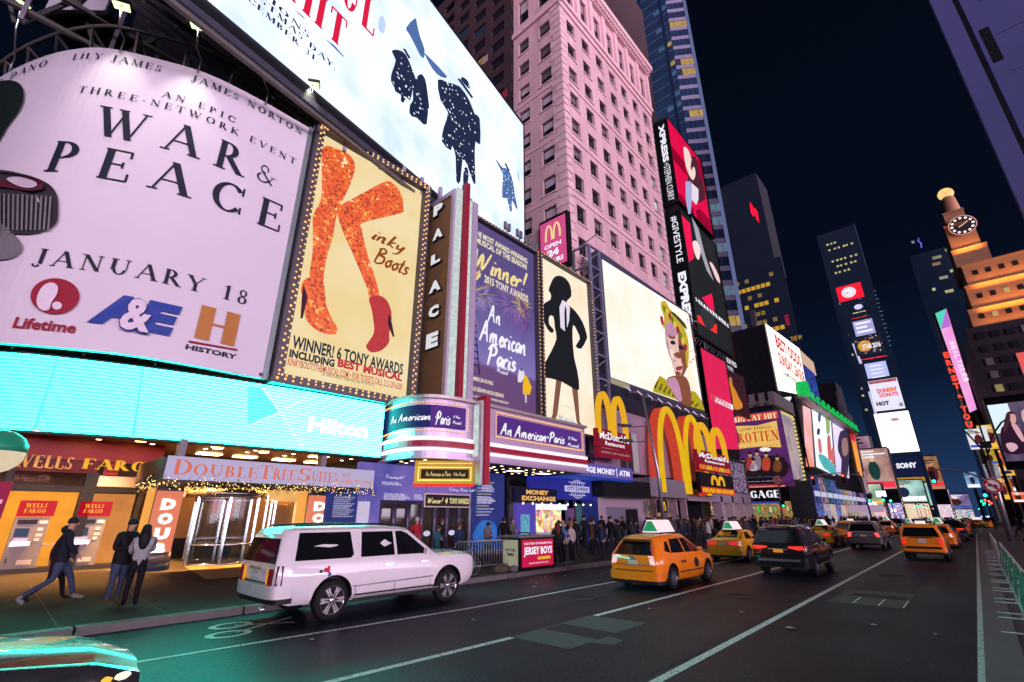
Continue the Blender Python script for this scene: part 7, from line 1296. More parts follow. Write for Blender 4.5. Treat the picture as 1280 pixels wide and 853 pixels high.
for k in range(12): a = R(30 * k); paint(ck, P_, ell(ccx + 4.0 * math.cos(a), ccz + 4.0 * math.sin(a), .62, .62, 8), glow('fff4e8', 1.2), .25, False)
ck.bar(P_.p(ccx, ccz, .3), P_.p(ccx + 2.4, ccz + 1.6, .3), .4, glow('e0c0c0', .8)); ck.bar(P_.p(ccx, ccz, .3), P_.p(ccx - 1.6, ccz - .6, .3), .5, glow('e0c0c0', .8)); ck.build('clock_face', pm)
m = MB(); gp = at_y(1182, 243, 322); m.lathe((gp.x, 322, 151), [(4.2, 0), (3.0, gp.z - 154.6), (2, gp.z - 153.2)], PST, 12); m.build('lantern_base', pm); m = MB(); m.ball((gp.x, 322, gp.z), (3.5, 3.5, 3.3), glow((1.0, .62, .24), 1.1, False, .5, .6), 16, 10); m.build('globe', pm)
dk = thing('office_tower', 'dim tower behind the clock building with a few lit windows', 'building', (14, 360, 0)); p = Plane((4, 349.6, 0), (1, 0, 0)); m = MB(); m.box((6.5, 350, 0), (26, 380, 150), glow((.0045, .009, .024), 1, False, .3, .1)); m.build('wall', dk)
for x, y, w_, col in ((1140, 305, 3, '8898b0'), (1166, 325, 9, '9c9c80'), (1166, 333, 8, 'a08060'), (1182, 315, 5, 'b0a880'), (1188, 341, 5, 'c0c0a0'), (1175, 350, 8, 'a8a890'), (1166, 364, 3, 'd8d8b0'), (1182, 367, 8, 'c8c090')): a, b = p.px(x, y); m = MB(); slab(m, p, a, b, a + w_ * .45, b + 1.6, glow(col, .7, False, .7, .6), 0, .5); m.build('lit_window', dk)
m = MB(); a, b = p.px(1149, 306); m.tube([p.p(a + .8, b + 4, .4), p.p(a, b + 2.6, .4), p.p(a + .9, b + .6, .4), p.p(a + .5, b - 2.5, .4)], .35, glow('6a5ae0', 1.2), 5); m.build('violet_logo', dk)
et = thing('sign_tower', 'tall pink lit screen strip beside stacked red letters on a dark slab', 'sign', (6, 195, 30)); p = Plane((0, 190, 0), (1, 0, 0)); m = MB(); q = [p.px(*v) for v in ((1212, 516), (1221, 512), (1183, 386), (1169, 392))]; m.add([p.p(a, b, 0) for a, b in q], [[0, 1, 2, 3]], glow('f0a8dc', 1.1, True, .1, .3, 0, 'e890d8', .2)); m.build('display', et)
m = MB(); q2 = [p.px(*v) for v in ((1176, 412), (1189, 408), (1183, 386), (1169, 392))]; m.add([p.p(a, b, .05) for a, b in (q2[0], q2[2], q2[3])], [[0, 1, 2]], glow('58d8c0', 1.0)); m.add([p.p(a, b, .05) for a, b in (q2[0], q2[1], q2[2])], [[0, 1, 2]], glow('c070d8', 1.0)); m.build('displayed_shapes', et); m = MB(); [write(m, p, sans(ch, bold=.02), (p.px(1187 + 2.25 * k, 430 + 6 * k)[0], p.px(1187, 432 + 6 * k)[1]), (p.px(1194 + 2.25 * k, 430 + 6 * k)[0], p.px(1187, 427.5 + 6 * k)[1]), glow('fbe0f4', 1.2), .08, False, 90) for k, ch in enumerate('#BALTALEB')]; m.build('lettering', et)
m = MB(); m.box((4.6, 190.4, 0), (8.4, 215, 62.5), BLACK); m.build('slab', et)
for k, ch in enumerate('ERNST&YOUNG'):
    t = (k + (0 if k < 5 else .5 if k == 5 else 1)) / 11.6; x, y = 1183.5 + 36 * t, 444 + 112 * t; a, b = p.px(x, y); m = MB(); write(m, p, sans(ch, bold=.06), (a - .75, b - 1.0), (a + .75, b + .9), glow('f04a38', 1.2), .3, False); m.build('letter', et)
pb = thing('side_building', 'dim brown block with small windows behind the large photo billboard', 'building', (20, 150, 0)); p = Plane((7.6, 139.8, 0), (1, 0, 0)); PBM = mat((.045, .034, .045), .7, 0, .3, .2); m = MB(); m.box((7.6, 140, 0), (70, 190, 41), PBM); m.build('wall', pb)
for k in range(6):
    for j in range(8): m = MB(); slab(m, p, 1.4 + j * 2.3, 38 - k * 2.9, 2.6 + j * 2.3, 39.5 - k * 2.9, glow('b8a870', .5, False, .6, 1) if k > 3 and r_.random() < .5 else mat((.22, .18, .22), .6) if r_.random() < .4 else mat((.02, .02, .03), .4), 0, .08); m.build('window', pb)
m = MB(); slab(m, Plane((7.5, 139.5, 0), (0, 1, 0), (0, 0, 1)), 0, 0, .1, .1, BLACK); pbp = Plane((5.2, 110, 0), (1, 0, 0))
ph = thing('photo_billboard', 'large billboard photograph of people in dark clothes against a white ground', 'billboard', (12, 110, 10)); m = MB(); m.box((5.2, 110.2, 9), (30, 113, 20.5), BLACK); m.build('housing', ph); m = MB(); slab(m, pbp, .2, 10.2, 14, 19.3, glow('6a5a78', .9, True, .6, .25, 0, '2a1c34', .3), -.1, 0); slab(m, pbp, .2, 14.6, 2.6, 19.2, glow('d8ecf4', 1.1), 0, .02); m.build('panel', ph); m = MB(); zp = zc(1160, 440, 7.108)
def pp_(q, col, d, sm=3): paint(m, pbp, zp(*q), glow(col, .95, False, .25, .8), d, True, sm)
pp_((690, 560, 720, 530, 770, 540, 790, 590, 780, 660, 740, 660, 700, 620), '3a2030', .03); pp_((725, 560, 770, 555, 785, 600, 770, 640, 735, 625), 'd8a0a0', .04); pp_((650, 680, 720, 640, 800, 690, 850, 800, 870, 900, 690, 900, 650, 800), '30182c', .035); pp_((740, 640, 790, 650, 850, 760, 840, 800, 780, 720), 'e0a8b8', .05); pp_((690, 820, 760, 810, 800, 850, 740, 890), 'e0b0c0', .05); pp_((830, 530, 880, 510, 920, 600, 880, 640, 840, 610), 'd8b0b8', .04); pp_((700, 540, 730, 560, 720, 640, 680, 720, 670, 660), '4a2838', .045); m.build('printed_people', ph)
rc = thing('red_billboard', 'slanting coral red billboard at the right edge of the view', 'billboard', (14, 110, 24)); p = Plane((10.2, 109.6, 0), (1, 0, 0)); m = MB(); slab(m, p, .6, 21.6, 8, 27, glow('e85a5c', 1.0), -.4, 0); m.build('panel', rc)
for k, (x0, y0, x1, y1, col, c2) in enumerate(((1214, 535, 1232, 562, 'f8e0f0', 'c8e8e8'), (1230, 530, 1248, 562, 'e0c040', 'a87830'), (1232, 562, 1242, 582, 'e0b848', '806020'), (1243, 562, 1262, 590, 'f07838', 'c03820'), (1236, 580, 1246, 605, '302838', 'b8c0d0'), (1248, 585, 1282, 595, 'f0a040', 'f8d080'), (1262, 590, 1284, 615, '8890b8', '40405c'), (1268, 615, 1284, 628, 'f06838', 'c04028'), (1210, 590, 1220, 610, '90c0e8', '304878'), (1247, 598, 1262, 625, 'e09030', '583018'))):
    Y = 118 + (k * 13) % 40; p = Plane((-20, Y, 0), (1, 0, 0)); (a0, b0), (a1, b1) = p.px(x0, y1), p.px(x1, y0); t = thing('shop_sign', '%s of the bright signs stacked on the right hand side beyond the pavement barriers' % ORD[k], 'sign', (-20 + (a0 + a1) / 2, Y, b0), 'bright signs stacked on the right side'); m = MB(); slab(m, p, a0, b0, a1, b1, glow(col, 1.0, False, .4, .5, 0, c2, .3), -.6, 0); pn = m.build('panel', t); picture(pn, p, a0, b0, a1, b1, k + 20); m = MB(); m.bar(p.p((a0 + a1) / 2, b0, -.8), p.p((a0 + a1) / 2, 0, -.8), .5, BLACK); m.build('mast', t)
lowr = thing('side_shops', 'low dark row of lit shops along the right side of the square', 'building', (20, 160, 0)); m = MB(); m.box((12, 125, 0), (60, 139, 9), STONE_D); m.box((9, 160, 0), (50, 290, 16), STONE_D); m.build('wall', lowr); m = MB()
for k in range(8): m.box((12 + k * 3.5, 124.8, .4), (15 + k * 3.5, 124.9, 4), glow(lowc[(k * 3) % 10], .8, False, .9, .8))
for k in range(12): m.box((8.8, 162 + k * 10, .4), (8.9, 170 + k * 10, 8), glow(lowc[(k * 7) % 10], .9, False, .9, .4))
m.build('shop_window', lowr)
tr = thing('corner_building', 'smooth dark violet building edge cutting the sky at the top right', 'building', (25, 66, 0)); VM = mat((.075, .085, .22), .55, 0, .12, .4, .05); p = Plane((9.75, 60, 0), (1, 0, 0)); m = MB(); m.prism([(9.75, 60, 0), (40, 60, 0), (60, 95, 0), (18, 95, 0)], (0, 0, 95), VM); m.build('wall', tr)
m = MB(); slab(m, p, -.05, 24, 1.5, 96, VM, -.4, .35); slab(m, p, 2.0, 24, 3.2, 96, VM, 0, .10); m.build('edge_pier', tr); m = MB(); slab(m, p, 1.52, 24, 1.9, 96, BLACK, 0, .02); m.build('joint', tr)
for z in (45.7, 62, 78): m = MB(); slab(m, p, 2.35, z, 3.1, z + 4.7, BLACK, .1, .13); m.build('window', tr)
m = MB()
for z in range(24, 96, 5): slab(m, p, 3.25, z, 30, z + .06, BLACK, 0, .01)
m.build('panel_joints', tr)

# small lights of the far avenue
r_ = random.Random(91)
for k in range(76):
    left = k % 2; Y = r_.uniform(165, 400); X = r_.uniform(-36, -24) - (Y - 165) * .03 if left else r_.uniform(5, 18); z = 3 + 17 * r_.random() ** 1.6; w, h_ = r_.uniform(1.5, 5), r_.uniform(.8, 4); s_ = 'left' if left else 'right'
    t = thing('far_sign', 'small bright sign among the many hung on the %s side of the far avenue' % s_, 'sign', (X, Y, z), 'far signs on the %s side' % s_); p = Plane((X, Y, z), (1, 0, 0)); m = MB(); slab(m, p, 0, 0, w, h_, glow(r_.choice(lowc + ['f8f0f8', 'f0d0e0', 'f04860', 'f0c060', 'a0e0e0', 'e0e0ff']), 2.6, False, .9, .5, 0, r_.choice(['ffffff', '302848', 'f0a0b0']), .6), -.3, 0); m.build('panel', t)
    if k % 2: m = MB(); slab(m, p, w * .12, h_ * .4, w * .88, h_ * .62, WHT, 0, .05); m.build('lettering', t)
for k in range(22):
    Y = r_.uniform(95, 330); X = r_.choice((-14, -13, 1.5, 2, 3)) + r_.uniform(-.5, .5); t = thing('far_signal', 'tiny lit traffic light hanging over the far end of the avenue', 'traffic light', (X, Y, 0), 'far traffic lights'); m = MB(); m.bar((X, Y, 0), (X, Y, 5.6), .14, BLACK); m.box((X - .2, Y - .2, 4.6), (X + .2, Y + .2, 5.8), BLACK); m.build('mast', t); m = MB(); m.ball((X, Y - .25, 5.0), .22, glow((.02, 1, .4) if k % 3 else (1, .06, .05), 6), 8, 5); m.build('lens', t)

# ------------------------------------------------------------------ vehicles (local: rear bumper at y=0, nose towards +y)
TGLASS = mat((.006, .007, .009), .05, 0, .1, 1, 0, 0, .28); LAMPR = glow((.75, .02, .02), 1.1); TRIM = mat((.015, .015, .017), .5); LAMPW = mat((.6, .58, .6), .15, .2); PLATE = mat((.62, .58, .50), .5)
def car_paint(col): return mat(col, .28, .0, .05, 1.0, 0, .9)
class Body:
    def __init__(s, st): s.st = sorted(st)
    def par(s, y):
        st = s.st; y = max(st[0][0], min(st[-1][0], y))
        for a, b in zip(st, st[1:]):
            if y <= b[0]: t = (y - a[0]) / (b[0] - a[0]); return [p + (q - p) * t for p, q in zip(a, b)]
    def sec(s, k):
        y, zb, zl, zt, wb, wm, wl, wt, ln = k; P = [(0, zb), (wb * .9, zb), (wb, zb + .10), (wm, zb + (zl - zb) * .45), (wm - .005, zb + (zl - zb) * .72), (wl, zl), ((wl + wt) / 2 + .012, (zl + zt - .07) / 2), (wt, zt - .07), (wt * .86, zt - .015), (wt * .5, zt + .008), (0, zt + .014)]
        return [Vector((x, y + (ln * (z - zl) if z > zl else 0), z)) for x, z in P]
    def x_at(s, y, z):
        _, zb, zl, zt, wb, wm, wl, wt, ln = s.par(y); zr = zt - .07; zm = zb + (zl - zb) * .45; zq = zb + (zl - zb) * .72
        if z >= zl: return wl + (wt - wl) * (z - zl) / max(.01, zr - zl) + .012 * math.sin(math.pi * max(0, min(1, (z - zl) / max(.01, zr - zl))))
        if z >= zq: return wm - .005 + (wl - wm + .005) * (z - zq) / (zl - zq)
        return wm
    def mesh(s, mt, wheels, rad, parent):
        bm = bmesh.new(); rows = []
        for k in s.st:
            H = s.sec(k); rows.append([bm.verts.new(p) for p in H] + [bm.verts.new((-p.x, p.y, p.z)) for p in H[-2:0:-1]])
        n = len(rows[0])
        for a, b in zip(rows, rows[1:]):
            for i in range(n): bm.faces.new((a[i], a[(i + 1) % n], b[(i + 1) % n], b[i]))
        for r_ in (rows[0], rows[-1]):
            h = len(s.sec(s.st[0]))
            for i in range(h - 1):
                vs = [r_[i], r_[i + 1], r_[(n - i - 1) % n], r_[(n - i) % n]]; vs = [v for j, v in enumerate(vs) if v not in vs[:j]]
                if len(vs) > 2: bm.faces.new(vs)
        bmesh.ops.recalc_face_normals(bm, faces=bm.faces); me = bpy.data.meshes.new('body'); bm.to_mesh(me); bm.free()
        me.materials.append(mt); me.materials.append(TRIM); o = bpy.data.objects.new('body', me); C.objects.link(o)
        cut = []
        for y in wheels:
            for sx in (-1, 1):
                w = s.par(y)[5]; mb = MB(); mb.lathe((sx * (w - .24), y, rad + .02), [(rad + .075, 0), (rad + .075, .4)], TRIM, 28, (sx, 0, 0), False); c = mb.build('cut'); c.data.materials.clear(); c.data.materials.append(mt); c.data.materials.append(TRIM); c.data.polygons.foreach_set('material_index', [1] * len(c.data.polygons))
                bm = bmesh.new(); bm.from_mesh(c.data); bmesh.ops.recalc_face_normals(bm, faces=bm.faces); bm.to_mesh(c.data); bm.free(); cut.append(c); md = o.modifiers.new('b', 'BOOLEAN'); md.object = c; md.solver = 'EXACT'
        bv = bpy.context.evaluated_depsgraph_get(); bv.update(); me2 = bpy.data.meshes.new_from_object(o.evaluated_get(bv)); o.modifiers.clear(); o.data = me2; me2.name = 'body'
        for c in cut: bpy.data.objects.remove(c)
        me2.polygons.foreach_set('use_smooth', [True] * len(me2.polygons)); me2.set_sharp_from_angle(angle=R(38)); o.parent = parent; return o
    def side(s, mb, pts, mt, off=.008):
        """patch on both flanks, points (y, z)"""
        for sx in (-1, 1):
            P = []
            for (y0, z0), (y1, z1_) in zip(pts, pts[1:] + pts[:1]):
                n = max(1, int(abs(y1 - y0) / .35))
                for i in range(n): t = i / n; y, z = y0 + (y1 - y0) * t, z0 + (z1_ - z0) * t; P.append((sx * (s.x_at(y, z) + off), y, z))
            mb.poly(P if sx > 0 else P[::-1], mt)
    def rear_y(s, z): k = s.st[0]; return k[0] + (k[8] * (z - k[2]) if z > k[2] else 0)
    def rear(s, mb, pts, mt, off=.012, th=.02):
        P = [(x, s.rear_y(z) - off, z) for x, z in pts]; mb.prism([Vector(p) + Vector((0, th, 0)) for p in P], (0, -th, 0), mt)
def wheel_set(t, B, ys, rad, wid, rim, spokes=5, hub=STEEL):
    for y in ys:
        for sx in (-1, 1):
            w = B.par(y)[5]; c = Vector((sx * (w - .01), y, rad)); mb = MB(); ax = (-sx, 0, 0)
            mb.lathe(c, [(rim, .01), (rad * .93, 0), (rad, .05), (rad, wid - .05), (rad * .93, wid), (rim, wid)], RUBBER, 24, ax); wh = mb.build('wheel', t, True)
            mb = MB(); mb.lathe(c, [(rim, -.004), (rim * .90, .02), (rim * .86, .10)], hub, 24, ax, True, False); mb.lathe(c, [(rim * .86, .11), (.02, .11)], TRIM, 24, ax, False, False)
            mb.lathe(c, [(rim * .22, .0), (rim * .2, -.012), (.01, -.014)], hub, 12, ax)
            for k in range(spokes):
                a = 6.2832 * k / spokes
                for da in (-.13, .13) if spokes < 9 else (0,):
                    e = Vector((0, math.cos(a + da * .6), math.sin(a + da * .6))); e2 = Vector((0, math.cos(a + da), math.sin(a + da))); p, q = c + e * rim * .15, c + e2 * rim * .92; mb.bar(p + Vector((-sx * .02, 0, 0)), q + Vector((-sx * .02, 0, 0)), .035 if spokes < 9 else .03, hub, .05)
            mb.build('rim', wh, True)
    bpy.context.view_layer.update()
def mirror(t, B, y, z, mt):
    for sx in (-1, 1): mb = MB(); x = B.x_at(y, z); mb.obox((sx * (x + .12), y, z + .04), (.075, 0, 0), (0, .035, .008), (0, 0, .055), mt); mb.bar((sx * x, y, z), (sx * (x + .1), y, z + .02), .05, TRIM); mb.build('mirror', t, True)
def build_car(kind, label, cat, col, x, y, group=None, rot=0, opt=()):
    t = thing({'long': 'parked_car'}.get(kind, 'taxi' if cat == 'taxi' else 'car'), label, cat, (x, y, 0), group, rot); pm_ = car_paint(col)
    if kind == 'long':
        st = [(0, .66, 1.16, 1.80, .84, .91, .91, .72, .22), (.08, .47, 1.17, 1.87, .95, .99, .97, .75, .19), (.40, .38, 1.18, 1.905, .98, 1.015, .985, .76, .0), (1.3, .36, 1.18, 1.915, .985, 1.02, .99, .765, 0), (2.6, .35, 1.18, 1.915, .985, 1.02, .99, .765, 0), (3.35, .35, 1.17, 1.86, .985, 1.02, .985, .755, 0), (4.28, .35, 1.15, 1.215, .985, 1.02, .97, .90, 0), (5.2, .38, 1.13, 1.21, .97, 1.005, .96, .90, 0), (5.46, .42, 1.09, 1.17, .93, .97, .93, .86, 0), (5.58, .46, 1.02, 1.09, .86, .91, .88, .80, 0)]
        wy, rad, rim, sp = (1.30, 4.60), .405, .285, 6; wins = [[(.36, 1.235), (1.66, 1.235), (1.74, 1.30), (1.68, 1.79), (.46, 1.79)], [(1.92, 1.235), (2.86, 1.235), (2.86, 1.78), (1.98, 1.78)], [(2.94, 1.235), (3.98, 1.225), (3.80, 1.36), (3.30, 1.72), (3.12, 1.78), (2.94, 1.78)]]; cuts = [1.84, 2.90, 3.98]; rw = (1.20, 1.68)
    elif kind == 'wagon':
        st = [(0, .40, .92, 1.40, .70, .78, .74, .54, .75), (.12, .30, .95, 1.46, .82, .86, .82, .57, .55), (.6, .24, .97, 1.53, .86, .885, .85, .60, .0), (1.6, .22, .97, 1.575, .86, .89, .855, .61, 0), (2.5, .22, .96, 1.565, .86, .89, .855, .60, 0), (3.62, .22, .93, 1.02, .86, .885, .83, .74, 0), (4.2, .24, .84, .90, .82, .85, .78, .66, 0), (4.55, .30, .68, .74, .66, .72, .66, .52, 0)]
        wy, rad, rim, sp = (.92, 3.70), .325, .21, 10; wins = [[(.62, 1.10), (.95, 1.03), (1.05, 1.36), (.88, 1.36)], [(1.0, 1.03), (1.95, 1.01), (1.95, 1.44), (1.25, 1.42)], [(2.03, 1.01), (3.25, .985), (2.75, 1.27), (2.4, 1.43), (2.03, 1.44)]]; cuts = [1.0, 1.99, 3.1]; rw = (.99, 1.37)
    elif kind == 'sedan':
        st = [(0, .42, .92, .99, .72, .78, .74, .64, .1), (.12, .30, .98, 1.05, .82, .86, .82, .70, .1), (.62, .24, 1.00, 1.08, .87, .90, .86, .72, 0), (1.30, .22, .98, 1.41, .87, .91, .86, .60, 0), (2.3, .22, .97, 1.455, .87, .91, .86, .61, 0), (2.75, .22, .96, 1.43, .87, .91, .86, .60, 0), (3.55, .22, .93, 1.00, .87, .905, .84, .74, 0), (4.4, .25, .82, .89, .84, .87, .80, .68, 0), (4.8, .32, .66, .74, .66, .72, .66, .52, 0)]
        wy, rad, rim, sp = (1.02, 3.80), .33, .21, 10; wins = [[(1.0, 1.04), (1.85, 1.03), (1.85, 1.35), (1.45, 1.33)], [(1.93, 1.03), (3.15, 1.0), (2.8, 1.22), (2.6, 1.35), (1.93, 1.36)]]; cuts = [1.12, 1.89, 3.1]; rw = None
    elif kind == 'boxy':
        st = [(0, .52, 1.05, 1.60, .78, .84, .83, .66, .30), (.10, .40, 1.07, 1.68, .86, .895, .88, .69, .24), (.5, .34, 1.08, 1.72, .88, .91, .89, .71, 0), (1.6, .32, 1.08, 1.735, .88, .915, .895, .715, 0), (2.35, .32, 1.07, 1.70, .88, .915, .89, .71, 0), (3.1, .32, 1.05, 1.12, .88, .91, .87, .80, 0), (4.0, .36, 1.0, 1.06, .86, .89, .84, .75, 0), (4.40, .46, .84, .92, .72, .78, .73, .62, 0)]
        wy, rad, rim, sp = (.88, 3.50), .35, .215, 10; wins = [[(.42, 1.13), (1.15, 1.13), (1.12, 1.60), (.55, 1.60)], [(1.22, 1.13), (2.0, 1.13), (2.0, 1.60), (1.22, 1.60)], [(2.07, 1.13), (2.95, 1.12), (2.55, 1.42), (2.25, 1.60), (2.07, 1.60)]]; cuts = [1.18, 2.03, 2.9]; rw = (1.12, 1.56)
    else:   # 'round' crossover
        st = [(0, .52, 1.06, 1.62, .80, .88, .86, .64, .52), (.12, .40, 1.10, 1.70, .92, .965, .93, .68, .40), (.6, .32, 1.12, 1.75, .95, .985, .945, .71, 0), (1.8, .30, 1.11, 1.775, .95, .99, .945, .715, 0), (2.6, .30, 1.10, 1.75, .95, .99, .94, .71, 0), (3.55, .30, 1.06, 1.14, .95, .98, .92, .82, 0), (4.5, .34, .98, 1.05, .92, .95, .87, .76, 0), (4.9, .44, .80, .88, .74, .80, .74, .62, 0)]
        wy, rad, rim, sp = (1.06, 3.88), .365, .25, 5; wins = [[(.58, 1.22), (1.25, 1.19), (1.25, 1.62), (.86, 1.60)], [(1.33, 1.19), (2.2, 1.17), (2.2, 1.63), (1.33, 1.63)], [(2.28, 1.17), (3.35, 1.14), (2.95, 1.40), (2.6, 1.62), (2.28, 1.63)]]; cuts = [1.29, 2.24, 3.2]; rw = (1.16, 1.60)
    B = Body(st); B.mesh(pm_, wy, rad, t); L_ = st[-1][0]
    for w in wins: mb = MB(); B.side(mb, w, TGLASS, .010); o = mb.build('side_window', t, True)
    for w in wins:
        mb = MB()
    mb = MB(); zl = B.par(2.0)[2]
    for yc in cuts: B.side(mb, [(yc - .006, .36), (yc + .006, .36), (yc + .006, zl + .04), (yc - .006, zl + .04)], TRIM, .006)
    B.side(mb, [(wy[0] + rad + .12, .44), (wy[1] - rad - .12, .44), (wy[1] - rad - .12, .475), (wy[0] + rad + .12, .475)], TRIM, .012); mb.build('door_gap', t, True)
    for k, yc in enumerate(cuts[1:] if len(cuts) > 2 else cuts): mb = MB(); B.side(mb, [(yc - .34, zl - .16), (yc - .10, zl - .16), (yc - .10, zl - .125), (yc - .34, zl - .125)], CHROME if kind == 'long' else pm_, .03); mb.build('door_handle', t, True)
    ic = [i for i in range(len(st) - 1) if st[i][3] - st[i + 1][3] > .3][0]; a, b = B.sec(st[ic]), B.sec(st[ic + 1]); mb = MB()          # windscreen
    def lr(i, u, v=0): p = a[i].lerp(b[i], u); return p + Vector((0, .012, .012))
    P = [lr(8, .06), lr(7, .12), lr(7, .93), lr(9, .93)]; P = [lr(9, .05), lr(7, .10), lr(7, .94), lr(9, .95)]
    mb.poly(P + [Vector((-p.x, p.y, p.z)) for p in P[::-1]], TGLASS); mb.build('windscreen', t, True)
    k0 = st[0]; wz = lambda z: k0[6] + (k0[7] - k0[6]) * (z - k0[2]) / (k0[3] - .07 - k0[2])
    if rw:
        mb = MB(); z0, z1_ = rw; B.rear(mb, [(-wz(z0) + .05, z0), (wz(z0) - .05, z0), (wz(z1_) - .03, z1_), (-wz(z1_) + .03, z1_)], TGLASS, .03, .05); mb.build('rear_window', t, True)
    else:
        a, b = B.sec(st[2]), B.sec(st[3]); mb = MB(); P = [a[i].lerp(b[i], u) + Vector((0, -.012, .014)) for i, u in ((9, .10), (7, .12), (7, .90), (9, .93))]; mb.poly([Vector((-p.x, p.y, p.z)) for p in P] + P[::-1], TGLASS); mb.build('rear_window', t, True)
    wheel_set(t, B, wy, rad, .24, rim, sp, CHROME if kind in ('long',) else STEEL); mirror(t, B, [i for i in st if True][ic][0] + (.50 if kind != 'long' else .42), zl + .06, pm_)
    mb = MB(); zb0 = k0[1]; w_ = st[2][5] + .004; pts = [(-w_, .34), (-w_ + .01, .10), (-w_ + .10, -.02), (-w_ * .6, -.07), (0, -.085), (w_ * .6, -.07), (w_ - .10, -.02), (w_ - .01, .10), (w_, .34)]; pts = [(v.x, v.y) for v in smooth([Vector(q) for q in pts], 4)]
    for zA_, zB_, in_, mt_b in ((zb0 - .22, zb0 - .12, .05, TRIM), (zb0 - .12, zb0 + .13, 0, pm_)): mb.prism([(x * (1 - in_ * .3), y + in_, zA_) for x, y in pts], (0, 0, zB_ - zA_), mt_b)
    mb.build('rear_bumper', t, True)
    mb = MB(); B.rear(mb, [(-.17, zb0 + .30), (.17, zb0 + .30), (.17, zb0 + .43), (-.17, zb0 + .43)], glow('e09828', .75) if 'gold_plate' in opt else PLATE, .03); mb.build('number_plate', t, True)
    return t, B, k0, pm_
def lamp(t, B, pts, mt=LAMPR, both=True, off=.03, th=.05, name='tail_light'):
    for sx in ((-1, 1) if both else (1,)): mb = MB(); B.rear(mb, [(sx * x, z) for x, z in pts], mt, off, th); mb.build(name, t, True)
def flank_lamp(t, B, pts, mt, name='tail_light'): mb = MB(); B.side(mb, pts, mt, .014); mb.build(name, t, True)

LILW = mat((.82, .80, .82), .25, 0, .03, 1, 0, .9)
t, B, k0, pm_ = build_car('long', 'long white sport utility car parked at the kerb with chrome wheels', 'car', (.76, .745, .76), -11.86, 4.66)
lamp(t, B, [(.66, 1.10), (.86, 1.10), (.86, .74), (.66, .74)], glow('6a1020', .6)); lamp(t, B, [(.60, 1.10), (.67, 1.10), (.67, .80), (.60, .80)], glow('e8901c', 1.0), True, .035, .05, 'indicator'); flank_lamp(t, B, [(.02, .76), (.14, .76), (.14, 1.16), (.02, 1.16)], glow('5a1428', .5))
mb = MB(); B.rear(mb, [(-.33, 1.06), (.33, 1.06), (.33, 1.11), (-.33, 1.11)], CHROME, .05); B.rear(mb, [(-.80, .80), (.80, .80), (.80, .83), (-.80, .83)], TRIM, .02, .03); mb.build('rear_trim', t, True)
for sx in (-1, 1): mb = MB(); mb.tube([(sx * .66, .4, 1.93), (sx * .68, 1.2, 1.955), (sx * .68, 2.4, 1.955), (sx * .66, 3.2, 1.92)], .025, TRIM, 6); mb.build('roof_rail', t, True)
mb = MB(); B.side(mb, [(1.75, .62), (4.05, .66), (4.05, .69), (1.75, .65)], CHROME, .012); B.side(mb, [(1.68, .37), (4.22, .37), (4.22, .42), (1.68, .42)], CHROME, .05); mb.build('side_trim', t, True)
mb = MB(); mb.box((-.88, 1.75, .33), (-.80, 4.2, .40), TRIM); mb.box((1.0, 1.75, .33), (1.09, 4.2, .40), TRIM); mb.build('running_board', t, True)
mb = MB(); x = B.x_at(1.2, 1.05) + .012
for q, c in (((1.02, .98, 1.10, 1.06), 'c02838'), ((1.10, .96, 1.16, 1.10), 'd83040'), ((1.13, .88, 1.20, .97), '3868a8'), ((.92, .97, 1.0, 1.03), '1c4838')): mb.poly([(x, q[0], q[1]), (x, q[2], q[1]), (x, q[2], q[3]), (x, q[0], q[3])], mat(c, .5))
mb.build('flag_sticker', t, True); mb = MB(); mb.box((-.80, 5.50, .70), (.80, 5.60, .95), CHROME); mb.build('grille', t, True)
mb = MB(); mb.tube([(.55, .1, .34), (.58, -.06, .33)], .045, CHROME, 8); mb.build('exhaust', t, True)

TAXI_Y = (1.0, .44, .015); TAXI_O = (1.0, .26, .012)
def taxi_dress(t, B, k0, kind, lit, roofsign=True, group=None):
    st = B.st; ymid = st[3][0] + .35; zt = B.par(ymid)[3] + .014
    if roofsign:
        mb = MB(); mb.prism([(-.30, ymid - .62, zt + .02), (.30, ymid - .62, zt + .02), (.10, ymid - .62, zt + .42), (-.10, ymid - .62, zt + .42)], (0, 1.25, 0), glow('f4d8dc', 1.2, True)); mb.box((-.32, ymid - .60, zt - .03), (.32, ymid + .6, zt + .03), TRIM); o = mb.build('roof_sign', t, True); mb = MB(); mb.poly([(-.27, ymid - .63, zt + .06), (.27, ymid - .63, zt + .06), (.09, ymid - .63, zt + .38), (-.09, ymid - .63, zt + .38)], glow('2f9a68', .9, False, .4, 5)); mb.build('end_panel', o, True)
    else: mb = MB(); mb.box((-.22, ymid - .1, zt - .01), (.22, ymid + .12, zt + .14), glow('f0e4d0', 1.1)); mb.build('roof_light', t, True)
    zl = B.par(2)[2]; mb = MB(); B.side(mb, [(2.0 + .4 * math.cos(a) * .45 + .7, zl - .30 + .15 * math.sin(a)) for a in [6.2832 * i / 14 for i in range(14)]], mat((.02, .02, .02), .5), .012); mb.build('door_emblem', t, True)
    mb = MB()
    for k in range(2): B.side(mb, [(1.55 + k * .22, zl - .26), (1.70 + k * .22, zl - .26), (1.70 + k * .22, zl - .18), (1.55 + k * .22, zl - .18)], mat((.03, .02, .02), .5), .012)
    mb.build('door_lettering', t, True)
pt, B, k0, pm_ = build_car('wagon', 'orange yellow hatchback taxi nearest the camera with a lit roof advertisement', 'taxi', TAXI_O, -8.30, 14.62, 'yellow taxis in the traffic')
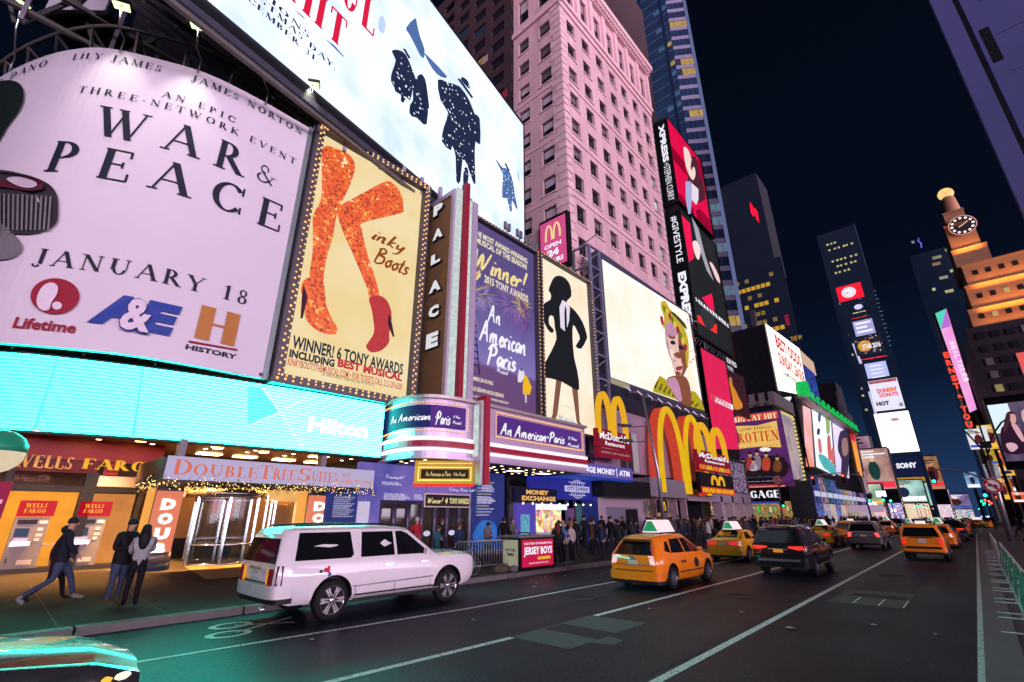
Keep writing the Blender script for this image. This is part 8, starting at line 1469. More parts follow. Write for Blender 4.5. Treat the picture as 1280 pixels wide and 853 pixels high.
taxi_dress(pt, B, k0, 'wagon', True); lamp(pt, B, [(.52, .98), (.70, .96), (.76, .72), (.60, .74)], glow('f0c8d0', 1.1)); lamp(pt, B, [(.62, 1.02), (.70, 1.0), (.58, 1.30), (.53, 1.30)], glow('c04838', .8), True, .03, .05, 'pillar_light'); mb = MB(); B.rear(mb, [(-.60, .70), (.60, .70), (.60, .725), (-.60, .725)], CHROME, .03); B.rear(mb, [(-.62, .54), (.62, .54), (.62, .56), (-.62, .56)], TRIM, .03); B.rear(mb, [(-.08, .86), (.08, .86), (.07, .95), (-.07, .95)], CHROME, .03); mb.build('rear_trim', pt, True)
mb = MB(); B.rear(mb, [(-.5, 1.40), (.5, 1.40), (.5, 1.43), (-.5, 1.43)], TRIM, .16, .2); mb.build('spoiler', pt, True)
sd_, B, k0, pm_ = build_car('sedan', 'yellow saloon taxi with a white roof sign, behind the nearest orange taxi', 'taxi', TAXI_Y, -9.75, 26.2, 'yellow taxis in the traffic'); taxi_dress(sd_, B, k0, 'sedan', True); lamp(sd_, B, [(.30, .90), (.72, .92), (.74, .76), (.34, .78)], glow('d02838', 1.2)); mb = MB(); B.rear(mb, [(-.10, .82), (.10, .82), (.10, .88), (-.10, .88)], CHROME, .03); mb.build('rear_trim', sd_, True)
blk_, B, k0, pm_ = build_car('round', 'black crossover car with red tail lights and an amber number plate', 'car', (.012, .012, .016), -5.95, 21.55, None, 0, ('gold_plate',)); lamp(blk_, B, [(.36, 1.04), (.86, 1.06), (.88, .94), (.70, .92), (.40, .98)], glow('f03020', 1.5)); flank_lamp(blk_, B, [(.03, .90), (.20, .96), (.24, 1.06), (.05, 1.08)], glow('c02020', 1.2))
mb = MB(); B.rear(mb, [(-.34, .93), (.34, .93), (.34, .96), (-.34, .96)], CHROME, .035); B.rear(mb, [(-.74, .52), (.74, .52), (.74, .60), (-.74, .60)], STEEL, .14, .03); mb.build('rear_trim', blk_, True); mb = MB(); B.side(mb, [(1.5, .36), (3.4, .36), (3.4, .40), (1.5, .40)], CHROME, .03); mb.build('side_trim', blk_, True)
for sx in (-1, 1): mb = MB(); mb.tube([(sx * .62, .7, 1.78), (sx * .64, 1.2, 1.815), (sx * .64, 2.2, 1.81), (sx * .62, 2.6, 1.77)], .022, STEEL, 6); mb.build('roof_rail', blk_, True)
gry, B, k0, pm_ = build_car('round', 'grey crossover car with one brake light lit, ahead of the black car', 'car', (.10, .095, .095), -6.0, 41.6); lamp(gry, B, [(.64, 1.06), (.86, 1.06), (.88, .80), (.72, .80)], glow('ff4848', 2.2)); mb = MB(); B.rear(mb, [(-.52, .88), (.52, .88), (.52, .93), (-.52, .93)], CHROME, .03); mb.build('rear_trim', gry, True)
esc, B, k0, pm_ = build_car('boxy', 'boxy orange utility taxi seen from behind in the right hand lane', 'taxi', TAXI_O, -2.42, 33.9, 'yellow taxis in the traffic', 0); taxi_dress(esc, B, k0, 'boxy', False, False); lamp(esc, B, [(.64, 1.04), (.83, 1.04), (.84, .74), (.68, .74)], glow('e03028', 1.1)); mb = MB(); B.rear(mb, [(-.16, .92), (.16, .92), (.16, 1.02), (-.16, 1.02)], PLATE, .035); B.rear(mb, [(-.72, .55), (.72, .55), (.72, .66), (-.72, .66)], TRIM, .13, .03); B.rear(mb, [(-.45, 1.06), (.45, 1.06), (.45, 1.10), (-.45, 1.10)], TRIM, .05); mb.build('rear_trim', esc, True); 
for sx in (-1, 1): mb = MB(); mb.tube([(sx * .60, .55, 1.74), (sx * .62, .9, 1.785), (sx * .62, 2.0, 1.78), (sx * .60, 2.3, 1.73)], .025, TRIM, 6); mb.build('roof_rail', esc, True)
far = [(sd_, -8.95, 43.0, 'orange taxi half hidden left of the grey crossover car'), (esc, -8.3, 50.5, 'boxy orange taxi behind the crossover cars with a glowing tail light'), (sd_, -5.3, 64, 'orange saloon taxi in the middle of the queue beyond the grey crossover'), (pt, -2.35, 47.0, 'orange hatchback taxi just ahead of the boxy orange taxi'), (sd_, -1.75, 73, 'distant orange taxi along the plaza kerb beyond the dark car'), (pt, -8.6, 77, 'distant hatchback taxi in the left lane with a roof sign'), (sd_, -5.2, 92, 'far orange taxi before the crossing at the end of the queue'), (esc, -2.0, 100, 'far boxy orange taxi in the right lane'), (sd_, -8.4, 104, 'far orange taxi by the left kerb near the white shop lights'), (pt, -5.0, 121, 'tiny far taxi in the centre of the traffic'), (sd_, 1.4, 121, 'yellow taxi turned side on across the end of the street'), (sd_, -1.8, 138, 'tiny far taxi near the police car')]
for o, x, y, lab in far: copy_tree(o, (x, y, 0), R(72) if x > 0 else R(rnd.uniform(-2, 2)), lab, 'yellow taxis in the traffic')
fc = [(blk_, -2.1, 61.5, 'black car with red lights behind the orange hatchback taxi'), (gry, -8.8, 90, 'grey car far down the left lane'), (blk_, -5.4, 78, 'dark car in the middle lane of the distant queue'), (gry, -2.2, 86, 'grey car in the right lane of the distant queue'), (blk_, -2.0, 120, 'tiny dark car far down the right lane'), (gry, -8.0, 134, 'tiny grey car far down the left lane'), (gry, -5.2, 150, 'tiny pale car at the far end of the queue')]
for o, x, y, lab in fc: copy_tree(o, (x, y, 0), R(rnd.uniform(-2, 2)), lab, 'cars in the distant queue')
pc = copy_tree(blk_, (1.2, 150, 0), 0, 'far police car with blue flashing roof lights'); pc['category'] = 'police car'; mb = MB()
for sx in (-1, 1): mb.box((sx * .35 - .3, 1.5, 1.80), (sx * .35 + .3, 1.9, 2.05), glow((.15, .25, 1.0), 7))
mb.build('light_bar', pc, True)
# the dark car entering at the lower left
nc, B, k0, pm_ = build_car('sedan', 'dark glossy saloon car entering at the lower left with its headlight lit', 'car', (.02, .025, .025), -7.28, -3.18)
st = B.st; mb = MB()
for sx in (-1, 1):
    mb = MB(); mb.ball((sx * .58, 4.62, .67), (.22, .12, .05), glow((1.0, .80, .55), 1.6), 14, 6); hl = mb.build('headlight', nc, True); mb = MB(); mb.ball((sx * .78, 4.46, .67), (.05, .10, .04), glow((1.0, .42, .05), 1.5), 8, 5); mb.build('indicator', nc, True)
mb = MB(); mb.box((-.42, 4.70, .44), (.42, 4.80, .62), TRIM); mb.build('grille', nc, True)

# ------------------------------------------------------------------ people
SKINM = mat((.42, .24, .17), .55, 0, .1, 8)
def figure(pose='stand', cols=None, height=1.75, fingers=False, coat=False, skirt=False):
    """one continuous body grown over a skeleton; returns mesh. faces +y. cols: top, legs, shoes, skin"""
    J = dict(pel=(0, 0, .95), spi=(0, 0, 1.14), che=(0, .0, 1.34), nek=(0, .0, 1.49), hd0=(0, .025, 1.575), hd1=(0, .02, 1.655), hd2=(0, .005, 1.735))
    Rr = dict(pel=(.155, .115), spi=(.145, .11), che=(.165, .12), nek=(.058, .058), hd0=(.062, .072), hd1=(.078, .098), hd2=(.050, .062))
    lean = {'lean': .10}.get(pose, 0)
    for s, sx in (('l', -1), ('r', 1)):
        J['sh' + s] = (sx * .175, 0, 1.425); J['hp' + s] = (sx * .09, 0, .90); J['kn' + s] = (sx * .10, .015, .50); J['an' + s] = (sx * .105, -.02, .10); J['to' + s] = (sx * .12, .13, .045)
        J['el' + s] = (sx * .25, -.03, 1.15); J['wr' + s] = (sx * .255, .05, .91); J['ha' + s] = (sx * .25, .075, .835)
        Rr.update({'sh' + s: (.075, .075), 'el' + s: (.055, .055), 'wr' + s: (.034, .034), 'ha' + s: (.030, .042), 'hp' + s: (.10, .10), 'kn' + s: (.066, .07), 'an' + s: (.045, .05), 'to' + s: (.042, .035)})
    def put(**k): J.update(k)
    if pose in ('walk', 'stride'):
        f = 1.0 if pose == 'walk' else 1.35
        put(knl=(-.10, .20 * f, .52), anl=(-.10, .30 * f, .11), tol=(-.11, .45 * f, .07), knr=(.10, -.04 * f, .50), anr=(.10, -.40 * f, .17), tor=(.11, -.30 * f, .06), pel=(0, -.02, .93), ell=(-.25, -.12, 1.17), wrl=(-.25, -.12, .93), hal=(-.25, -.11, .86), elr=(.25, .06, 1.17), wrr=(.24, .22, 1.0), har=(.235, .27, .95))
    if pose == 'phone': put(elr=(.25, .02, 1.13), wrr=(.10, .24, 1.18), har=(.03, .28, 1.20), ell=(-.25, .0, 1.13), wrl=(-.12, .22, 1.12), hal=(-.05, .26, 1.14), hd0=(0, .05, 1.57), hd1=(0, .06, 1.64), hd2=(0, .05, 1.72))
    if pose == 'pocket': put(ell=(-.28, -.06, 1.16), wrl=(-.20, .06, .98), hal=(-.17, .09, .94), elr=(.28, -.06, 1.16), wrr=(.20, .06, .98), har=(.17, .09, .94))
    if pose == 'reach': put(elr=(.22, .16, 1.20), wrr=(.12, .36, 1.14), har=(.08, .43, 1.13), ell=(-.22, .14, 1.18), wrl=(-.14, .34, 1.10), hal=(-.1, .41, 1.1))
    if pose == 'arms': put(ell=(-.25, .05, 1.15), wrl=(-.02, .19, 1.16), hal=(.06, .19, 1.17), elr=(.25, .05, 1.15), wrr=(.02, .21, 1.12), har=(-.06, .21, 1.12))
    if lean:
        for k in ('spi', 'che', 'nek', 'hd0', 'hd1', 'hd2', 'shl', 'shr', 'ell', 'elr', 'wrl', 'wrr', 'hal', 'har'): x, y, z = J[k]; J[k] = (x, y + (z - .95) * lean * 1.5, z)
    if coat:
        for k in ('pel', 'spi', 'che'): Rr[k] = tuple(r * 1.16 for r in Rr[k])
        for s in 'lr': Rr['el' + s] = (.068, .068); Rr['sh' + s] = (.09, .085); Rr['hp' + s] = (.125, .12)
    E = [('pel', 'spi'), ('spi', 'che'), ('che', 'nek'), ('nek', 'hd0'), ('hd0', 'hd1'), ('hd1', 'hd2')]
    for s in 'lr': E += [('che', 'sh' + s), ('sh' + s, 'el' + s), ('el' + s, 'wr' + s), ('wr' + s, 'ha' + s), ('pel', 'hp' + s), ('hp' + s, 'kn' + s), ('kn' + s, 'an' + s), ('an' + s, 'to' + s)]
    if fingers:
        for s, sx in (('l', -1), ('r', 1)):
            h = Vector(J['ha' + s]); d = (h - Vector(J['wr' + s])).normalized(); sd = d.cross(Vector((0, 0, 1)) if abs(d.z) < .8 else Vector((1, 0, 0))).normalized(); pal = d.cross(sd)
            for k in range(4):
                o = (k - 1.5) * .021; L1 = (.040, .048, .044, .034)[k]; nm = 'f%d%s' % (k, s); J[nm + 'a'] = tuple(h + d * .035 + sd * o); J[nm + 'b'] = tuple(h + d * (.035 + L1) + sd * o * 1.1 + pal * .012); Rr[nm + 'a'] = Rr[nm + 'b'] = (.009, .009); E += [('ha' + s, nm + 'a'), (nm + 'a', nm + 'b')]
            nm = 'th' + s; J[nm] = tuple(h + sd * .045 + d * .02); Rr[nm] = (.010, .010); E.append(('ha' + s, nm))
    names = list(J); me = bpy.data.meshes.new('person'); me.from_pydata([J[n] for n in names], [(names.index(a), names.index(b)) for a, b in E], []); o = bpy.data.objects.new('person', me); C.objects.link(o)
    md = o.modifiers.new('s', 'SKIN'); md.use_smooth_shade = True
    for i, n in enumerate(names): v = me.skin_vertices[0].data[i]; v.radius = Rr[n]; v.use_root = (n == 'pel')
    sb = o.modifiers.new('d', 'SUBSURF'); sb.levels = 1; sb.render_levels = 1
    dg = bpy.context.evaluated_depsgraph_get(); dg.update(); m2 = bpy.data.meshes.new_from_object(o.evaluated_get(dg)); bpy.data.objects.remove(o)
    sg = [(Vector(J[a]), Vector(J[b]), a, b) for a, b in E]
    def cls(p):
        best = None
        for a, b, na, nb in sg:
            e = b - a; t = max(0, min(1, (p - a).dot(e) / max(1e-9, e.length_squared))); d = (p - a - e * t).length
            if best is None or d < best[0]: best = (d, na, nb, t)
        _, na, nb, t = best
        if nb.startswith(('hd', 'ha', 'f', 'th')) or na.startswith(('hd', 'ha', 'f')): return 3 if not (nb.startswith('hd0') and t < .35) else 0
        if nb.startswith('to') or (nb.startswith('an') and t > .86): return 2
        if nb.startswith(('kn', 'an')): return 1 if not (coat and nb.startswith('kn') and t < (.55 if coat == 'long' else .18)) else 0
        if nb.startswith('hp'): return 0 if coat else 1
        return 0
    ix = [cls(f.center) for f in m2.polygons]; m2.materials.clear()
    for c in cols: m2.materials.append(c)
    m2.polygons.foreach_set('material_index', ix); m2.polygons.foreach_set('use_smooth', [True] * len(ix))
    # features of the face, in the same mesh
    bm = bmesh.new(); bm.from_mesh(m2)
    hx, hy, hz = J['hd1']; fr = hy + .098
    def bit(c, r, mi, n=2):
        g = bmesh.ops.create_icosphere(bm, subdivisions=1, radius=1.0, matrix=Matrix.Translation(c) @ Matrix.Diagonal((r[0], r[1], r[2], 1)))
        for v in g['verts']:
            for f in v.link_faces: f.material_index = mi
    bit((hx, fr + .004, hz - .012), (.013, .022, .026), 3)
    for s in (-1, 1): bit((hx + s * .032, fr - .014, hz + .014), (.012, .008, .006), 4); bit((hx + s * .083, hy + .005, hz), (.012, .02, .032), 3); bit((hx + s * .032, fr - .012, hz + .034), (.018, .007, .004), 4)
    bit((hx, fr - .012, hz - .055), (.022, .008, .006), 5)
    k = height / 1.75; bm.transform(Matrix.Diagonal((k, k, k, 1))); bm.to_mesh(m2); bm.free(); m2.materials.append(mat((.02, .015, .012), .5)); m2.materials.append(mat((.30, .10, .09), .6)); return m2, J, k
def hair(parent, J, k, col, kind='short', hat=None):
    hx, hy, hz = J['hd1']; mb = MB(); m = mat(col, .65, 0, .35, 25)
    if kind == 'cap': mb.lathe((hx * k, (hy - .005) * k, (hz + .03) * k), [(.098 * k, -.03 * k), (.099 * k, .02 * k), (.092 * k, .06 * k), (.06 * k, .10 * k), (.005, .115 * k)], m, 14)
    else:
        c = Vector((hx, hy - .022, hz + .022)) * k; mb.ball(c, (.098 * k, .108 * k, .108 * k), m, 14, 8)
        if kind == 'long': mb.lathe((c.x, c.y - .02 * k, c.z - .46 * k), [(.085 * k, 0), (.125 * k, .14 * k), (.13 * k, .30 * k), (.098 * k, .46 * k)], m, 12)
    mb.build('hat' if kind == 'cap' else 'hair', parent, True)
def person(label, x, y, face, pose, top, legs, shoes=(.02, .02, .02), z=None, height=1.75, skin=None, hr=(.02, .015, .012), hk='short', coat=False, group=None, fingers=False):
    me, J, k = figure(pose, [mat(top, .8, 0, .35, 6, .15), mat(legs, .8, 0, .3, 6, .1), mat(shoes, .5), skin or SKINM], height, fingers, coat)
    o = bpy.data.objects.new('person', me); C.objects.link(o); o.location = (x, y, pav_z(x) + .006 if z is None else z); o.rotation_euler = (0, 0, R(face)); tag(o, label, 'person', group); hair(o, J, k, hr, hk); return o
# facing: 0 = along +y; -90 = towards +x
NAVYC, BLK_, JEAN, WINEC = (.010, .012, .022), (.008, .008, .010), (.045, .065, .12), (.028, .008, .014)
q = at_z(70, 757, .19); person('man in a dark cap and blue jeans striding past the cash machines', q.x, q.y - .15, 0, 'stride', NAVYC, JEAN, (.25, .24, .22), None, 1.84, None, (.012, .012, .014), 'cap', True, None, True)
q = at_z(72, 752, .19); o = person('woman in a dark wine coat walking beside the striding man', q.x + .45, q.y - .28, -4, 'walk', WINEC, BLK_, BLK_, None, 1.66, None, (.012, .01, .01), 'short', 'long', None, True)
q = at_z(146, 759, .19); man = person('man in a black jacket and knit cap looking down at his phone', q.x - .15, q.y - .10, -62, 'phone', BLK_, JEAN, (.10, .06, .03), None, 1.86, None, (.012, .012, .014), 'cap', True, None, True)
person('woman with long black hair in a pale jacket beside the man with the phone', q.x + .25, q.y + .16, 78, 'reach', (.30, .30, .31), BLK_, BLK_, None, 1.74, None, (.010, .010, .012), 'long', False, None, True)
# people before the theatre doors
def gp(px, py, zz=.25): return at_z(px, py, zz)
for lab, X, px, face, pose, top, legs, hr, hk, coat, h_ in (
    ('grey haired man in a red jumper behind the white car', -17.6, 522, -90, 'pocket', (.35, .02, .03), BLK_, (.45, .42, .40), 'short', False, 1.80), ('person in a teal hooded coat bending by the white car bonnet', -16.0, 548, -70, 'phone', (.02, .09, .11), BLK_, (.05, .03, .02), 'short', True, 1.55),
    ('woman in a black coat with brown hair before the middle theatre doors', -19.0, 553, -60, 'pocket', BLK_, BLK_, (.10, .05, .02), 'short', 'long', 1.68), ('boy in a dark blue jacket with a green collar by the theatre doors', -16.2, 575, -90, 'stand', (.012, .03, .07), BLK_, (.12, .04, .015), 'short', True, 1.6),
    ('woman in a grey scarf reading her phone behind the steel barricade', -15.6, 610, -80, 'phone', (.13, .11, .13), (.05, .05, .07), (.02, .015, .012), 'short', True, 1.66), ('man in a black jacket and tan trousers behind the barricade', -17.0, 630, 20, 'walk', BLK_, (.40, .28, .22), (.02, .015, .01), 'short', False, 1.80), ('man in a grey jacket and cap beside the exchange shop poster', -18.0, 641, -90, 'arms', (.10, .10, .10), (.04, .05, .06), (.08, .08, .08), 'cap', False, 1.75)):
    d = ray(px, 640); k_ = X / d.x; person(lab, X, d.y * k_, face, pose, top, legs, (.15, .14, .14), None, h_, None, hr, hk, coat)
for lab, px, py, face, pose, top, legs, hr, hk, coat, h_ in (
    ('woman with red hair in a long black coat on the kerb before the exchange shop', 707, 710, 60, 'pocket', BLK_, BLK_, (.12, .02, .01), 'long', 'long', 1.70), ('man in a bright blue jacket and dark trousers standing on the kerb', 728, 710, -60, 'phone', (.01, .09, .36), BLK_, (.02, .015, .012), 'short', False, 1.78),
    ('bald man in a grey jacket standing right of the man in blue', 749, 712, -50, 'pocket', (.12, .12, .16), BLK_, (.30, .18, .13), 'short', False, 1.76), ('person in a pale jacket half hidden between the blue and the grey jackets', 741, 709, 90, 'stand', (.42, .36, .34), BLK_, (.25, .14, .06), 'short', False, 1.68),
    ('person in a brown coat in the dark behind the man in blue', 735, 700, 120, 'stand', (.06, .03, .02), BLK_, (.02, .015, .012), 'short', True, 1.8)):
    p = gp(px, py, .16); person(lab, min(p.x, KX - .4), p.y + .4, face, pose, top, legs, (.10, .10, .10), None, h_, None, hr, hk, coat, None)
# the pavement crowd: copies of nine figures with coats of their own
CG = 'crowd on the pavement'; proto = []
for k, (pose, coat, hk, h_) in enumerate((('stand', True, 'short', 1.78), ('walk', True, 'short', 1.72), ('pocket', 'long', 'long', 1.66), ('walk', False, 'cap', 1.80), ('phone', True, 'short', 1.75), ('stand', False, 'long', 1.64), ('stride', True, 'cap', 1.8), ('arms', True, 'short', 1.74))):
    me, J, kk = figure(pose, [mat((.02, .02, .025), .8), mat((.03, .035, .05), .8), mat((.02, .02, .02), .6), SKINM], h_, False, coat); mb = MB(); hx, hy, hz = J['hd1']; m_ = mat(((.02, .015, .012), (.10, .05, .02), (.03, .02, .01), (.015, .015, .02))[k % 4], .7)
    o = bpy.data.objects.new('person', me); C.objects.link(o); hair(o, J, kk, ((.02, .015, .012), (.10, .05, .02), (.03, .02, .01), (.015, .015, .02))[k % 4], hk); proto.append(o)
coats = [((.012, .012, .016), 'black'), ((.02, .03, .07), 'dark blue'), ((.10, .10, .11), 'grey'), ((.26, .02, .03), 'red'), ((.10, .06, .03), 'brown'), ((.36, .32, .30), 'pale'), ((.02, .08, .12), 'teal'), ((.06, .02, .06), 'plum'), ((.015, .018, .02), 'black')]
r_ = random.Random(77)
def crowd(n, xr, yr, where, zf, wts=(7, 5, 5, 1.4, 2.5, 2.6, 1.2, 1, 5), used=[]):
    for i in range(n):
        for _ in range(12):
            x, y = r_.uniform(*xr), yr[0] + (yr[1] - yr[0]) * r_.random() ** 1.25
            if all((x - a) ** 2 + (y - b) ** 2 > .30 for a, b in used): break
        used.append((x, y)); pr = r_.choice(proto); c, nm = coats[r_.choices(range(9), wts)[0]]; o = pr.copy(); C.objects.link(o); o.location = (x, y, zf(x)); o.rotation_euler = (0, 0, R(r_.choice((0, 180, -90, 90)) + r_.uniform(-40, 40))); s_ = r_.uniform(.94, 1.06); o.scale = (s_, s_, s_)
        for ch in pr.children: d = ch.copy(); C.objects.link(d); d.parent = o
        o.material_slots[0].link = 'OBJECT'; o.material_slots[0].material = mat(c, .8, 0, .3, 6); tag(o, 'person in a %s coat among the %s' % (nm, where), 'person', where)
crowd(26, (-19.2, -13.6), (20.5, 34), 'crowd before the grey service door', pav_z); crowd(62, (-19.0, -13.5), (34, 62), 'crowd under the giant arches', pav_z); crowd(34, (-19, -13.5), (60, 76), 'crowd at the crimson screens corner', pav_z); crowd(70, (-19, -12.8), (90, 150), 'distant crowd under the row of avenue billboards', pav_z)
crowd(34, (2.4, 11), (28, 120), 'crowd on the plaza behind the barriers', lambda x: .13, (9, 3, 3, .5, 2, .5, 1, 1, 9)); crowd(26, (-12.4, -1), (152, 200), 'distant crowd crossing the avenue', lambda x: 0)
for o in proto:
    for ch in list(o.children): bpy.data.objects.remove(ch)
    bpy.data.objects.remove(o)

# ------------------------------------------------------------------ street furniture
bc = thing('barricade', 'bare steel crowd barricade behind the bicycle', 'barricade', (-13.9, 13.6, .17)); GALV = mat((.45, .44, .46), .35, .8); m = MB()
B0, B1 = Vector((-14.1, 12.3, .19)), Vector((-13.95, 15.0, .19)); up = Vector((0, 0, 1)); e = (B1 - B0)
m.tube([B0 + up * .15, B0 + up * .95, B0 + e * .04 + up * 1.06, B0 + e * .96 + up * 1.06, B1 + up * .95, B1 + up * .15], .024, GALV, 6); m.tube([B0 + up * .2, B1 + up * .2], .02, GALV, 6); m.build('frame', bc); m = MB()
for k in range(1, 20): p = B0 + e * k / 20; m.tube([p + up * .2, p + up * 1.05], .010, GALV, 5)
m.build('bars', bc)
for k in (.12, .88): m = MB(); p = B0 + e * k; m.tube([p + Vector((-.3, 0, 0)), p + up * .18, p + Vector((.3, 0, 0))], .018, GALV, 5); m.build('foot', bc)
bi = thing('bicycle', 'grey bicycle leaning by the kerb in front of the steel barricade', 'bicycle', (-13.5, 12.4, .155)); BK_ = mat((.30, .32, .36), .3, .7)
w0, w1 = Vector((-13.55, 11.55, .49)), Vector((-13.45, 12.65, .49))
for w in (w0, w1):
    m = MB(); m.tube([w + Vector((.03 * math.cos(a), .33 * math.cos(a), .33 * math.sin(a))) for a in [6.2832 * i / 24 for i in range(24)]], .02, RUBBER, 6, True, True); wh = m.build('wheel', bi); m = MB()
    for k in range(9): a = math.pi * k / 9; d = Vector((0, .31 * math.cos(a), .31 * math.sin(a))); m.tube([w - d, w + d], .004, CHROME, 4)
    m.tube([w + Vector((0, .30 * math.cos(a), .30 * math.sin(a))) for a in [6.2832 * i / 20 for i in range(20)]], .010, CHROME, 5, True, True); m.build('rim', wh)
m = MB(); st_, hd_, bb_ = Vector((-13.5, 11.95, 1.0)), Vector((-13.42, 12.45, 1.02)), Vector((-13.5, 12.05, .45))
for a, b in ((w0, bb_), (w0, st_), (bb_, st_), (bb_, hd_), (st_ + Vector((0, .02, -.06)), hd_ + Vector((0, 0, -.03))), (hd_, w1)): m.tube([a, b], .018, BK_, 6)
m.build('frame', bi); m = MB(); m.obox(st_ + Vector((0, -.02, .06)), (.07, 0, 0), (0, .13, 0), (0, 0, .03), BLACK); m.build('saddle', bi); m = MB(); m.tube([hd_ + Vector((-.26, -.04, .12)), hd_ + Vector((0, .06, .10)), hd_ + Vector((.26, -.04, .12))], .014, BLACK, 6); m.tube([hd_, hd_ + Vector((0, .05, .1))], .014, BK_, 6); m.build('handlebar', bi)
jb = thing('newspaper_box', 'dark street box with a crimson show advert on its side', 'street box', (-13.4, 15.6, .16)); m = MB(); y0, y1, x0, x1 = 14.95, 17.1, -14.35, -13.35; m.box((x0, y0, .16), (x1, y1, 1.32), BLACK); m.prism([(x0 - .03, y0 - .03, 1.32), (x1 + .03, y0 - .03, 1.32), (x1 + .03, y1 + .03, 1.32), (x0 - .03, y1 + .03, 1.32)], (0, 0, .07), mat((.20, .18, .17), .4, .4)); m.build('cabinet', jb)
p = Plane((x1, y0, 0), (0, 1, 0)); m = MB(); slab(m, p, .12, .26, 2.05, 1.24, glow('d0184c', .9, True, .1, 2), 0, .02); m.build('advert', jb); m = MB(); write(m, p, sans('JERSEY BOYS', bold=.04), (.2, .62), (1.98, .98), WHT, .03, False); write(m, p, sans('THE STORY OF FRANKIE VALLI', bold=.02), (.2, 1.06), (1.98, 1.14), WHT, .03, False); write(m, p, sans('JERSEYBOYSBROADWAY.COM'), (.5, .34), (1.7, .41), WHT, .03, False); slab(m, p, 1.05, .50, 1.85, .60, glow('f0b830', .9), .02, .032); m.build('lettering', jb)
p = Plane((x0, y0, 0), (1, 0, 0)); m = MB(); slab(m, p, .12, .26, .9, 1.24, glow('b8b49c', .6, False, .1, 2), 0, .02); m.build('end_panel', jb); m = MB(); write(m, p, sans('NEW YORK', bold=.04), (.22, .82), (.8, .93), INK, .03, False); write(m, p, sans('TIMES', bold=.04), (.3, .66), (.72, .77), INK, .03, False); m.build('lettering', jb); m = MB(); m.tube([(x0 + .35, y0 + .6, 1.40), (x0 + .35, y0 + .65, 1.48), (x0 + .35, y0 + 1.3, 1.48), (x0 + .35, y0 + 1.35, 1.40)], .025, BLACK, 6); m.build('handle', jb)
tb_ = thing('rubbish_bag', 'slumped brown rubbish bag at the kerb left of the street box', 'bag', (-13.6, 14.3, .16)); m = MB(); r_ = random.Random(1); m.ball((-13.6, 14.2, .27), (.22, .42, .18), mat((.10, .08, .05), .6, 0, .6, 8, .3), 12, 7); m.ball((-13.5, 14.75, .24), (.18, .22, .13), mat((.16, .17, .20), .5, 0, .6, 8, .3), 10, 6); m.build('bag', tb_)
# barriers along the plaza, with green mesh banners
MESH = mat((.02, .15, .11), .7, 0, .2, 3); WBAR = mat((.62, .62, .66), .4, .5)
barr = [(.20, 13.2 + 2.55 * k, 15.5 + 2.55 * k, k < 6) for k in range(12)]
for k, (x, y0, y1, mesh) in enumerate(barr):
    t = thing('barrier', ('%s plaza barrier from the camera, ' % ORD[k]) + ('hung with green mesh' if mesh else 'bare white bars'), 'barrier', (x, (y0 + y1) / 2, .13), 'plaza barriers'); ln = .20 if mesh else .10; m = MB()
    A, B_ = Vector((x, y0, .14)), Vector((x, y1, .14)); tp = Vector((ln, 0, 1.0))
    m.tube([A, A + tp, B_ + tp, B_], .022, WBAR, 6); m.tube([A + tp * .14, B_ + tp * .14], .018, WBAR, 6); m.build('frame', t); m = MB()
    for j in range(1, 14): p = A.lerp(B_, j / 14); m.tube([p + tp * .14, p + tp * (.34 if mesh else .98)], .008, WBAR, 4)
    m.build('bars', t)
    for j in (.1, .9): m = MB(); p = A.lerp(B_, j); m.tube([p + Vector((-.38, 0, 0)), p + Vector((.34, 0, .02))], .02, WBAR, 5); m.build('foot', t)
    if mesh: m = MB(); m.add([A + tp * .30 + Vector((-.03, .05, 0)), B_ + tp * .30 + Vector((-.03, -.05, 0)), B_ + tp * .96 + Vector((-.03, -.05, 0)), A + tp * .96 + Vector((-.03, .05, 0))], [[0, 1, 2, 3]], MESH); m.build('mesh_banner', t)
hp_ = thing('planter', 'brown stone planter on the plaza behind the green barriers', 'planter', (3.1, 19, .13)); m = MB(); m.lathe((2.0, 24, .13), [(.75, 0), (.95, .3), (.95, .75), (.7, .85)], mat((.10, .055, .035), .7, 0, .4, 3, .2), 20); m.build('bowl', hp_); tb2 = thing('cafe_table', 'teal metal table top among the people on the plaza', 'table', (2.3, 25, .13)); m = MB(); m.lathe((2.4, 25, .85), [(.7, 0), (.72, .04), (.7, .05)], mat((.06, .22, .24), .5), 18); m.build('table_top', tb2); m = MB(); m.lathe((2.4, 25, .13), [(.3, 0), (.05, .05), (.05, .72)], BLACK, 10); m.build('leg', tb2)
# signal mast with a banned turn sign, signals and lamp posts
def pole(t, a, b, r0, r1, mt=STEEL): m = MB(); m.tube([a, (Vector(a) + Vector(b)) / 2, b], [r0, (r0 + r1) / 2, r1], mt, 8); m.build('pole', t)
sg = thing('signal_mast', 'grey signal mast with a long curved arm and a round banned left turn sign', 'traffic signal', (2.0, 60, .13)); b0 = at_y(1252, 640, 60); t0 = at_y(1236, 575, 60); pole(sg, (b0.x, 60, .13), (t0.x, 60, t0.z), .22, .15); m = MB(); m.tube([at_y(x, y, 60) for x, y in ((1238, 604), (1225, 597), (1205, 590), (1185, 587), (1163, 587))], .08, STEEL, 6); m.build('arm', sg)
m = MB()
for P in (((1237, 580), (1226, 560), (1208, 541), (1203, 537)), ((1234, 572), (1240, 545), (1252, 528), (1262, 522)), ((1237, 580), (1231, 552), (1219, 516))): m.tube([at_y(x, y, 60) for x, y in P], .07, BLACK, 6)
q = at_y(1232, 556, 59.8); m.box((q.x - .35, 59.4, q.z - .3), (q.x + .35, 60, q.z + .25), BLACK); m.build('lamp_arms', sg)
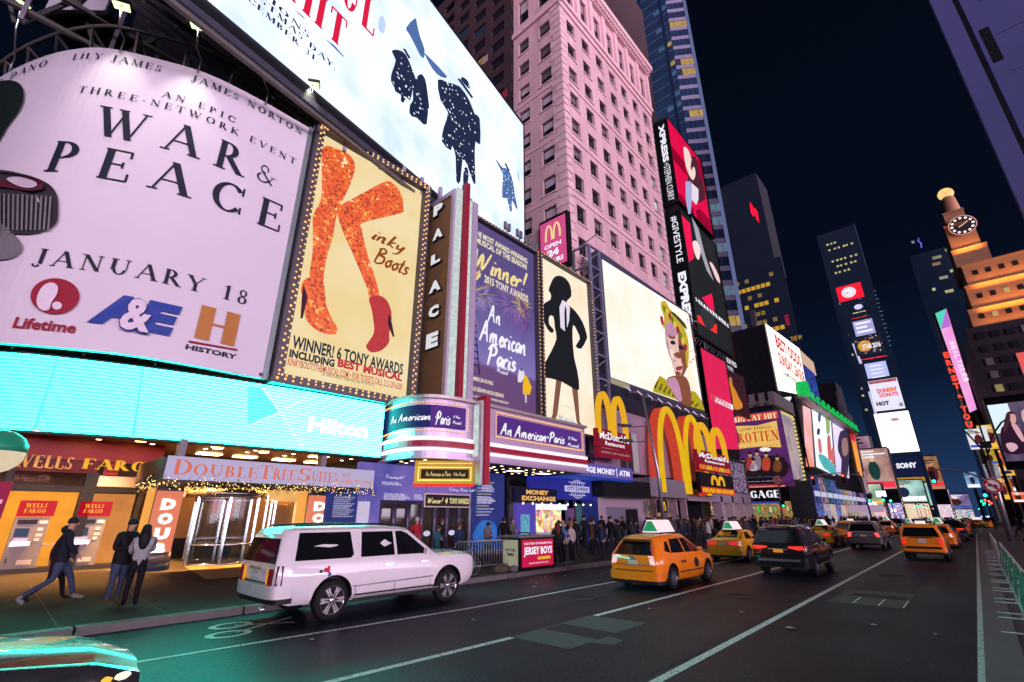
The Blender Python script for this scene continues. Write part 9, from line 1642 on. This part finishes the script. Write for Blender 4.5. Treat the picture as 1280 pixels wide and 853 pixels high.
c_ = at_y(1241, 607, 59.6); m = MB(); P_ = Plane((0, 59.6, 0), (1, 0, 0)); paint(m, P_, ell(c_.x, c_.z, .62, .62, 24), mat((.8, .8, .8), .4), 0, False); rg = mat((.55, .02, .03), .4)
for i in range(24): a, b = 6.2832 * i / 24, 6.2832 * (i + 1) / 24; m.add([P_.p(c_.x + .6 * math.cos(a), c_.z + .6 * math.sin(a), .02), P_.p(c_.x + .6 * math.cos(b), c_.z + .6 * math.sin(b), .02), P_.p(c_.x + .46 * math.cos(b), c_.z + .46 * math.sin(b), .02), P_.p(c_.x + .46 * math.cos(a), c_.z + .46 * math.sin(a), .02)], [[0, 1, 2, 3]], rg)
m.bar(P_.p(c_.x - .36, c_.z + .36, .03), P_.p(c_.x + .36, c_.z - .36, .03), .1, rg); m.bar(P_.p(c_.x - .28, c_.z, .012), P_.p(c_.x + .2, c_.z, .012), .1, BLACK); m.bar(P_.p(c_.x + .2, c_.z, .012), P_.p(c_.x + .2, c_.z - .28, .012), .1, BLACK); m.build('turn_sign', sg)
def signal(t, c, lit, col):
    m = MB(); c = Vector(c); m.box(c + Vector((-.18, -.15, -.55)), c + Vector((.18, .15, .55)), BLACK); h = m.build('signal_head', t)
    for k in range(3): m = MB(); m.ball(c + Vector((0, -.16, .35 - .35 * k)), (.13, .05, .13), glow(col, 6) if k == lit else BLACK, 10, 6); m.build('lens', h)
signal(sg, at_y(1166, 597, 59.8), 2, (.02, 1, .35))
for lab, px, py, pt_, Y, col, lit in (('thin lamp mast with a green signal before the luggage shop', 981, 668, 600, 74, (.02, 1, .4), 2), ('slim mast left of the luggage shop with no arm', 936, 672, 588, 66, None, 0), ('leaning mast with a long side arm before the avenue billboards', 1092, 655, 590, 92, (.02, 1, .4), 2)):
    q0, q1 = at_y(px, py, Y), at_y(px - 9 if px != 1092 else 1073, pt_, Y); t = thing('street_mast', lab, 'mast', (q0.x, Y, .15)); pole(t, (q0.x, Y, .1), (q1.x, Y, q1.z), .14, .10)
    if col: signal(t, (q0.x - .5 * (q0.x - q1.x) + .4, Y - .3, q1.z * .55), lit, col)
    if px == 1092: m = MB(); m.tube([(q1.x, Y, q1.z - .4), (q1.x - 4, Y - 2, q1.z - .2), (q1.x - 8, Y - 4, q1.z - 1.6)], .06, STEEL, 5); m.build('arm', t); m = MB(); m.box((q1.x - 2.4, Y, 2.6), (q1.x + 2, Y + .1, 3.6), glow('c8a8c8', .7)); m.build('street_sign', t)
    if px == 981: m = MB(); m.lathe((q1.x, Y - .2, q1.z), [(.55, 0), (.55, .06)], mat((.5, .2, .2), .5), 18, (0, 1, 0)); m.build('round_sign', t); m = MB(); m.tube([(q1.x, Y, q1.z - .8), (q1.x + 4, Y, q1.z + .3), (q1.x + 8, Y, q1.z + .6)], .06, STEEL, 5); m.build('arm', t); signal(t, (q1.x + 4.2, Y, q1.z - .3), 0, (1, .05, .03)); signal(t, (q1.x + 7.6, Y, q1.z - .2), 0, (1, .05, .03))
sm = thing('hanging_arch_sign', 'small black hanging sign with golden arches over the restaurant door', 'sign', (-18.6, 38.5, 3)); p = Plane((-18.8, 37.9, 0), (0, 1, 0)); m = MB(); slab(m, p, 0, 2.35, 1.6, 3.35, BLACK, -.15, 0); m.build('panel', sm); m = MB(); arch_shape(m, p, .35, 2.5, .9, .75, .12, 0, .03, GOLDA); m.build('arches', sm)
m = MB(); m.bar((-18.9, 38.7, 2.85), (-20.2, 38.7, 2.85), .06, STEEL); m.build('bracket', sm)
